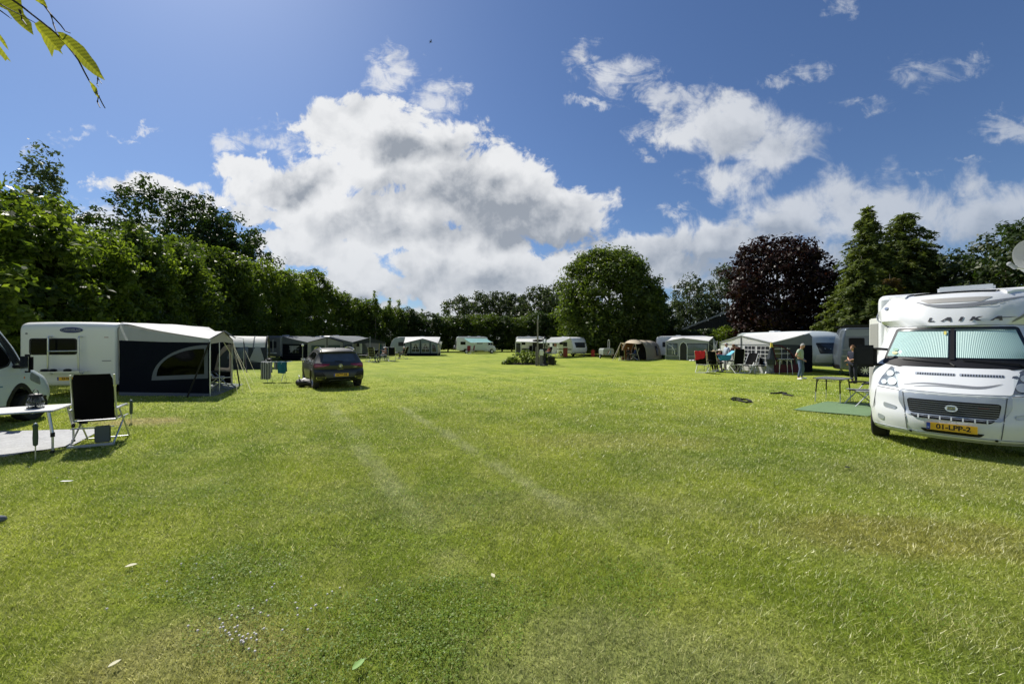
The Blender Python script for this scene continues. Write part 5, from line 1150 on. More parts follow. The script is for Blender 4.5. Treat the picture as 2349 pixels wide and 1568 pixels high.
pole(TN, [dome(1, .35)+Vector((.05, 0, 0)), Vector((dome(1, .2).x+.1, dome(1, .2).y, 0))], .02); pole(TN, [dome(1, .8), G(600, 838)], .018)
fp = G(559, 851); pole(TN, [fp, fp+Vector((0, 0, 2.0))], .014); pole(TN, [fp+Vector((0, 0, 2.0)), at(523, 770, fp.y+1)], .014)
pole(TN, [at(559, 785, fp.y), G(566, 855)], .03, BLACKP, 'storm_strap'); 
for a_, b_ in ((at(560, 800, fp.y), G(590, 868)), (at(533, 790, fp.y-2), G(583, 885)), (at(530, 785, 24), G(575, 895))): MB().tube([a_, b_], .0045, 4).build('guy_line', MATS['guy_rope'], TN, world=True)

# ---- generic caravan awning with peaked front
def awning(name, label, A, B, Cb, Db, eave, peak, back, roofm, frontm, sidem, skirt, front_feats=(), side='near', openfront=False, edge=DGREY, sag=.06, pkt=.5, farwall=True):
    A, B, Cb, Db = [Vector((p[0], p[1], 0)) for p in (A, B, Cb, Db)]
    t = thing(name, label, 'awning', tuple((A+B)/2))
    Z_ = Vector((0, 0, 1)); eA = A+Z_*eave; eB = B+Z_*eave; pk = A.lerp(B, pkt)+Z_*peak
    MB().grid(roofgrid([eA, pk, eB], [Cb+Z_*back, Cb.lerp(Db, .5)+Z_*(back+.03), Db+Z_*back], sag), 20, 9).build('roof', roofm, t, world=True)
    MB().tube([eA, pk, eB], .035, 7).build('roof_edge', edge, t, world=True)
    f, L = wallfn(A, B)
    gab = [(0, eave), (L*pkt, peak), (L, eave), (L, eave-.16), (L*pkt, eave-.06), (0, eave-.16)]
    pane(t, 'front_gable', frontm, gab, f, -.01, .4)
    if not openfront:
        pane(t, 'front_wall', frontm, [(0, skirt), (0, eave-.16), (L*pkt, eave-.06), (L, eave-.16), (L, skirt)], f, -.01, .4)
    pane(t, 'front_skirt', edge, [(0, .02), (0, skirt), (L, skirt), (L, .02)], f, -.008, .5) if not openfront else None
    for k, (P_, Q) in enumerate(((Cb, A), (B, Db))):
        if (k == 1 and not farwall): continue
        fs_, Ls = wallfn(P_, Q); hA, hB = (back-.03, eave) if k == 0 else (eave, back-.03)
        pane(t, 'side_gable', roofm if roofm is not ROOFW else MGREY, [(0, hA), (Ls, hB), (Ls, eave-.18), (0, eave-.14)], fs_, -.01, .4)
        pane(t, 'side_wall', sidem, [(0, .35), (0, eave-.14), (Ls, eave-.18), (Ls, .35)], fs_, -.01, .4)
        pane(t, 'side_skirt', edge, [(0, .02), (0, .35), (Ls, .35), (Ls, .02)], fs_, -.008, .5)
    for p, h_ in ((A, eave), (B, eave)): pole(t, [p, p+Z_*h_], .02)
    return t, f, L, (Cb, A)
# awning 3: grey roof, navy side with window, beige front
W3, f, L, sw = awning('awning', 'grey-roofed awning with navy side wall, its beige front has two leaf-pattern windows', (-19.9, 37.6), (-18.3, 42.0), (-22.55, 37.9), (-21.2, 42.6), 1.75, 2.28, 2.36, MGREY, mat('sand_grey_canvas', (.36, .35, .31), .85, var=.06, trans=.2), NAVY, .35, edge=NAVY)
LEAFP = mat('leaf_print', (.05, .075, .06), .8, var=.9, vs=14)
for u0 in (.35, 2.45): o = wind(W3, rect(u0, .75, u0+1.75, 1.52), f, LEAFP, MATS['sand_grey_canvas'], .05)
pole(W3, [f(L*.5, 0, .03), f(L*.5, 2.2, .03)], .03, NAVY, 'front_seam')
fs_, Ls = wallfn(*sw); o = wind(W3, rnd([(Ls*.24, .70), (Ls*.28, 1.48), (Ls*.68, 1.48), (Ls*.66, .70)], .03), fs_, TGLASS, DGREY, .04, (3, 2)); curtain(o, W3, Ls*.28, Ls*.66, .75, 1.42, fs_, 1)
pane(W3, 'piping', DGREY, [(0, .50), (Ls, .50), (Ls, .53), (0, .53)], fs_, .005, .5)
pole(W3, [sw[1]+Vector((-.1, -.05, 1.75)), sw[1]+Vector((-.55, -.35, 0))], .02, BLACKP, 'storm_strap')
# awning 4: open, grey
W4, f, L, sw = awning('awning', 'open-fronted dark grey awning with patchy light roof behind the seated group', (-17.15, 41.6), (-15.1, 46.0), (-19.95, 42.2), (-18.1, 46.6), 1.76, 2.28, 2.42, MGREY, DGREY, MGREY, .3, openfront=True, edge=DGREY)
pole(W4, [f(L*.5, 0), f(L*.5, 2.3)], .045, LGREY); b = MB(); b.box(f(L*.5, 2.28), (.1, .1, .25)); b.build('peak_cap', LGREY, W4, world=True)
fs_, Ls = wallfn(*sw); arc = [(Ls*.35, .4)]+[(Ls*.35+Ls*.6*(1-cos(a)), .4+1.15*sin(a)) for a in [pi/2*k/10 for k in range(1, 11)]]+[(Ls*.95, .4)]
pane(W4, 'window_arch', DGREY, arc, fs_, .012, .4, holes=[scale_out(arc, .86, .84)]); MB().fill(scale_out(arc, .86, .84), lambda u, z, o=0: fs_(u, z, .01), g=.4).build('clear_window', VIN, W4, world=True)
b = MB(); b.box((-18.3, 44.6, 1.05), (.7, .05, 1.9), radians(-20)); b.build('inner_door', CREAM, W4, world=True)
b = MB(); b.tube([f(L*.98, .1, -.6), f(L*.98, 1.6, -.6)], [.22, .12], 8); b.build('drawn_curtain', mat('curtain_teal', (.02, .10, .11), .9), W4, world=True)
b = MB(); b.tube([f(L*.80, .1, -.1), f(L*.82, 1.7, -.1)], [.10, .06], 8); b.build('rolled_wall', mat('rolled_tan', (.35, .30, .18), .9), W4, world=True)
# awning 5
W5, f, L, sw = awning('awning', 'blue-grey awning with white roof and curtained front windows in front of the back hedge', (-14.0, 49.9), (-9.6, 50.0), (-14.6, 52.7), (-9.8, 52.7), 1.62, 2.22, 2.48, ROOFW, mat('bluegrey_canvas', (.19, .24, .27), .85, var=.06, trans=.15), CREAMC, .34, edge=NAVY, pkt=.55)
for u0, u1 in ((L*.22, L*.47), (L*.51, L*.76)):
    o = wind(W5, rnd([(u0, .46), (u0, 1.72), (u1, 1.70), (u1, .46)], .1), f, TGLASS, MATS['bluegrey_canvas'], .07, (2, 3)); curtain(o, W5, u0+.08, (u0+u1)/2, .85, 1.64, f, 1); curtain(o, W5, (u0+u1)/2, u1-.08, .85, 1.64, f, -1)
for u in (.02, .205, .49, .775): pole(W5, [f(L*u, .0, .02), f(L*u, 1.62+.5*(1-abs(u-.55)/.55)*.85, .02)], .045, NAVY, 'front_seam')
o = wind(W5, rnd([(L*.82, .46), (L*.82, 1.60), (L*.93, 1.35), (L*.97, .46)], .1), f, TGLASS, LGREY, .05)
fs_, Ls = wallfn(*sw); wind(W5, rnd([(Ls*.15, .4), (Ls*.18, 1.40), (Ls*.8, 1.38), (Ls*.8, .4)], .05), fs_, TGLASS, WCUSH, .10)
# ---- wind-out canopies
def canopy(name, label, pts4, m_, legs, wallm=None, th=.03, cat='canopy'):
    t = thing(name, label, cat, (pts4[0].x, pts4[0].y, 0)); a, b_, c, d = pts4
    MB().grid(lambda u, v: a.lerp(b_, u).lerp(d.lerp(c, u), v)+Vector((0, 0, -.05*sin(pi*v))), 10, 5).build('fabric', m_, t, world=True)
    MB().tube([a, b_], .05, 7).build('front_bar', WHITE, t, world=True)
    for p in legs: pole(t, [p, Vector((p.x, p.y, 0))], .03)
    return t
cn = canopy('canopy', 'pale teal wind-out canopy on the motorhome by the back hedge', (at(1081, 787, 58.5), at(1131, 786, 58.9), at(1116, 777.5, 61.0), at(1064, 776.5, 60.8)), TEAL, [at(1080.5, 787, 58.5), at(1130.5, 786, 58.9)])
cn2 = canopy('canopy', 'flat white canopy with clear side room behind the flowerbed', (at(1183, 784.5, 58.0), at(1250, 786, 58.2), at(1252, 777.5, 60.3), at(1186, 777.5, 60.3)), ROOFW, [at(1183, 784.5, 58), at(1196, 784.5, 58)])
f, L = wallfn(at(1182, 0, 58.0), at(1196, 0, 58.0)); wind(cn2, rect(0, .05, L, 1.78, .03), f, TGLASS, WHITE, .12)
f, L = wallfn(at(1222, 0, 58.9), at(1246, 0, 58.2)); pane(cn2, 'dark_windbreak', BLACKP, [(0, .1), (0, 2.1), (L*.5, 2.25), (L, 2.15), (L, .2)], f)
cn3 = canopy('canopy', 'light grey wind-out canopy on the caravan with brown open door', (at(1232, 787, 44.0), at(1281, 787, 43.2), Vector((7.16, 46.6, 2.36)), Vector((5.2, 49.8, 2.36))), LGREY, [at(1233, 787, 44), at(1281, 787, 43.2)])
# ---- tunnel tent
TT = thing('tunnel_tent', 'beige tunnel tent with ochre lining and open canopied entrance', 'tent', (12.1, 38.3, 0))
q0 = Vector((10.9, 38.6, 0)); q1 = Vector((13.3, 38.1, 0)); dd = Vector((.62, .784, 0)); LT = 6.6
def tun(u, v, k=1.):
    wd = (q1-q0).length*(1-.16*u); c_ = (q0+q1)/2+dd*LT*u; ax = (q1-q0).normalized(); a = pi*(1-v)
    h = 2.02*(1-.06*u-.0*u)*(1 if u < .72 else 1-.52*((u-.72)/.28)**1.8); rib = 1-.035*sin(pi*((u*3.2) % 1.))
    if u > .72: wd *= 1-.12*((u-.72)/.28)
    return c_+ax*(wd/2*cos(a)*(abs(cos(a))**-.25 if abs(cos(a)) > .05 else 1)*k)+Vector((0, 0, h*sin(a)**.8*rib*k)) if 0 < v < 1 else c_+ax*(wd/2*cos(a)*k)
MB().grid(lambda u, v: tun(u, v), 32, 22).build('outer_tent', BEIGE, TT, world=True)
MB().grid(lambda u, v: tun(.02+u*.33, v, .965), 8, 16).build('lining', OCHRE, TT, world=True)
b = MB(); b.add([tun(.36, k/16, .97) for k in range(17)], [tuple(range(17))]); b.build('inner_wall', DGREY, TT, world=True)
for u0, u1 in ((.02, .26), (.30, .50)):
    MB().grid(lambda u, v: tun(lerp(u0, u1, .5+(u-.5)*sqrt(max(.05, 1-(2*v-1)**2))), .27+.48*v)*1.0+Vector((0, 0, .025)), 8, 8).build('roof_patch', SAND, TT, world=True)
MB().grid(lambda u, v: tun(lerp(.50, .585, u), lerp(.78, .955, v))+Vector((.05, -.03, .02)), 4, 6).build('window', TGLASS, TT, world=True)
MB().grid(lambda u, v: tun(lerp(.485, .60, u), lerp(.765, .965, v))+Vector((.035, -.02, .01)), 4, 6).build('window_surround', BLACKP, TT, world=True)
for u in (.0, .62, .74): MB().tube([tun(u, k/20)+Vector((0, 0, .01)) for k in range(21)], .025, 6).build('seam', mat('beige_seam', (.33, .29, .22), .8), TT, world=True)
cA = at(1424.5, 786.5, 37.2); cB = at(1457, 788.5, 36.6)
MB().grid(lambda u, v: cA.lerp(cB, u).lerp(tun(.0, .25+.45*u), v)+Vector((0, 0, -.06*sin(pi*v))), 8, 6).build('entrance_canopy', SAND, TT, world=True)
MB().grid(lambda u, v: cA.lerp(tun(0, .18), v).lerp(at(1430, 815, 37.6).lerp(tun(0, .05), v), u), 6, 5).build('canopy_side', OCHRE, TT, world=True)
for p, g_ in ((cA, G(1405, 828)), (cA, G(1411, 826)), (cB, G(1467, 828.5))): pole(TT, [p, g_], .028, mat('tan_pole', (.42, .38, .30), .6))
b = MB()
for a_, b_ in ((tun(.9, .9), G(1545, 826)), (tun(1, .6), G(1540, 818)), (tun(.62, .97), G(1496, 829.5))): b.tube([a_, b_], .010, 4)
b.build('guy_lines', MATS['guy_rope'], TT, world=True)

# ---- awning 10 with arched door
W10, f, L, sw = awning('awning', 'grey-white awning with black arched doorway and clear windows left of the big white awning', (15.5, 38.9), (18.7, 36.7), (17.0, 41.0), (20.2, 38.7), 1.86, 2.18, 2.32, ROOFW, LGREY, DGREY, .40, edge=LGREY, pkt=.42)
pane(W10, 'skirt_band', VIN, [(0.02, .06), (.02, .40), (L-.02, .40), (L-.02, .06)], f, .006, .4)
wind(W10, rnd([(.12, .50), (.12, 1.66), (1.12, 1.66), (1.10, .50)], .04), f, VIN, NAVY, .05, (2, 2)); wind(W10, rnd([(2.02, .50), (1.98, 1.64), (L-.05, 1.64), (L-.05, .50)], .04), f, VIN, NAVY, .05)
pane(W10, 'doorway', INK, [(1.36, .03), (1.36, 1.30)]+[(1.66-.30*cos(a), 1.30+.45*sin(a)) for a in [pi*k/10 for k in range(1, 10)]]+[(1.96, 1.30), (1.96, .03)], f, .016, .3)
pole(W10, [f(1.31, .02, .03), f(1.31, 1.35, .03), f(1.42, 1.65, .03), f(1.66, 1.80, .03), f(1.90, 1.65, .03), f(2.01, 1.35, .03), f(2.01, .02, .03)], .035, WCUSH, 'door_frame')
pole(W10, [f(.15, 1.60, .03), f(.6, 1.35, .03), f(.85, .9, .03), f(.85, .55, .03)], .03, WCUSH, 'pole')
fs_, Ls = wallfn((18.7, 36.7), (20.2, 38.7)); wind(W10, rect(.3, .5, Ls-.3, 1.6, .05), fs_, VIN, DGREY, .05); pole(W10, [fs_(.25, 1.6, .03), fs_(1.5, 1.5, .03), fs_(2.1, .9, .03)], .03, LGREY, 'pole')
pole(W10, [fs_(0, .6, .5), fs_(1.0, 1.9, .6)], .03, STEEL, 'guy_pole')

# ---- awning 11: big white
A = Vector((14.35, 26.6, 0)); B = Vector((14.65, 21.75, 0)); Cb = Vector((16.75, 27.6, 0)); Db = Vector((17.32, 22.25, 0))
W11 = thing('awning', 'big bright white awning with barred windows, yellow corner ribbon and maroon side trim', 'awning', tuple((A+B)/2))
Z_ = Vector((0, 0, 1)); eA = A+Z_*1.76; eB = B+Z_*1.76; pk = A.lerp(B, .47)+Z_*2.20
MB().grid(roofgrid([eA, pk, eB], [Cb+Z_*2.38, Cb.lerp(Db, .5)+Z_*2.44, Db+Z_*2.40], .05), 22, 10).build('roof', ROOFW, W11, world=True)
f, L = wallfn(A, B); WCAN = mat('white_canvas', (.80, .80, .79), .8, var=.05, bump=.8, bs=2.5, trans=.45)
pane(W11, 'front_wall', WCAN, [(0, .03), (0, 1.74), (L*.47, 2.17), (L, 1.74), (L, .03)], f, 0, .4)
MB().tube([f(0, 1.76, .03), f(L*.47, 2.20, .03), f(L, 1.76, .03)], .035, 7).build('roof_edge', STEEL, W11, world=True)
pane(W11, 'gable_trim', MGREY, [(.0, 1.66), (L, 1.66), (L, 1.61), (0, 1.61)], f, .02, .5)
wind(W11, rect(L*.52, .62, L*.73, 1.58, .02), f, TGLASS, WCAN, .03, (3, 4)); wind(W11, rect(L*.75, .62, L*.97, 1.58, .02), f, TGLASS, WCAN, .03, (3, 4))
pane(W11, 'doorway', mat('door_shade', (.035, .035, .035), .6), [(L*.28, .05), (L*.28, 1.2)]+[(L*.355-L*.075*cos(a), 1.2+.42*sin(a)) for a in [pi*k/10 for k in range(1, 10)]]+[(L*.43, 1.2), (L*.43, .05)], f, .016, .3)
pane(W11, 'skirt_band', MGREY, [(0, .50), (L, .50), (L, .56), (0, .56)], f, .012, .5)
pole(W11, [f(L*.465, 0, .03), f(L*.465, 2.15, .03)], .03, MGREY, 'front_seam'); pole(W11, [f(0, 0, .02), f(0, 1.76, .02)], .03, STEEL); pole(W11, [f(L, 0, .02), f(L, 1.76, .02)], .03, STEEL)
fs_, Ls = wallfn(B, Db)
pane(W11, 'side_gable', MGREY, [(0, 1.76), (Ls*.5, 2.0), (Ls*.92, 2.30), (Ls, 2.1), (Ls, 1.62), (0, 1.66)], fs_, 0, .3)
pane(W11, 'side_wall', DGREY, [(0, .05), (0, 1.66), (Ls, 1.62), (Ls, .05)], fs_, 0, .3)
pane(W11, 'side_window', TGLASS, [(.18, .55), (.12, 1.58)]+[(Ls*.12+Ls*.42*sin(a), .98+.60*cos(a)) for a in [pi/2*k/8 for k in range(1, 9)]]+[(Ls*.54, .55)], fs_, .012, .3)
b = MB()
for u in (.62, 1.02): b.fill([(u-.012, .56), (u+.012, .56), (u+.012, 1.50), (u-.012, 1.50)], lambda x, z, o=0: fs_(x, z, .024), g=.5)
for z in (.85, 1.15, 1.42): b.fill([(.15, z-.012), (1.2, z-.012), (1.2, z+.012), (.15, z+.012)], lambda x, z_, o=0: fs_(x, z_, .026), g=.5)
b.build('window_bars', WCUSH, W11, world=True)
pole(W11, [fs_(.10, 1.60, .03), fs_(.6, 1.57, .03), fs_(1.1, 1.30, .03), fs_(1.42, .95, .03), fs_(1.5, .55, .03)], .035, MAROON, 'window_arch')
pane(W11, 'side_band', MAROON, [(.05, .08), (.05, .52), (Ls*.68, .52), (Ls*.70, .08)], fs_, .014, .3); pane(W11, 'side_corner', NAVY, [(Ls*.70, .08), (Ls*.66, 1.60), (Ls, 1.60), (Ls*1.0, .08)], fs_, .014, .3)
pole(W11, [fs_(-.05, 1.7, .05), fs_(.28, 0, .25)], .028, MAROON, 'corner_strap'); 
b = MB(); b.tube([fs_(-.06, 1.76, .03), fs_(-.06, 1.50, .05)], [.05, .085], 6); b.build('yellow_ribbon', mat('yellow_cloth', (.60, .47, .06), .8), W11, world=True)
b = MB(); b.tube([fs_(-.10, 1.45, .04), fs_(-.14, 1.1, .06), fs_(-.18, .85, .08), fs_(-.14, .55, .05)], [.05, .13, .22, .18], 8); b.build('tied_back_flap', DGREY, W11, world=True)
pane(W11, 'corner_panel', MGREY, [(-.42, .05), (-.36, .72), (.06, .62), (.10, .05)], fs_, .05, .3)
# ================================================================ buildings on the right
BN = thing('barn', 'dark boarded barn with pale sloping roof edge behind the copper maple', 'barn', (24.5, 58, 0))
b = MB(); f, L = wallfn((22.5, 57.5), (44, 50)); apex = L*.52
b.fill([(0, 0), (0, 2.4), (apex, 7.2), (L, 2.4), (L, 0)], lambda u, z, o=0: f(u, z, o), g=1.2); b.build('gable_wall', mat('dark_boards', (.018, .020, .018), .8), BN, world=True)
b = MB()
for k in range(int(L/.28)):
    u = .2+k*.28; zt = 2.4+4.8*(1-abs(u-apex)/apex) if u < apex else 2.4+4.8*(1-(u-apex)/(L-apex)); b.box(f(u, zt/2, .03), (.05, .05, max(.3, zt-.3)), atan2(-7.5, 21.5))
b.build('board_battens', mat('dark_batten', (.028, .032, .028), .8), BN, world=True)
for u0, z0, u1, z1 in ((-.9, 2.05, apex, 7.35), (apex, 7.35, L+.9, 2.05)): MB().fill([(u0, z0), (u1, z1), (u1, z1+.26), (u0, z0+.26)], lambda u, z, o=0: f(u, z, .2+o), g=1, th=.12).build('roof_edge', mat('roof_trim_grey', (.30, .31, .29), .6), BN, world=True)
bk = Vector((.33, .94, 0))*14
for u0, z0, u1, z1 in ((-.9, 2.3, apex, 7.6), (apex, 7.6, L+.9, 2.3)): MB().grid(lambda a, c: Vector(f(lerp(u0, u1, a), lerp(z0, z1, a), .2))+bk*c, 4, 3).build('roof', mat('barn_roof', (.16, .16, .15), .8), BN, world=True)
SH = thing('shed', 'low shed with brown-grey roof between the maple and the conifers', 'shed', (30.5, 42, 0))
b = MB(); b.box((30.8, 42.5, 1.45), (6.5, 5, 2.9)); b.build('wall', mat('shed_brown', (.035, .027, .022), .8), SH, world=True)
b = MB(); b.add([(27, 39.5, 3.0), (34.3, 39.5, 2.85), (34.3, 42.8, 3.5), (27, 42.8, 4.2), (27, 46, 3.0), (34.3, 46, 2.85)], [(0, 1, 2, 3), (3, 2, 5, 4), (0, 3, 4), (1, 5, 2)]); b.build('roof', mat('shed_roof', (.16, .15, .13), .8), SH, world=True, smooth=False)
S2 = thing('shed', 'taller blue-grey shed with flat roof edge in front of the conifers', 'shed', (38, 46, 0))
b = MB(); b.box((37.2, 47, 2.0), (6, 4, 4.0)); b.build('wall', mat('shed_blue', (.07, .085, .10), .7), S2, world=True); MB().box((37.2, 47, 4.04), (6.3, 4.3, .14)).build('roof', mat('shed_trim', (.20, .22, .24), .6), S2, world=True)
# ================================================================ chairs, tables
def camp_chair(label, loc, rz, rec=20, fab=MESHF, fr_m=ALU, head=None, group=None, sc=1, arm=None, stripes=None, name='camping_chair', backlen=.78, cush=None):
    t = thing(name, label, 'chair', (loc[0], loc[1], 0), rz, group); t.scale = (sc,)*3
    a = radians(rec); w_ = .255; bd = Vector((0, -sin(a), cos(a))); b0 = Vector((0, -.20, .44))
    b = MB(); b.grid(lambda u, v: (lerp(-w_, w_, u), lerp(-.20, .30, v), .44-.035*sin(pi*u)*sin(pi*v)), 6, 5); b.grid(lambda u, v: (lerp(-w_, w_, u), lerp(-.20, .30, v), .425-.035*sin(pi*u)*sin(pi*v)), 6, 5); b.build('seat', fab, t)
    b = MB()
    for o in (0, .02): b.grid(lambda u, v: tuple(b0+bd*(backlen*v+.04)+Vector((lerp(-w_, w_, u)*(1 if v < .92 else 1-.12*(v-.92)/.08), -o-.04*sin(pi*u), 0))), 6, 8)
    b.build('backrest', fab, t)
    if stripes:
        b = MB()
        for k in range(5): b.grid(lambda u, v: tuple(b0+bd*(.12+k*.14+.035*v)+Vector((lerp(-w_*.95, w_*.95, u), -.027-.04*sin(pi*u), 0))), 6, 1)
        b.build('back_stripes', stripes, t)
    for s_ in (-1, 1):
        x = s_*.275; top_ = b0+bd*(backlen+.03)+Vector((x, 0, 0))
        b = MB(); b.tube([Vector((x, .32, .445)), Vector((x, -.20, .445)), top_], .014, 7)
        b.tube([(x, .16, .44), (x, -.36, .015)], .014, 7); b.tube([(x*1.05, -.12, .62), (x*1.05, .36, .015)], .014, 7)
        b.tube([Vector((x*1.05, -.12, .62)), b0+bd*.26+Vector((x, 0, 0))], .012, 6); b.build('side_frame', fr_m, t)
        b = MB(); b.tube([(x*1.08, -.30, .64), (x*1.08, -.1, .655), (x*1.08, .16, .655), (x*1.08, .21, .635)], .024, 8); b.build('armrest', arm or BLACKP, t)
    for q_ in ([(-.275, -.36, .02), (.275, -.36, .02)], [(-.29, .36, .02), (.29, .36, .02)], [(-.275, -.2, .44), (.275, -.2, .44)]): MB().tube(q_, .014, 7).build('crossbar', fr_m, t)
    if head: b = MB(); b.box(b0+bd*(backlen-.04)+Vector((0, .045, 0)), (.40, .09, .16), M=Matrix.Rotation(a, 3, 'X')); b.build('head_cushion', head, t, bev=.035)
    return t
def camp_table(label, c, rz, L=1.0, W_=.68, h=.72, topm=MESHG, leg=BLACKP, foot=ALU, group=None):
    t = thing('camping_table', label, 'table', (c[0], c[1], 0), rz, group)
    b = MB(); b.fill(rnd([(-L/2, -W_/2), (L/2, -W_/2), (L/2, W_/2), (-L/2, W_/2)], .07), lambda x, y, o=0: (x, y, h+o), g=.3, th=.025); b.fill(rnd([(-L/2, -W_/2), (L/2, -W_/2), (L/2, W_/2), (-L/2, W_/2)], .07), lambda x, y, o=0: (x, y, h-.025), g=.3); b.build('tabletop', topm, t)
    pts_ = [(x*L/2, y*W_/2, h-.012) for x, y in ((-.97, -.97), (.97, -.97), (.97, .97), (-.97, .97), (-.97, -.97))]
    MB().tube(pts_, .014, 6).build('rim', leg, t)
    for x in (-1, 1):
        for y in (-1, 1):
            b = MB(); p0 = Vector((x*(L/2-.12), y*(W_/2-.08), h-.03)); p1 = Vector((x*(L/2-.07), y*(W_/2-.06), .30)); p2 = Vector((x*(L/2-.05), y*(W_/2-.05), 0))
            b.tube([p0, p1], .017, 7); b.tube([p0+Vector((-x*.20, 0, .01)), p0.lerp(p1, .28)], .009, 5); o = b.build('leg', leg, t)
            MB().tube([p1, p2], .012, 7).build('foot', foot, o)
    return t
# left foreground pitch
WH_MAT = mat('pitch_sheet', (.27, .28, .29), .65, var=.5, vs=8, bump=.5, bs=8)
SHEET = [(-7.58, 6.67), (-8.39, 7.9), (-11.2, 7.6), (-12.0, 5.0), (-8.7, 4.3), (-7.95, 5.9)]
gs = thing('groundsheet', 'crumpled light grey groundsheet under the white-topped table', 'groundsheet', (-8.5, 6.5, 0))
MB().fill(SHEET, lambda x, y, o=0: (x+8.5, y-6.5, .022+.010*vrnd((x*3, y*3, 0), 1.4)), g=.10, th=0).build('sheet', WH_MAT, gs)
tt = thing('camping_table', 'white-topped aluminium folding table by the left edge carrying a lantern', 'table', (0, 0, 0))
cor = [Vector((-7.87, 6.92, .70)), Vector((-7.42, 6.23, .70)), Vector((-7.42-.84*1.15, 6.23-.55*1.15, .70)), Vector((-7.87-.84*1.15, 6.92-.55*1.15, .70))]
tt.location = (-8.0, 6.3, 0); o2 = [(p.x, p.y) for p in cor]
MB().fill(rnd(o2, .06), lambda x, y, o=0: (x, y, .70+o), g=.3, th=.02).build('tabletop', mat('table_white', (.66, .66, .64), .35, var=.03), tt, world=True)
MB().tube([Vector((p.x, p.y, .685)) for p in cor]+[Vector((cor[0].x, cor[0].y, .685))], .014, 6).build('rim', ALU, tt, world=True)
cc_ = sum((p for p in cor), Vector())/4
for p in cor:
    q = p.lerp(cc_, .10); b = MB(); b.tube([(q.x, q.y, .68), (p.x, p.y, .30)], .021, 8); o = b.build('leg', ALU, tt, world=True)
    b = MB(); b.tube([(p.x, p.y, .30), (p.x, p.y, .03)], .015, 8); q_ = b.build('leg_extension', ALU, tt, world=True); q_.parent = o
    b = MB(); b.tube([(p.x, p.y, .34), (p.x, p.y, .27)], .026, 8); b.tube([(p.x, p.y, .05), (p.x, p.y, .0)], .026, 8); q_ = b.build('foot', BLACKP, tt, world=True); q_.parent = o
ln = thing('lantern', 'small round glass and metal lantern on the white table', 'lantern', (-7.93, 6.42, .70))
b = MB(); b.lathe([(.005, .0), (.095, .0), (.10, .02), (.06, .03)], n=20); b.lathe([(.055, .20), (.085, .19), (.075, .23), (.02, .245), (.005, .25)], n=20); b.lathe([(.012, .02), (.012, .15), (.02, .17)], n=10)
for k in range(6): a = k*pi/3; b.tube([(cos(a)*.07, sin(a)*.07, .02), (cos(a)*.105, sin(a)*.105, .10), (cos(a)*.075, sin(a)*.075, .20)], .004, 5)
b.build('frame', BLACKP, ln); MB().lathe([(.07, .03), (.10, .07), (.104, .11), (.09, .16), (.07, .19)], n=24).build('glass', CLEAR, ln); MB().tube([(cos(a)*.05, 0, .24+sin(a)*.07) for a in [pi*k/8 for k in range(9)]], .005, 5).build('handle', BLACKP, ln)
# big black reclining chair, back towards us
ch = camp_chair('black reclining camping chair with silver frame in the left foreground, back turned to us', (-7.38, 6.92), radians(29)-0, 8, MESHF, ALU, None, None, .98, arm=ALU, backlen=.80)
MB().box((.135, -.34, .21), (.21, .03, .30)).build('footrest_pad', mat('pad_grey_green', (.10, .12, .11), .8), ch, bev=.02)
MB().tube([(-.275, -.31, .33), (.275, -.31, .33)], .011, 6).build('lower_crossbar', ALU, ch); MB().box((-.13, -.27, .43), (.10, .04, .05)).build('latch', BLACKP, ch)
b = MB(); b.box((0, -.37, .03), (.60, .03, .045)); b.build('base_bar', mat('alu_bluegrey', (.42, .47, .52), .4, metal=.4), ch, bev=.006)
# second chair at the very edge: only its leg shows
ch2 = camp_chair('grey-framed chair cut by the left edge, holding the sitting person', (-8.72, 5.62), radians(-60), 18, MESHG, STEEL)
for (x, y, tp_, lb) in ((81, 1056, 973, 'short dark garden torch on a spike in front of the white-topped table'), (300.6, 970.8, 919, 'short garden torch on a thin spike right of the black reclining chair')):
    p = G(x, y); h = (y-tp_)/F*p.y; t = thing('garden_torch', lb, 'garden light', p, 0, 'garden torches'); b = MB(); b.lathe([(.004, h*.38), (.026, h*.42), (.030, h*.62), (.026, h*.90), (.034, h*.95), (.02, h)], n=14); b.build('lamp_body', mat('torch_green', (.05, .08, .05), .5), t); MB().tube([(0, 0, -.02), (0, 0, h*.42)], .008, 6).build('spike', ALU, t); MB().sph((0, 0, h), .018).build('cap', WHITE, t)
# right pitch: mat, table, chair
GM = [tuple(G(1819, 942).xy), tuple(G(1898, 923).xy), (10.9, 10.7), tuple(G(1990, 958).xy)]
gm_ = thing('ground_mat', 'flat green ground mat beside the big white motorhome', 'mat', (9, 10, 0))
MB().fill(GM, lambda x, y, o=0: (x-9, y-10, .034+.008*vrnd((x*2, y*2, 0), 1.5)+o), g=.15, th=.012).build('mat', mat('mat_green', (.12, .20, .095), .85, var=.12, bump=.4, bs=30), gm_)
camp_table('grey camping table on black legs standing on the lawn left of the motorhome', ((9.05+10.3)/2, (11.6+11.66)/2), atan2(.56, .82), 1.0, .70, .72, mat('table_grey', (.16, .165, .17), .35, var=.08))
ch3 = camp_chair('grey mesh camping chair on the green mat between table and motorhome', (9.85, 10.75), radians(72), 27, MESHG, ALU, sc=1.02, backlen=.74)
st = thing('folding_stool', 'small black and silver footstool tucked by the motorhome wheel', 'stool', (9.0, 9.25, 0), .4)
b = MB(); b.box((0, 0, .33), (.42, .36, .03)); b.build('seat', BLACKP, st, bev=.01)
for s_ in (-1, 1): b = MB(); b.tube([(s_*.17, -.17, 0), (s_*.17, .15, .32)], .012, 6); b.tube([(s_*.17, .17, 0), (s_*.17, -.15, .32)], .012, 6); b.build('leg', ALU, st)
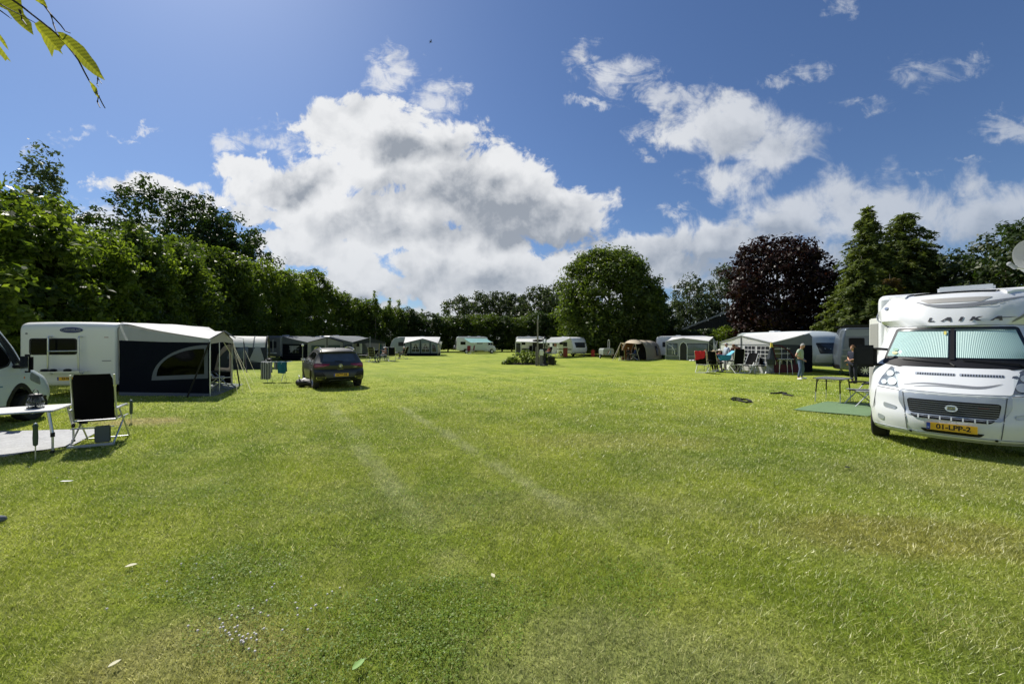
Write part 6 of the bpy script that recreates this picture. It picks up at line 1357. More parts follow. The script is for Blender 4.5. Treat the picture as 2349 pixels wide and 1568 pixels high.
for x_, y_, k_ in STRIPED: camp_chair(('grey-striped reclining chair behind the arched awning window, left one', 'grey-striped reclining chair behind the arched awning window, right one')[k_], (x_, y_), radians(-15-20*k_), 22, MESHF, ALU, None, 'striped chairs inside the big awning', 1.05, stripes=LGREY)
# group by the white awning
cr = camp_chair('reclining black chair with a red cloth on it and pale base, at the blue-basin table', (11.15, 22.6), radians(-38), 24, MESHF, CREAM, group='camping chairs at the blue-basin table', sc=1.08)
rc = thing('red_cloth', 'bright red towel hanging over the back of the pale-based chair', 'towel', (10.80, 22.14, 1.19), radians(-38))
MB().grid(lambda u, v: (lerp(-.27, .25, u)+.03*sin(v*7), (-.09-.02*sin(u*12)) if v < .45 else lerp(-.06, .12, (v-.45)/.55), .12-abs(v-.45)*(.70 if v > .45 else 1.25)*(1-.25*u)+.012*sin(u*14)), 10, 12).build('cloth', mat('red_fabric', (.62, .015, .025), .8, var=.15, bump=.4, bs=8), rc)
sp_ = [(13.0, 22.4, 185, 8, 'tall black high-backed chair with white legs at the blue-basin table, back to us'), (13.75, 22.5, 122, 34, 'low reclined black chair with white frame, left of the two by the white awning'), (14.40, 22.2, 128, 22, 'reclined black chair with white frame, right one of the two by the white awning')]
for x, y, rz_, rec, lb in sp_: camp_chair(lb, (x, y), radians(rz_-180 if rz_ > 180 else rz_), rec, MESHF, WHITE if rec > 10 else CREAM, None, 'camping chairs at the blue-basin table', 1.1 if rec < 10 else 1.0, backlen=.80)
tb = camp_table('dark folding table carrying the blue basin and cups', (12.75, 23.5), radians(4), 1.9, .75, .70, BLACKP, BLACKP, BLACKP)
bs_ = thing('basin', 'light blue plastic basin with its lid tilted up on the dark table', 'basin', (12.80, 23.3, .70))
b = MB(); b.add([(-.28, -.18, 0), (.28, -.18, 0), (.28, .18, 0), (-.28, .18, 0), (-.36, -.24, .30), (.36, -.24, .30), (.36, .24, .30), (-.36, .24, .30)], [(0, 1, 2, 3), (0, 1, 5, 4), (1, 2, 6, 5), (2, 3, 7, 6), (3, 0, 4, 7)]); b.tube([(-.37, -.25, .30), (.37, -.25, .30), (.37, .25, .30), (-.37, .25, .30), (-.37, -.25, .30)], .02, 6); b.build('tub', mat('basin_blue', (.03, .33, .50), .4), bs_, smooth=False)
MB().box((.42, 0, .42), (.45, .40, .03), M=Matrix.Rotation(radians(-38), 3, 'Y')).build('lid', mat('lid_blue', (.14, .48, .62), .4), bs_)
for k, (x, c_, lb) in enumerate(((12.15, (.75, .74, .68), 'white mug left on the dark table'), (12.30, (.35, .33, .55), 'lilac cup between the white mug and the basin'), (12.48, (.72, .70, .70), 'pale bowl next to the blue basin'))):
    t = thing('mug', lb, 'cup', (x, 23.3, .70)); MB().lathe([(.003, .002), (.045, .0), (.05, .10), (.046, .10), (.042, .01)], n=14).build('cup', mat('mug_%d' % k, c_, .4), t); MB().tube([(.048, 0, .02), (.085, 0, .03), (.085, 0, .07), (.05, 0, .085)], .007, 5).build('handle', MATS['mug_%d' % k], t)
t2 = camp_table('small pale side table behind the reclined chairs', (13.95, 23.4), .2, .7, .5, .66, mat('pale_top', (.45, .45, .44), .5))
b = MB(); b.box((13.8, 24.2, .22), (.5, .35, .42)); bx = thing('cool_box', 'white cool box on the grass behind the black chairs', 'box', (13.8, 24.2, 0)); b.build('box', WCUSH, bx, world=True, bev=.04); MB().box((13.8, 24.2, .45), (.52, .37, .05)).build('lid', ALU, bx, world=True, bev=.015)
shoe = thing('slippers', 'pair of white slippers on the grass in front of the arched-door awning', 'shoes', (17.0, 36.4, 0)); 
for dx_ in (-.16, .12): MB().sph((dx_, 0, .05), (.12, .17, .07)).build('shoe', WCUSH, shoe)
ct = camp_table('low table with a blue tray and white legs in front of the maroon awning panel', (15.2, 21.6), 0, .85, .5, .86, mat('tray_blue', (.015, .025, .12), .5), WHITE, WHITE)
# left group
for args in (('striped high-backed chair turned away from us with a white-capped person in it', (-12.35, 34.4), -14, 12, MESHF, ALU, None, STEEL), ('lounger with white pillow left of the striped chair, strongly reclined', (-13.2, 36.0), 60, 48, MESHF, ALU, WCUSH, None),
             ('empty navy chair with white head cushion in the middle of the seated group', (-11.3, 36.3), 15, 20, NAVY, ALU, WCUSH, None), ('white-cushioned chair holding the rightmost seated person of the group', (-11.6, 41.2), 78, 20, MESHF, ALU, WCUSH, None),
             ('dark chair with white head cushion under the person in teal', (-12.4, 37.8), -160, 18, NAVY, ALU, WCUSH, None), ('dark chair under the tan-shirted person of the seated group', (-12.1, 36.7), 100, 16, MESHF, ALU, None, None)):
    lb, lc, rz_, rec, fb_, fm_, hd, stp = args; camp_chair(lb, lc, radians(rz_), rec, fb_, fm_, hd, 'camping chairs of the seated group on the left', 1.08, stripes=stp)
camp_table('small grey table left of the striped chair', (-13.5, 35.0), .1, .8, .55, .62, STEEL)
camp_table('narrow white-topped table between the navy chair and the rightmost sitter', (-12.5, 40.6), 0, .9, .5, .70, WCUSH)
camp_table('small table with glasses in the middle of the seated group', (-12.0, 35.7), .2, .7, .5, .60, STEEL)
# tent group
camp_chair('dark low chair beside the flag trailer', (10.6, 37.2), radians(-20), 30, MESHF, ALU, sc=.9); camp_chair('camping chair inside the beige tent entrance under the person in blue', (12.0, 37.9), radians(70), 20, MESHF, ALU)
camp_table('white-clothed small table in the beige tent entrance', (11.55, 37.6), 0, .7, .5, .65, WCUSH, STEEL)
for k, (x, y, lb) in enumerate(((at(1075, 0, 58)[0], 58.0, 'red folding chair left under the teal canopy'), (at(1083, 0, 58.6)[0], 58.8, 'red folding chair right under the teal canopy'))): camp_chair(lb, (x, y), radians(180-60*k), 12, mat('red_seat', (.20, .02, .02), .8), WHITE, None, 'red chairs under the teal canopy')
camp_chair('dark chair under the white canopy behind the flowerbed', (at(1216, 0, 58)[0], 58.0), radians(160), 15)
camp_chair('white plastic-framed chair by the brown caravan door', (at(1270, 0, 45)[0], 44.9), radians(150), 10, WCUSH, WHITE)
b = thing('windbreak_board', 'rust-red folded panel leaning on the striped caravan side', 'board', (6.35, 45.9, 0), radians(25)); MB().box((0, 0, .55), (.62, .08, 1.1)).build('panel', mat('rust_red', (.28, .055, .025), .7), b, bev=.03); MB().tube([(-.31, 0, 1.1), (.31, 0, 1.1)], .03).build('rail', STEEL, b)
b = thing('fuel_can', 'red upright bag beside the caravan hitch in front of the dome tree', 'bag', G(1338+22, 819)); bb = MB().box((0, 0, .42), (.42, .3, .85)); bb.build('bag', mat('red_bag', (.45, .03, .015), .6), b, bev=.08); MB().tube([(-.12, 0, .85), (0, 0, .98), (.12, 0, .85)], .02).build('handle', BLACKP, b)
# drying rack, towels, sports bag
RK = thing('drying_rack', 'white folding drying rack left of the dark grey car', 'drying rack', G(631, 876), radians(6))
b = MB(); [b.tube([(x, y, .86), (x, -y*1.0, .03)], .012, 6) for x in (-.22, .38) for y in (-.25, .25)]; [b.tube([(-.45, y, .90), (.62, y, .90)], .007, 5) for y in (-.28, -.14, 0, .14, .28)]; [b.tube([(x, -.30, .90), (x, .30, .90)], .010, 5) for x in (-.45, .62)]; b.build('frame', WHITE, RK)
stp = bpy.data.materials.new('striped_towel'); stp.use_nodes = True; t_ = NT(stp.node_tree); ps = t_.n('ShaderNodeTexCoord').outputs['Object']; sx_ = t_.n('ShaderNodeSeparateXYZ'); t_.L.new(ps, sx_.inputs[0])
t_.L.new(t_.mix(t_.m('GREATER_THAN', t_.m('SINE', t_.m('MULTIPLY', sx_.outputs[0], 88.)), 0.), col(.55, .55, .56), col(.02, .025, .05)), t_.N['Principled BSDF'].inputs['Base Color']); t_.N['Principled BSDF'].inputs['Roughness'].default_value = .9
def towel(label, c, rz, w_, d1, d2, m_):
    t = thing('towel', label, 'towel', c, rz, 'towels on the drying rack')
    def f(u, v):
        L = d1+d2+.10; s_ = v*L; x = lerp(-w_/2, w_/2, u)
        if s_ < d1: y, z = -.05-.02*sin(u*9), -(d1-s_)
        elif s_ > d1+.10: y, z = .05+.02*sin(u*7), -(s_-d1-.10)
        else: y, z = lerp(-.05, .05, (s_-d1)/.10), .012
        return (x+.012*sin(z*9), y, z+.01*sin(u*8))
    MB().grid(f, 12, 16).build('cloth', m_, t)
k0 = RK.location
towel('black and white striped towel hanging on the drying rack', k0+Vector((-.27, -.20, .91)), radians(6), .44, .78, .5, stp)
towel('petrol blue towel hanging on the drying rack', k0+Vector((.42, -.16, .91)), radians(2), .36, .52, .45, mat('petrol_cloth', (.02, .17, .25), .85, var=.15, bump=.4, bs=10))
towel('small grey cloth between the striped and blue towels', k0+Vector((.07, .0, .91)), radians(6), .16, .36, .2, MGREY)
pg = thing('clothespin_bag', 'small black bag on the left end of the drying rack', 'bag', k0+Vector((-.32, .1, .91)), .2); MB().sph((0, 0, .07), (.14, .07, .07)).build('bag', BLACKP, pg); MB().sph((-.12, 0, .05), (.05, .04, .04)).build('lining', WCUSH, pg)
BG = thing('sports_bag', 'black sports bag lying on the grass by the car wheel', 'bag', G(692, 890)+Vector((.02, .25, 0)), radians(-10))
b = MB()
def bag(u, v):
    a = 2*pi*u; x = lerp(-.42, .42, v); k_ = (1-abs(2*v-1)**3.2)**.5*(1+.08*sin(v*11+a)); return (x, .20*k_*cos(a)*(1+.06*sin(9*v)), .17+.17*k_*sin(a)*(1.05-.35*v)+.012*sin(7*a+v*14))
b.grid(bag, 20, 18); b.build('bag', mat('bag_black', (.012, .012, .014), .6, bump=.6, bs=14), BG)
MB().tube([(-.25, -.08, .28), (-.2, -.10, .42), (-.30, 0, .46), (-.34, .06, .30)], .016).build('handle', WCUSH, BG)
MB().grid(lambda u, v: (lerp(-.1, .32, u), lerp(-.11, .02, v), .30-.09*u+.06*v+.01*sin(u*9)), 6, 4).build('flap', mat('bag_grey', (.25, .26, .27), .5), BG)
# standpipe, pole, lamp, flower bed
sd_ = thing('post_light', 'short thin post with a round white top behind the parked car', 'post', G(694, 839)); MB().tube([(0, 0, 0), (0, 0, 1.5)], .035).build('post', STEEL, sd_); MB().sph((0, 0, 1.55), .09).build('globe', WCUSH, sd_); MB().tube([(.02, 0, .05), (.25, 0, .04)], .02).build('foot', STEEL, sd_)
FP = thing('flagpole', 'slim wooden pole at the flowerbed with a paler top end', 'pole', G(1233.6, 839)); MB().tube([(0, 0, 0), (0, 0, 3.5)], [.075, .05], 10).build('pole', mat('pole_wood', (.22, .20, .17), .8), FP); MB().tube([(0.02, 0, 3.3), (.04, 0, 3.85)], [.025, .02]).build('tip', ALU, FP)
SB = thing('service_post', 'grey timber service post with white socket box beside the pole', 'service post', G(1236.5, 839.3)+Vector((.02, -.25, 0)))
MB().box((-.24, 0, .72), (.12, .12, 1.44)).build('post', mat('post_wood', (.14, .13, .12), .8), SB, bev=.01); MB().box((.12, 0, .42), (.24, .14, .84)).build('board', MATS['post_wood'], SB, bev=.01); MB().box((.14, -.05, 1.02), (.28, .14, .44)).build('socket_box', WHITE, SB, bev=.03); MB().box((.14, -.125, 1.02), (.20, .01, .30)).build('box_lid', CREAM, SB, bev=.01)
SL = thing('street_lamp', 'black cast-iron lantern lamp standing in the flowerbed', 'street lamp', G(1249.5, 839))
b = MB(); b.lathe([(.26, 0), (.26, .05), (.14, .10), (.12, .32), (.075, .40), (.06, .9), (.085, .95), (.05, 1.0), (.045, 1.5), (.075, 1.55), (.04, 1.62)], n=14); b.build('column', BLACKP, SL)
b = MB(); b.tube([(-.14, 0, 1.40), (-.22, 0, 1.48), (-.05, 0, 1.55)], .02, 6); b.tube([(.14, 0, 1.40), (.22, 0, 1.48), (.05, 0, 1.55)], .02, 6); b.tube([(-.2, 0, 1.46), (.2, 0, 1.46)], .018); b.build('ladder_rest', BLACKP, SL)
b = MB(); b.lathe([(.08, 1.62), (.07, 1.66)], n=6)
for k in range(6): a = k*pi/3; b.tube([(cos(a)*.08, sin(a)*.08, 1.64), (cos(a)*.19, sin(a)*.19, 2.02)], .014, 5)
b.lathe([(.22, 2.02), (.20, 2.06), (.10, 2.16), (.05, 2.18), (.04, 2.24), (.005, 2.32)], n=6); b.build('lantern_frame', BLACKP, SL); MB().lathe([(.075, 1.66), (.18, 2.02)], n=6).build('lantern_glass', CLEAR, SL, smooth=False)
bed = thing('flowerbed', 'low soil bed edged with dark boards under the lamp and pole', 'flowerbed', G(1218, 836))
b = MB(); b.fill(circ(0, 0, 2.0, 26, 1.0), lambda x, y, o=0: (x, y, .06+.03*vrnd((x*2, y*2, 0))+o), g=.2, th=.08); b.build('soil', mat('soil', (.05, .038, .028), .95, var=.4), bed); MB().tube([(2.0*cos(2*pi*k/26), 1.0*sin(2*pi*k/26), .06) for k in range(27)], .05, 6).build('edging', mat('edging_dark', (.04, .035, .03), .9), bed)
MB().fill([(-.75, -1.15), (.95, -1.05), (.9, -.9), (-.6, -.98)], lambda x, y, o=0: (x, y, .02), g=.3).build('paving_strip', mat('tan_paving', (.42, .33, .22), .9), bed)
for k, (dx_, dy_, h, r_) in enumerate(((-1.55, .0, .55, .50), (-1.0, -.2, .85, .55), (-.45, .15, 1.05, .58), (.15, -.1, 1.0, .55), (.75, .15, .95, .5), (1.25, -.15, .75, .5), (1.6, .1, .65, .4), (-1.9, -.25, .22, .35))):
    t = thing('leafy_plant', ('small yellowish plant second from the left end of the flowerbed', 'leafy shrub third from the left in the flowerbed', 'tallest leafy shrub in the left half of the flowerbed', 'shrub just left of the pole in the flowerbed', 'shrub between the pole and the black lamp', 'dark shrub right of the black lamp', 'low shrub at the right end of the flowerbed', 'creeping plant at the left tip of the flowerbed')[k], 'plant', bed.location+Vector((dx_, dy_, .05)), k, 'plants in the flowerbed')
    rawmesh('foliage', crown(300+k, r_, r_, .02, h, 34, 26, .085, .17, lambda t_: sqrt(max(0, 1-(1.5*t_-.5)**2)), .3, .2, .8), 4, leafmat('bed_leaves', (.05, .085, .015), (.17, .22, .045), .45) if k != 5 else LM_BACK, t)
    b = MB(); [b.tube([(0, 0, 0), (cos(q*1.3)*r_*.5, sin(q*1.3)*r_*.5, h*.7)], [.012, .004], 5) for q in range(5)]; b.build('stems', mat('stem_green', (.06, .08, .03), .8), t)
tb2 = thing('plant_tub', 'black tub holding shrubs right of the lamp', 'tub', G(1265, 838)); MB().lathe([(.003, 0), (.22, 0), (.29, .62), (.26, .62), (.25, .56), (.003, .56)], n=18).build('tub', BLACKP, tb2)
# black hoses / straps on the lawn
for (pts_, lb) in (([(1678, 918), (1682, 915.5), (1690, 915), (1700, 918), (1712, 918.5), (1722, 922), (1724, 924.5), (1712, 925), (1700, 922.5), (1690, 920), (1680, 920)], 'looped black strap lying on the lawn, left one'), ([(1768, 904.5), (1782, 904), (1793, 902.5), (1804, 904), (1796, 906), (1808, 908.5), (1820, 910.5)], 'open black strap lying on the lawn, right one')):
    ps_ = [G(x, y)+Vector((0, 0, .03)) for x, y in pts_]; o = thing('ground_strap', lb, 'strap', ps_[0]*1, 0, 'black straps on the lawn'); o.location.z = 0; MB().tube(ps_, .030, 6).build('strap', RUBBER, o, world=True)
# laundry spider by the curtained awning, open clothes parasol
lz = thing('folded_parasol', 'half-folded pale clothes drier at the right end of the curtained awning', 'clothes drier', G(1010, 816.5)); MB().tube([(0, 0, 0), (0, 0, 1.9)], .025).build('mast', ALU, lz); b = MB(); [b.tube([(0, 0, .7), (cos(k)*.25, sin(k)*.2, 1.85)], .012, 5) for k in range(7)]; b.build('arms', WHITE, lz)
MB().lathe([(.02, .9), (.14, 1.4), (.22, 1.85)], n=9).build('cloth', CURT, lz, smooth=False)
# things lying in the grass
def litter(nm, lb, cat, p, pts_, m_, zz=.03, rz=0): t = thing(nm, lb, cat, p, rz); MB().fill(pts_, lambda x, y, o=0: (x, y, zz+.4*x*x+.2*abs(y)+o), g=.02, th=.003).build('blade' if 'leaf' in nm else 'body', m_, t); return t
LY = mat('dead_leaf', (.50, .48, .30), .7, var=.2); lf = [(.55*x_, .55*y_) for x_, y_ in [(-.05, 0), (-.03, .02), (0, .028), (.03, .02), (.055, 0), (.03, -.018), (0, -.025), (-.03, -.018)]]
litter('fallen_leaf', 'pale fallen leaf in the lower left of the lawn', 'leaf', G(300, 1307), [(x*1.3, y*1.5) for x, y in lf], LY, .035, .6); litter('fallen_leaf', 'small curled pale leaf near the lower left corner', 'leaf', G(262, 1538), lf, LY, .04, 1.2)
litter('fallen_leaf', 'fresh green leaf at the bottom edge', 'leaf', G(822, 1545), [(x*1.5, y*1.4) for x, y in lf], mat('fresh_leaf', (.12, .26, .02), .5), .05, 1.1); litter('fallen_leaf', 'pale leaf in front of the motorhome', 'leaf', G(2195, 1060), [(x*1.3, y*1.6) for x, y in lf], LY, .04, .2)
litter('fallen_leaf', 'forked pale leaf below the motorhome shadow', 'leaf', G(2208, 1147), lf, LY, .05, .8); litter('fallen_leaf', 'dark shrivelled leaf on the lawn below the green mat', 'leaf', G(1944, 1080), [(x*1.3, y*2) for x, y in lf], INK, .05, 0)
litter('fallen_leaf', 'tiny pale leaf in the middle of the lower lawn', 'leaf', G(1131, 1332), lf, LY, .04, 2)
litter('paper_strip', 'flat white strip lying in the grass at the left', 'litter', G(153, 1111), [(-.07, -.012), (.06, -.02), (.07, .012), (-.06, .016)], WCUSH, .04, .1)
sh = thing('shoe', 'grey rounded shoe tip at the left edge of the lawn', 'shoe', G(-2, 1200), .2); MB().sph((0, 0, .04), (.06, .035, .035)).build('upper', MGREY, sh)
rs5 = np.random.RandomState(9); b = MB()
for cx_, cy_, sx__, sy__, n in ((525, 1470, 35, 22, 16), (600, 1475, 26, 20, 9), (680, 1390, 80, 35, 16), (580, 1360, 70, 30, 6), (430, 1330, 60, 25, 4), (480, 1440, 90, 30, 8), (160, 1000+90, 60, 30, 4)):
    for _ in range(n):
        p = G(cx_+rs5.randn()*sx__, cy_+rs5.randn()*sy__); z_ = rs5.uniform(.022, .042); b.sph((p.x, p.y, z_), (.0075, .0075, .006), 6, 4); b.tube([(p.x, p.y, 0), (p.x, p.y, z_)], .0015, 3)
tag(b.build('clover_flowers', mat('clover_white', (.62, .58, .55), .8)), 'white clover flowers in the short grass', 'flowers', kind='stuff')
rs6 = np.random.RandomState(4); Cc = []
for cx_, cy_, r_, n in ((-.9, 2.35, .9, 5200), (-.3, 2.6, .6, 1800), (-2.2, 3.0, .7, 2200), (.9, 2.9, .5, 900), (-1.0, 4.2, 1.1, 2600), (-3.4, 4.6, .9, 1500), (2.6, 2.6, .4, 500)):
    a_ = rs6.rand(n)*2*pi; q_ = r_*rs6.rand(n)**.6*(1+.3*np.sin(a_*3+cx_)); Cc.append(np.stack([cx_+q_*np.cos(a_), cy_+q_*np.sin(a_)*.7, rs6.uniform(.012, .034, n)], 1))
Cc = np.concatenate(Cc); tag(rawmesh('clover_leaves', leaves(Cc, np.tile(np.array([[0, 0, 1.6]]), (len(Cc), 1)), .013, rs6, 1.1, .3), 4, leafmat('clover_leaf', (.13, .21, .028), (.22, .31, .055), .45)), 'patches of small clover leaves in the near lawn', 'clover', kind='stuff')
# ================================================================ people
SKIN = mat('skin', (.50, .27, .18), .55, var=.08); HAIRG = mat('hair_grey', (.32, .31, .30), .8, var=.3, vs=30); HAIRB = mat('hair_brown', (.16, .075, .03), .8, var=.4, vs=30)
def skinmesh(V_, E_, R_, sub=2):
    me = bpy.data.meshes.new('t'); me.from_pydata(V_, E_, []); o = bpy.data.objects.new('t', me); COL.objects.link(o)
    m_ = o.modifiers.new('s', 'SKIN'); m_.use_smooth_shade = True; sv = me.skin_vertices[0].data
    for i, r in enumerate(R_): sv[i].radius = (r, r) if isinstance(r, (int, float)) else r; sv[i].use_root = (i == 0)
    o.modifiers.new('u', 'SUBSURF').levels = sub; bpy.context.view_layer.update()
    ev = o.evaluated_get(bpy.context.evaluated_depsgraph_get()); r_ = bpy.data.meshes.new_from_object(ev); vs_ = [tuple(v.co) for v in r_.vertices]; fs_ = [tuple(p.vertices) for p in r_.polygons]
    bpy.data.objects.remove(o); bpy.data.meshes.remove(r_); return vs_, fs_
STAND = dict(pel=(0, 0, .95), wai=(0, 0, 1.08), che=(0, 0, 1.27), nec=(0, -.01, 1.45), hea=(0, .02, 1.62), shR=(.18, 0, 1.40), elR=(.25, -.01, 1.12), wrR=(.25, .06, .88), shL=(-.18, 0, 1.40), elL=(-.25, -.01, 1.12), wrL=(-.25, .06, .88),
             hiR=(.09, 0, .90), knR=(.10, .03, .50), anR=(.11, -.01, .09), hiL=(-.09, 0, .90), knL=(-.10, .03, .50), anL=(-.11, -.01, .09), toR=(.12, .16, .035), toL=(-.12, .16, .035))
SIT = dict(pel=(0, -.05, .53), wai=(0, -.08, .68), che=(0, -.12, .86), nec=(0, -.12, 1.03), hea=(0, -.08, 1.19), shR=(.18, -.12, .98), elR=(.25, -.05, .74), wrR=(.17, .18, .68), shL=(-.18, -.12, .98), elL=(-.25, -.05, .74), wrL=(-.17, .18, .68),
           hiR=(.10, -.02, .52), knR=(.13, .40, .53), anR=(.13, .46, .10), hiL=(-.10, -.02, .52), knL=(-.13, .40, .53), anL=(-.13, .46, .10), toR=(.14, .62, .04), toL=(-.14, .62, .04))
def person(label, loc, rz, base=STAND, shirt=None, trous=None, shoe_=None, hair=HAIRG, hat=None, sleeve=.6, sc=1., skirt=False, look=0, hatb=False, short=False, **ov):
    P_ = {k: Vector(v) for k, v in base.items()}; P_.update({k: Vector(v) for k, v in ov.items()})
    t = thing('person', label, 'person', (loc[0], loc[1], loc[2] if len(loc) > 2 else 0), radians(rz)); t.scale = (sc,)*3
    ks = ['pel', 'wai', 'che', 'nec', 'hb', 'shR', 'elR', 'wrR', 'shL', 'elL', 'wrL', 'hiR', 'knR', 'anR', 'toR', 'hiL', 'knL', 'anL', 'toL']
    P_['hb'] = P_['nec'].lerp(P_['hea'], .6)
    rad = dict(pel=.115, wai=.105, che=.125, nec=.055, hb=.05, shR=.06, elR=.042, wrR=.028, hiR=.085, knR=.055, anR=.036, toR=.03); rad.update({k[:-1]+'L': v for k, v in list(rad.items()) if k.endswith('R')})
    E_ = [('pel', 'wai'), ('wai', 'che'), ('che', 'nec'), ('nec', 'hb'), ('che', 'shR'), ('shR', 'elR'), ('elR', 'wrR'), ('che', 'shL'), ('shL', 'elL'), ('elL', 'wrL'), ('pel', 'hiR'), ('hiR', 'knR'), ('knR', 'anR'), ('anR', 'toR'), ('pel', 'hiL'), ('hiL', 'knL'), ('knL', 'anL'), ('anL', 'toL')]
    ix = {k: i for i, k in enumerate(ks)}
    vs_, fs_ = skinmesh([tuple(P_[k]) for k in ks], [(ix[a], ix[b]) for a, b in E_], [rad[k] for k in ks]); b = MB().add(vs_, fs_)
    up = (P_['hea']-P_['nec']).normalized(); fw = Matrix.Rotation(radians(look), 3, 'Z') @ Vector((0, 1, 0)); fw = (fw-up*fw.dot(up)).normalized(); rt = fw.cross(up); RM = Matrix((rt, fw, up)).transposed(); h = P_['hea']
    b.sph(h, (.074, .094, .115), 16, 12, M=RM); b.sph(h+RM @ Vector((0, .025, -.055)), (.052, .062, .06), 12, 8, M=RM)
    b.tube([h+RM @ Vector((0, .088, .03)), h+RM @ Vector((0, .112, -.012)), h+RM @ Vector((0, .09, -.022))], [.009, .016, .008], 6)
    for s_ in (-1, 1): b.sph(h+RM @ Vector((s_*.076, -.005, 0)), (.012, .022, .032), 8, 6, M=RM)
    for sd__ in 'RL':                                  # hands
        w_ = P_['wr'+sd__]; d = (w_-P_['el'+sd__]).normalized(); s_ = d.cross(Vector((0, 0, 1))); s_ = s_.normalized() if s_.length > .1 else Vector((0, 1, 0)); n_ = s_.cross(d)
        M_ = Matrix((s_, d, n_)).transposed(); b.sph(w_+d*.05, (.038, .055, .018), 10, 6, M=M_)
        for q, (o_, L) in enumerate(((-.028, .055), (-.010, .068), (.010, .064), (.027, .048))):
            p0 = w_+d*.085+s_*o_; p1 = p0+d*L*.5-n_*.008; p2 = p0+d*L*.8-n_*.035; b.tube([p0, p1, p2], [.009, .0085, .007], 6)
        p0 = w_+d*.035-s_*.03; b.tube([p0, p0-s_*.025+d*.025, p0-s_*.03+d*.055-n_*.015], [.010, .010, .008], 6)
    body_ = b.build('body', SKIN, t)
    for s_ in (-1, 1): MB().sph(h+RM @ Vector((s_*.030, .087, .018)), (.012, .008, .007), 8, 6, M=RM).build('eye', INK, t)
    MB().sph(h+RM @ Vector((0, .088, -.048)), (.022, .008, .006), 8, 6, M=RM).build('mouth', mat('lips', (.30, .10, .08), .5), t)
    if not hat:
        b = MB(); b.sph(h+RM @ Vector((0, -.018, .022)), (.086, .098, .112), 16, 10, M=RM)
        b.v = [v for v in b.v]; keep = []
        for f_ in b.f:
            c_ = sum((Vector(b.v[i]) for i in f_), Vector())/len(f_)-h; l = RM.transposed() @ c_
            if l.z > .045 or l.y < (.015 if l.z > -.05 else -.5): keep.append(f_)
        b.f = keep; b.mi = [0]*len(keep)
        if short is None:
            for q in range(9): a = q*pi/8+pi; b.sph(h+RM @ Vector((cos(a)*.075, sin(a)*.07-.02, -.045)), (.035, .035, .045), 8, 6)
        b.build('hair', hair, t)
    else:
        b = MB(); b.sph(h+RM @ Vector((0, -.01, .065)), (.088, .105, .065), 14, 8, M=RM)
        if hatb: b.lathe([(.07, 0), (.19, -.02), (.19, -.012), (.07, .012)], h+Vector((0, 0, .06)), 20)
        else: b.box(h+RM @ Vector((0, .12, .06)), (.12, .10, .012), M=RM)
        b.build('hat', hat, t)
    if shirt:
        k2 = ['che', 'wai', 'pel', 'nec', 'shR', 'sR2', 'shL', 'sL2']; Q = dict(P_); Q['nec'] = P_['che'].lerp(P_['nec'], .82)
        for s_ in 'RL': Q['s'+s_+'2'] = P_['sh'+s_].lerp(P_['el'+s_], sleeve) if sleeve <= 1 else P_['el'+s_]
        Q['pel'] = P_['pel'].lerp(P_['wai'], .1)
        r2 = [.152, .136, .140, .066, .080, .060 if sleeve < .9 else .055, .080, .060 if sleeve < .9 else .055]; e2 = [(0, 1), (1, 2), (0, 3), (0, 4), (4, 5), (0, 6), (6, 7)]
        v2 = [tuple(Q[k]) for k in k2]
        if sleeve > 1: v2 += [tuple(P_['elR'].lerp(P_['wrR'], .9)), tuple(P_['elL'].lerp(P_['wrL'], .9))]; e2 += [(5, 8), (7, 9)]; r2 += [.038, .038]
        a_, f_ = skinmesh(v2, e2, r2); MB().add(a_, f_).build('shirt', shirt, t)
    if trous:
        if skirt:
            c0_ = P_['wai']; c1 = (P_['knR']+P_['knL'])/2
            MB().lathe([(.135, 0), (.17, -.15), (.20, -.35), (.22, -.52), (.215, -.52)], c0_, 18).build('skirt', trous, t)
        k3 = ['pel', 'hiR', 'knR', 'aR', 'hiL', 'knL', 'aL']; Q = dict(P_)
        for s_ in 'RL': Q['a'+s_] = P_['kn'+s_].lerp(P_['an'+s_], .12 if short else .93)
        a_, f_ = skinmesh([tuple(Q[k]) for k in k3], [(0, 1), (1, 2), (2, 3), (0, 4), (4, 5), (5, 6)], [.135, .100, .068, .052, .100, .068, .052]); MB().add(a_, f_).build('trousers', trous, t)
    if shoe_:
        for s_ in 'RL':
            a_ = P_['an'+s_]; q = P_['to'+s_]; d = (q-a_); d.z = 0; d.normalize(); M_ = Matrix.Rotation(atan2(d.y, d.x)-pi/2, 3, 'Z')
            b = MB(); b.sph(a_.lerp(q, .5)+Vector((0, 0, -.012)), (.052, .145, .045), 12, 8, M=M_); b.build('shoe', shoe_, t)
    return t
def vd(x, Z): return ((x-CX)/F*Z, Z)
CL = lambda n, c: mat(n, c, .85, var=.12, bump=.3, bs=12)
person('man in a pale green polo shirt and jeans walking on the lawn looking down', vd(1836, 18.5), -142, STAND, CL('polo_green', (.36, .44, .33)), CL('jeans', (.07, .11, .18)), WCUSH, HAIRG, None, .62, 1.0, look=-25,
       hea=(.02, .10, 1.60), nec=(0, .02, 1.45), knR=(.24, .08, .50), anR=(.32, .0, .09), toR=(.42, .15, .04), knL=(-.20, .06, .50), anL=(-.31, -.04, .09), toL=(-.38, .12, .04), elL=(-.24, -.08, 1.14), wrL=(-.20, .10, .96), elR=(.36, -.08, 1.14), wrR=(.26, .14, .98))
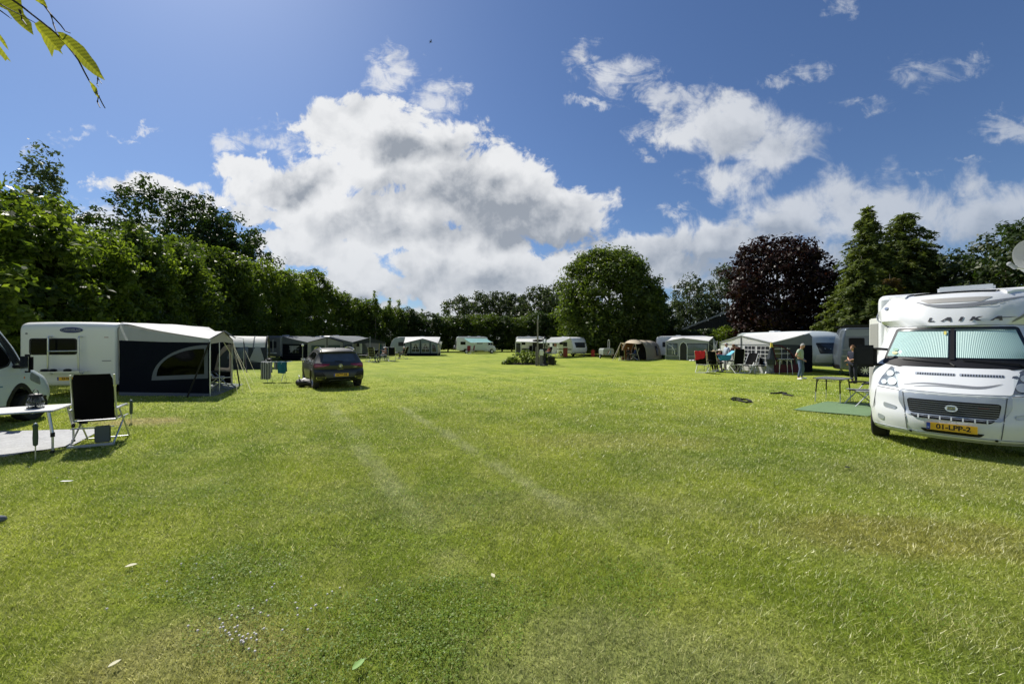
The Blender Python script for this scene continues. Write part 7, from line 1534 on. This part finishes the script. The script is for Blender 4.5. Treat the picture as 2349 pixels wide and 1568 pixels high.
person('woman in navy top and dark trousers standing behind the grey camping table, arms folded', vd(1958, 16.8), 100, STAND, CL('navy_top', (.015, .018, .04)), CL('navy_trousers', (.012, .014, .028)), BLACKP, HAIRB, None, .8, .955, short=False,
       elR=(.22, .02, 1.12), wrR=(.0, .24, 1.08), elL=(-.22, .02, 1.12), wrL=(.02, .26, 1.05), hea=(0, .04, 1.61), anR=(.11, -.10, .09), toR=(.12, .08, .03))
person('person in a pale blue shirt standing at the blue-basin table', vd(1667, 24.5), 95, STAND, CL('shirt_paleblue', (.42, .47, .56)), CL('trousers_light', (.30, .30, .30)), BLACKP, HAIRG, None, 1.2, 1.0, elR=(.22, .03, 1.12), wrR=(.18, .14, .86))
person('broad person in a rust-brown jumper bending over the blue-basin table', vd(1693, 23.9), 120, STAND, CL('jumper_brown', (.11, .03, .02)), CL('trousers_black', (.02, .02, .022)), BLACKP, HAIRB, None, 1.2, 1.06,
       wai=(0, .04, 1.08), che=(0, .17, 1.24), nec=(0, .30, 1.38), hea=(0, .42, 1.45), shR=(.2, .24, 1.33), shL=(-.2, .24, 1.33), elR=(.26, .34, 1.05), wrR=(.16, .46, .84), elL=(-.26, .34, 1.05), wrL=(-.16, .46, .84))
person('seated person in a straw hat and dark clothes at the blue-basin table', vd(1640, 23.3), -60, SIT, CL('top_black', (.02, .018, .02)), MATS['trousers_black'], WCUSH, HAIRG, mat('straw_hat', (.42, .34, .20), .85, var=.2), .7, 1.0, hatb=True)
camp_chair('black chair under the straw-hatted person', (vd(1640, 23.3)[0], 23.3), radians(-60), 12, group='camping chairs at the blue-basin table')
person('seated person in a pink-red top and wide white hat behind the blue-basin table', vd(1652, 25.0), 170, SIT, CL('top_pink', (.32, .08, .09)), MATS['trousers_light'], WCUSH, HAIRG, mat('hat_white', (.62, .60, .56), .8), .4, 1.02, hatb=True)
camp_chair('chair under the white-hatted person', vd(1652, 25.0), radians(170), 12, group='camping chairs at the blue-basin table')
person('seated person in a bright red top between the red-towel chair and the straw hat', vd(1622, 23.9), -150, SIT, CL('top_red', (.50, .03, .035)), MATS['trousers_black'], WCUSH, HAIRB, None, .6, 1.0)
camp_chair('chair under the person in the bright red top', vd(1622, 23.9), radians(-150), 12, group='camping chairs at the blue-basin table')
person('seated grey-haired person in blue in the beige tent entrance', (12.0, 37.9), 70, SIT, CL('top_blue', (.03, .06, .16)), MATS['navy_trousers'], WCUSH, HAIRG, None, 1.2)
person('person in black with a pale cap standing in the beige tent entrance, back to us', (11.25, 37.3), -10, STAND, CL('top_black2', (.012, .012, .014)), MATS['trousers_black'], BLACKP, HAIRG, WCUSH, 1.2, .72)
person('seated person in a red-brown top in front of the brown-door caravan', vd(1258, 45.5), 120, SIT, CL('top_redbrown', (.22, .06, .05)), MATS['jeans'], WCUSH, HAIRG, WCUSH, .7)
camp_chair('chair under the person in the red-brown top', vd(1258, 45.5), radians(120), 15)
person('white-capped person in the striped chair seen from behind', (-12.35, 34.4), -14, SIT, CL('top_dark', (.02, .02, .03)), MATS['jeans'], BLACKP, HAIRG, WCUSH, 1.2)
person('bare-armed person with tan shirt in the middle of the seated group', (-12.1, 36.7), 100, SIT, CL('top_tan', (.42, .24, .14)), MATS['jeans'], WCUSH, HAIRB, None, .5, elR=(.28, .08, .90), wrR=(.2, .30, 1.0))
person('person with white cap and teal shirt facing us in the seated group', (-12.4, 37.8), -160, SIT, CL('top_teal', (.05, .13, .15)), MATS['jeans'], WCUSH, HAIRG, WCUSH, .7)
person('rightmost seated person of the group, dark clothes and white cap, facing left', (-11.6, 41.2), 78, SIT, MATS['top_dark'], MATS['trousers_black'], WCUSH, HAIRG, WCUSH, .7)
person('seated person cut by the left edge, only a bare knee showing', (-8.72, 5.62), -60, SIT, CL('top_grey', (.2, .2, .2)), CL('shorts_khaki', (.25, .22, .16)), BLACKP, HAIRG, None, .6, 1.12, short=True, pel=(0, -.05, .55), knR=(.16, .44, .60), knL=(-.13, .46, .62), anR=(.14, .40, .10), anL=(-.13, .42, .10), toR=(.14, .58, .04), toL=(-.14, .60, .04))
# ================================================================ twig hanging into the top left corner
TW = thing('tree_branch', 'thin twig with backlit green leaves hanging in at the top left corner', 'branch', at(100, 60, .9))
LFM = leafmat('beech_leaf', (.14, .16, .028), (.21, .22, .04), .68, (1.8, 1.75, .7)); TWM = mat('twig_bark', (.05, .035, .035), .8)
zz = lambda x, y, d=0: at(x*.1672, y*.1672, .9+d)
def twig(pts_, r): b = MB(); b.tube([zz(x, y, .02*sin(i*1.7)) for i, (x, y) in enumerate(pts_)], [r*(1-.6*i/(len(pts_)-1)) for i in range(len(pts_))], 6); b.build('twig', TWM, TW, world=True)
twig([(-900, -500), (-300, -150), (0, -60), (150, -10), (300, 95), (450, 215), (600, 330), (760, 460), (900, 610), (1000, 730), (1080, 840), (1150, 980), (1220, 1110), (1300, 1230), (1350, 1320), (1400, 1420), (1440, 1490)], .0028)
twig([(-300, -150), (0, 60), (120, 130), (300, 220), (490, 325)], .0018); twig([(300, -300), (480, -60), (590, 60), (700, 210), (830, 350), (890, 430), (960, 460)], .0024); twig([(700, 215), (730, 330), (775, 455)], .0022); twig([(-200, 60), (0, 150), (150, 260)], .0022); twig([(270, 150), (300, 270), (360, 350)], .0028)
twig([(1330, 1040), (1360, 1110), (1395, 1155)], .0014); twig([(1340, 1080), (1330, 1160), (1350, 1195)], .0016); twig([(1350, 1320), (1335, 1400), (1370, 1480)], .0022)
LV = [[(780, 440), (860, 450), (960, 500), (1060, 575), (1150, 650), (1210, 730), (1260, 800), (1310, 860), (1350, 930), (1385, 1010), (1440, 1110), (1370, 1075), (1290, 1030), (1200, 960), (1130, 900), (1070, 810), (1010, 730), (900, 620), (830, 540)],
      [(470, 330), (540, 290), (620, 340), (700, 390), (760, 450), (800, 510), (850, 560), (900, 610), (860, 640), (830, 690), (865, 762), (800, 705), (740, 690), (715, 795), (680, 720), (650, 660), (600, 580), (560, 480), (510, 420)],
      [(-80, 60), (0, 0), (100, -80), (290, 0), (300, 90), (330, 200), (430, 320), (440, 400), (460, 490), (400, 450), (330, 400), (260, 340), (200, 280), (150, 220), (100, 150), (0, 100)],
      [(1225, 1115), (1280, 1160), (1330, 1220), (1345, 1290), (1352, 1350), (1320, 1320), (1285, 1270), (1250, 1200)], [(-60, 420), (0, 480), (60, 560), (90, 620), (120, 700), (60, 640), (0, 560), (-60, 500)], [(-60, 560), (0, 640), (80, 750), (155, 862), (100, 820), (72, 845), (30, 790), (0, 760), (-60, 700)], [(450, -90), (560, -60), (620, 30), (655, 118), (570, 70), (480, 10)]]
for i, pl in enumerate(LV):
    a0 = Vector(pl[0]); a1 = max((Vector(p) for p in pl), key=lambda p: (p-a0).length); ax_ = (a1-a0).normalized(); nx_ = Vector((-ax_.y, ax_.x))
    def lfn(x, y, o=0, a0=a0, ax_=ax_, nx_=nx_):
        r_ = Vector((x, y))-a0; s_ = r_.dot(ax_); w__ = r_.dot(nx_); vein = abs(((s_-abs(w__)*.7) % 62)/62-.5)
        return zz(x, y, .00012*abs(w__)+.0022*vein+.012*sin(s_*.004)+.02*(i % 3-1)+o)
    MB().fill(pl, lfn, g=14).build('leaf', LFM, TW, world=True, ang=70)
# bird
bd_ = thing('bird', 'tiny dark bird flying high above the cloud', 'bird', at(988, 97, 60), .6); b = MB(); b.sph((0, 0, 0), (.20, .07, .06), 12, 8); b.sph((.2, 0, .02), .045, 8, 6)
b.add([(.08, 0, .02), (-.06, 0, .02), (-.12, .38, -.08), (.04, .30, .03), (-.12, -.38, .10), (.04, -.30, .10), (-.30, .05, 0), (-.30, -.05, 0)], [(0, 1, 2, 3), (0, 5, 4, 1), (1, 6, 7)]); b.build('body', INK, bd_)
# ================================================================ grass blades
def poly_keep(x, y, poly):
    r = np.zeros(len(x), bool); j = len(poly)-1
    for i in range(len(poly)):
        xi, yi = poly[i]; xj, yj = poly[j]
        c = ((yi > y) != (yj > y)) & (x < (xj-xi)*(y-yi)/(yj-yi+1e-12)+xi); r ^= c; j = i
    return ~r
bl_ = grass([(1.7, 3.2, 11000, .030, .0042), (3.2, 6, 5200, .033, .006), (6, 10, 1700, .036, .010), (10, 22, 420, .038, .018)])
tri_ = bl_.reshape(-1, 3, 3); k_ = poly_keep(tri_[:, 0, 0], tri_[:, 0, 1], SHEET) & poly_keep(tri_[:, 0, 0], tri_[:, 0, 1], GM)
go = rawmesh('grass_blades', tri_[k_].reshape(-1, 3), 3, blade_mat()); tag(go, 'short mown grass blades of the near lawn', 'grass', kind='stuff')
